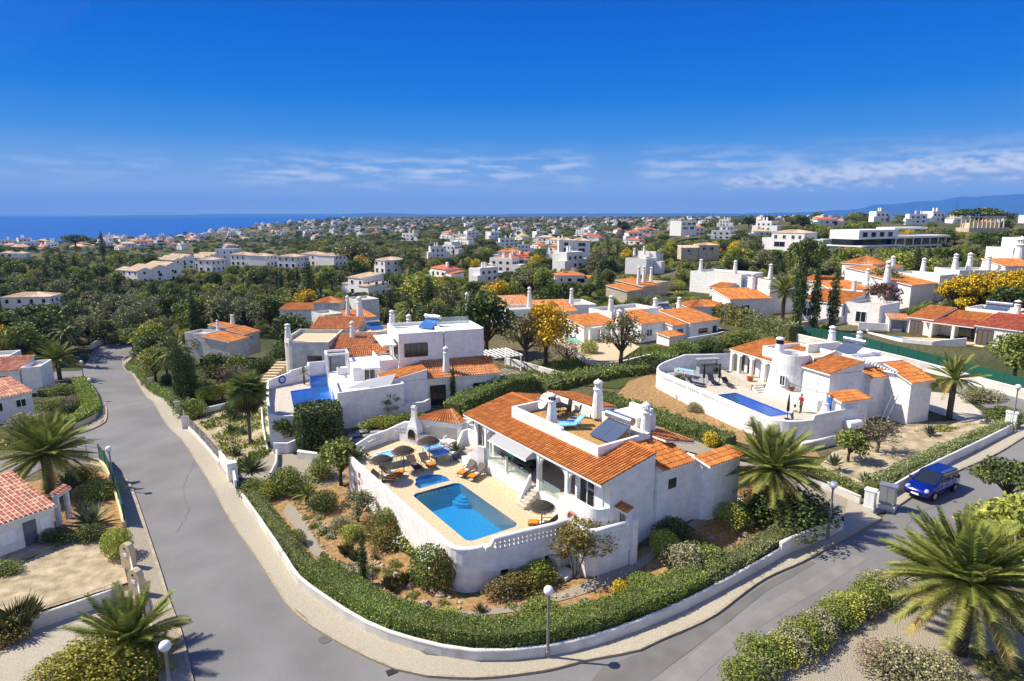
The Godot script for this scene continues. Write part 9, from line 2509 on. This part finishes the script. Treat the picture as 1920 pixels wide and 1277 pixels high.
func town() -> void:
	var r := RandomNumberGenerator.new(); r.seed = 99
	var clear := []
	for o in get_children():
		if o is Node3D and o.has_meta("category") and o.get_meta("category") in ["house", "villa", "pool terrace", "building", "pergola", "outbuilding"]:
			var rad := 9.0
			var b := AABB()
			var first := true
			for k in o.find_children("*", "MeshInstance3D", true, false):
				var bb: AABB = (k as MeshInstance3D).mesh.get_aabb()
				if bb.size == Vector3.ZERO: continue
				b = bb if first else b.merge(bb)
				first = false
			var c: Vector3 = o.transform * (b.position + b.size * .5)
			clear.append([Vector2(c.x, c.z), Vector2(b.size.x * .5 + 1.5, b.size.z * .5 + 1.5), o.rotation.y])
	var lanes := [flat([V(-86.2, -5.81, -125.2), V(-79.8, -6.26, -135.7), V(-57.8, -4.49, -100.2), V(-39.91, -1.9, -74.15), V(-24.98, -0.64, -51.35), V(-20.18, -0.28, -45.3), V(-21.1, -0.34, -42.75), V(-31.9, -0.59, -48.99), V(-40.87, -1.23, -52.75), V(-48.34, -1.17, -52.6), V(-89.8, -3.77, -101), V(-78.4, -5.26, -107)]), flat([V(-23.28, -0.41, -48.58), V(-27.86, -0.68, -70.18), V(-31.1, -1.66, -89.1), V(-25.4, -1.73, -113.2), V(0, 1, -99.6), V(8.5, 1.1, -81.1), V(23.8, 1.21, -98.5), V(44.1, 2.93, -98.6), V(64.6, 3.12, -89), V(63.99, 3.08, -70.46), V(34.29, 1.7, -35.82), V(0.98, 0.06, -25.21), V(-11.29, -0.03, -25.33)]), flat([V(-161.7, -5.92, -289.5), V(-149.3, -5.67, -286.9), V(-125.2, -8.15, -246.1), V(-125.6, -8.85, -239.9), V(-143.8, -7.63, -260.4)]), flat([V(-73.3, -6.61, -134.5), V(-57.3, -7.35, -151), V(-27.21, -0.65, -70.1), V(-37.46, -1.93, -68.13)]), flat([V(-95.8, -3.05, -94.6), V(-79.5, -5.02, -106.1), V(-57.9, -3.51, -84.4), V(-26.91, -0.29, -39.5), V(-13.53, 0, -21.66), V(-29.3, -0.07, -21.72)])]
	var n_house := 0
	var protos := []
	for k in 8: protos.append(far_house_mesh(k + 2, [0, 2, 1, 2, 3, 2, 1, 0][k]))
	var hs := []
	var tries := 0
	while n_house < 290 and tries < 14000:
		tries += 1
		var q := r.randf_range(-.62, .92); var f := 180.0 * pow(1500.0 / 180.0, r.randf())
		var x := q * f
		if f > coast(q) - 60: continue
		if q < -.12 and f < 640: continue
		if f < 230 and q < .12: continue
		if f < 430 and q > .12: continue
		var g := sin(x * .011 + 1.0) + cos(f * .013 + x * .004)
		if g < -.5 and f < 900: continue
		var ok := true
		for c in hs:
			if Vector2(x, -f).distance_to(c) < 15.0 + f * .008: ok = false; break
		for c in clear:
			if Vector2(x, -f).distance_to(c[0]) < 17.0 + c[1].x: ok = false; break
		if not ok: continue
		hs.append(Vector2(x, -f))
		var o := MeshInstance3D.new()
		o.name = numbered("far_house")
		o.mesh = protos[r.randi() % 8]
		o.material_override = M.plain
		add_child(o)
		o.position = on(x, -f, .2)
		var s := r.randf_range(.8, 1.2)
		o.basis = Basis(Vector3.UP, r.randf_range(-1.2, 1.2)) * Basis.from_scale(V(s * r.randf_range(.9, 1.5), s, s))
		var where := "in the town on the horizon" if f > 900 else ("among the trees in the middle distance" if f > 400 else "among the nearer trees behind the villas")
		var sidew := "left of centre" if q < -.15 else ("near the centre" if q < .2 else ("right of centre" if q < .5 else "at the far right"))
		tag(o, "small white house %s, %s" % [where, sidew], "house", "white houses %s, %s" % [where, sidew])
		if f < 900: clear.append([Vector2(x, -f), Vector2(7 * s, 6 * s), o.rotation.y])
		n_house += 1
	var root := Node3D.new()
	root.name = "distant_town"
	add_child(root)
	tag(root, "distant white houses packed along the horizon", "houses", "", "stuff")
	for k in 4:
		var xs := []
		for i in 80:
			var q := r.randf_range(-.6, .95); var f := 1100.0 * pow(3.2, r.randf())
			if f > coast(q) - 60: continue
			xs.append(Transform3D(Basis(Vector3.UP, r.randf_range(-1.2, 1.2)) * Basis.from_scale(u(r.randf_range(.9, 1.5))), on(q * f, -f, .5)))
		for i in 14:
			var q := r.randf_range(-.8, -.3); var f := coast(q) - r.randf_range(70, 330)
			xs.append(Transform3D(Basis(Vector3.UP, r.randf_range(-1.2, 1.2)) * Basis.from_scale(u(r.randf_range(1.0, 1.5))), on(q * f, -f, .5)))
		var mm := MultiMesh.new()
		mm.transform_format = MultiMesh.TRANSFORM_3D
		mm.mesh = protos[[1, 2, 5, 0][k]]
		mm.instance_count = xs.size()
		for i in xs.size(): mm.set_instance_transform(i, xs[i])
		var o := MultiMeshInstance3D.new()
		o.name = "houses" if k == 0 else "houses_%03d" % k
		o.multimesh = mm
		o.material_override = M.plain
		root.add_child(o)
		o.set_meta("kind", "stuff")
	var view := []
	for c in clear: view.append(c)
	var sp := ["dark", "green", "olive", "light", "pine", "dark", "green", "olive", "cypress", "far_palm", "far_fan_palm", "sparse", "acacia", "fat_cypress"]
	var desc := {"dark": "dark green carob tree", "green": "leafy green tree", "olive": "grey green olive tree", "light": "yellow green tree", "pine": "flat topped dark pine", "cypress": "slim dark cypress", "fat_cypress": "broad dark cypress", "far_palm": "feathery palm", "far_fan_palm": "slender fan palm", "sparse": "thin greyish tree", "acacia": "yellow tinged acacia"}
	var names := {"dark": "carob_tree", "green": "leafy_tree", "olive": "olive_tree", "light": "bright_tree", "pine": "pine_tree", "cypress": "cypress_tree", "fat_cypress": "cypress_tree", "far_palm": "palm_tree", "far_fan_palm": "palm_tree", "sparse": "thin_tree", "acacia": "acacia_tree"}
	var count := {}
	var ts := {}
	var done := 0
	tries = 0
	while done < 1050 and tries < 30000:
		tries += 1
		var q := r.randf_range(-.95, .95)
		var f := sqrt(lerpf(70.0 * 70.0, 330.0 * 330.0, pow(r.randf(), 1.25)))
		var x := q * f
		var p := Vector2(x, -f)
		var bad := false
		for l in lanes:
			if Geometry2D.is_point_in_polygon(p, l): bad = true; break
		if bad: continue
		var i := r.randi() % sp.size()
		var key: String = sp[i]
		if key == "acacia" and r.randf() < .6: continue
		var big := r.randf_range(4.2, 8.2)
		if key in ["cypress"]: big = r.randf_range(7, 11)
		if key in ["far_palm", "far_fan_palm"]: big = r.randf_range(6, 9)
		if q < -.1 and f > 140: big *= 1.1
		var own := 1.0 if key.ends_with("cypress") else big * .30
		for c in clear:
			var d: Vector2 = (p - c[0]).rotated(c[2])
			if absf(d.x) < c[1].x + own * .6 and absf(d.y) < c[1].y + own * .6: bad = true; break
		if bad: continue
		var cell := Vector2i(floori(x / 5.0), floori(f / 5.0))
		for dx in [-1, 0, 1]:
			for dy in [-1, 0, 1]:
				for o in ts.get(cell + Vector2i(dx, dy), []):
					if p.distance_to(o) < 3.4 + f * .004: bad = true
		if bad: continue
		big = minf(big, room(p, view))
		if big < 1.8: continue
		if count.get(key, 0) >= 240: continue
		count[key] = count.get(key, 0) + 1
		if not ts.has(cell): ts[cell] = []
		ts[cell].append(p)
		var where := "in the woods far behind the villas" if f > 200 else ("in the trees behind the villas" if f > 120 else "close behind the villas")
		var sidew := "on the left" if q < -.3 else ("left of centre" if q < 0 else ("right of centre" if q < .4 else "on the right"))
		grow(key, names[key], "%s %s, %s" % [desc[key], where, sidew], "tree", on(x, -f), V(big * r.randf_range(.9, 1.25), big, big * r.randf_range(.9, 1.25)), r.randf() * TAU, "%ss %s, %s" % [desc[key], where, sidew])
		done += 1
	mass("undergrowth", "low scrub and bushes under the trees behind the villas", "scrub", ["loose", "loose_grey", "loose_dark", "low", "loose_light"], 5200, 70, 340, 1.6, 3.2, clear, lanes, r)
	mass("far_woodland", "woods stretching away between the houses to the horizon", "woods", ["dark", "green", "olive", "pine", "light"], 6200, 320, 3200, 3.4, 6.8, clear, lanes, r)
	for q in [["dark", V(109.7, 6, -631.7), 15.0, 13.0, "big spreading tree standing above the skyline near the centre"], ["dark", V(200.1, 12, -439.9), 13.0, 11.0, "big dark tree on the skyline above the white mansion"], ["pine", V(242.5, 12, -332.8), 26.0, 12.0, "broad umbrella pine on the skyline at the right"], ["dark", V(185.2, 12, -500.2), 11.0, 9.0, "dark wind shaped tree on the skyline left of the mansion's tree"], ["dark", V(200.2, 12, -500.2), 10.0, 8.0, "smaller dark tree on the skyline between two larger ones"], ["cypress", V(204.3, 8, -935.7), 9.0, 14.0, "pointed conifer on the skyline right of the big spreading tree"], ["olive", V(-74.4, -3, -298.8), 22.0, 15.0, "huge eucalyptus beside the white town houses in the middle left"], ["fat_cypress", V(-59.1, -3, -182.8), 12.0, 16.0, "tall dark cypress left of the free standing white house"], ["fat_cypress", V(-100.1, -8, -174.8), 12.0, 13.0, "dark cypress group below the town house terrace"], ["pine", V(-360.6, -8, -525.3), 20.0, 14.0, "dark conifer crown on the left before the sea"], ["fat_cypress", V(-272.6, -8, -422.9), 14.0, 19.0, "tall dark cypress on the left below the sea"]]:
		var p: Vector3 = q[1]
		grow(q[0], "landmark_tree", q[4], "tree", on(p.x, p.z), V(q[2], q[3], q[2]), 1.0)
func room(p: Vector2, view: Array) -> float:
	var best := 99.0
	var f := -p.y
	for c in view:
		var fc: float = -c[0].y
		if fc < f + 3.0: continue
		if fc > f * 3.0 + 150.0: continue
		if absf(p.x * fc / f - c[0].x) > c[1].x + 2.5: continue
		var line := 21.0 + (gh(c[0].x, c[0].y) + 0.2 - 21.0) * f / fc
		best = minf(best, line - gh(p.x, p.y))
	return best
func mass(n: String, label: String, cat: String, keys: Array, num: int, f0: float, f1: float, s0: float, s1: float, clear: Array, lanes: Array, r: RandomNumberGenerator) -> void:
	var sets := []
	for k in keys: sets.append([])
	var near: bool = f1 < 500.0
	for i in num * 3:
		var q := r.randf_range(-.98, .98)
		var f: float = sqrt(lerpf(f0 * f0, f1 * f1, pow(r.randf(), 1.2))) if near else f0 * pow(f1 / f0, pow(r.randf(), .85))
		if f > coast(q) - 10: continue
		var p := Vector2(q * f, -f)
		var bad := false
		for l in lanes:
			if Geometry2D.is_point_in_polygon(p, l): bad = true; break
		if not bad and f < 520:
			for c in clear:
				var d: Vector2 = (p - c[0]).rotated(c[2])
				if absf(d.x) < c[1].x + .6 and absf(d.y) < c[1].y + .6: bad = true; break
		if bad: continue
		var s := r.randf_range(s0, s1) * (1.0 if near else 1.0 + f * .0002)
		if f < 700.0: s = minf(s, room(p, clear))
		if s < 1.2: continue
		if not near and q < -.35: s *= .75
		sets[r.randi() % keys.size()].append(Transform3D(Basis(Vector3.UP, r.randf() * TAU) * Basis.from_scale(V(s * r.randf_range(1, 1.4), s, s * r.randf_range(1, 1.4))), on(p.x, p.y)))
		num -= 1
		if num <= 0: break
	var root := Node3D.new()
	root.name = numbered(n)
	add_child(root)
	tag(root, label, cat, "", "stuff")
	for k in keys.size():
		for ch in kinds[keys[k]].get_children():
			if ch.name.begins_with("trunk") or ch.name.begins_with("stem"): continue
			var mm := MultiMesh.new()
			mm.transform_format = MultiMesh.TRANSFORM_3D
			mm.mesh = ch.mesh
			mm.instance_count = sets[k].size()
			for i in sets[k].size(): mm.set_instance_transform(i, sets[k][i])
			var o := MultiMeshInstance3D.new()
			o.name = "foliage" if not root.has_node("foliage") else "foliage_%03d" % k
			o.multimesh = mm
			o.material_override = ch.material_override
			root.add_child(o)
			o.set_meta("kind", "stuff")
func _ready() -> void:
	R.seed = 20240
	setup()
	make_materials()
	land()
	roads()
	terrace1()
	house1()
	shelter1()
	terrace2()
	house2()
	house3()
	house4()
	house5()
	house6()
	houses_near()
	town_row()
	make_kinds()
	plants_near()
	streets_things()
	make_car()
	furniture()
	people()
	town()
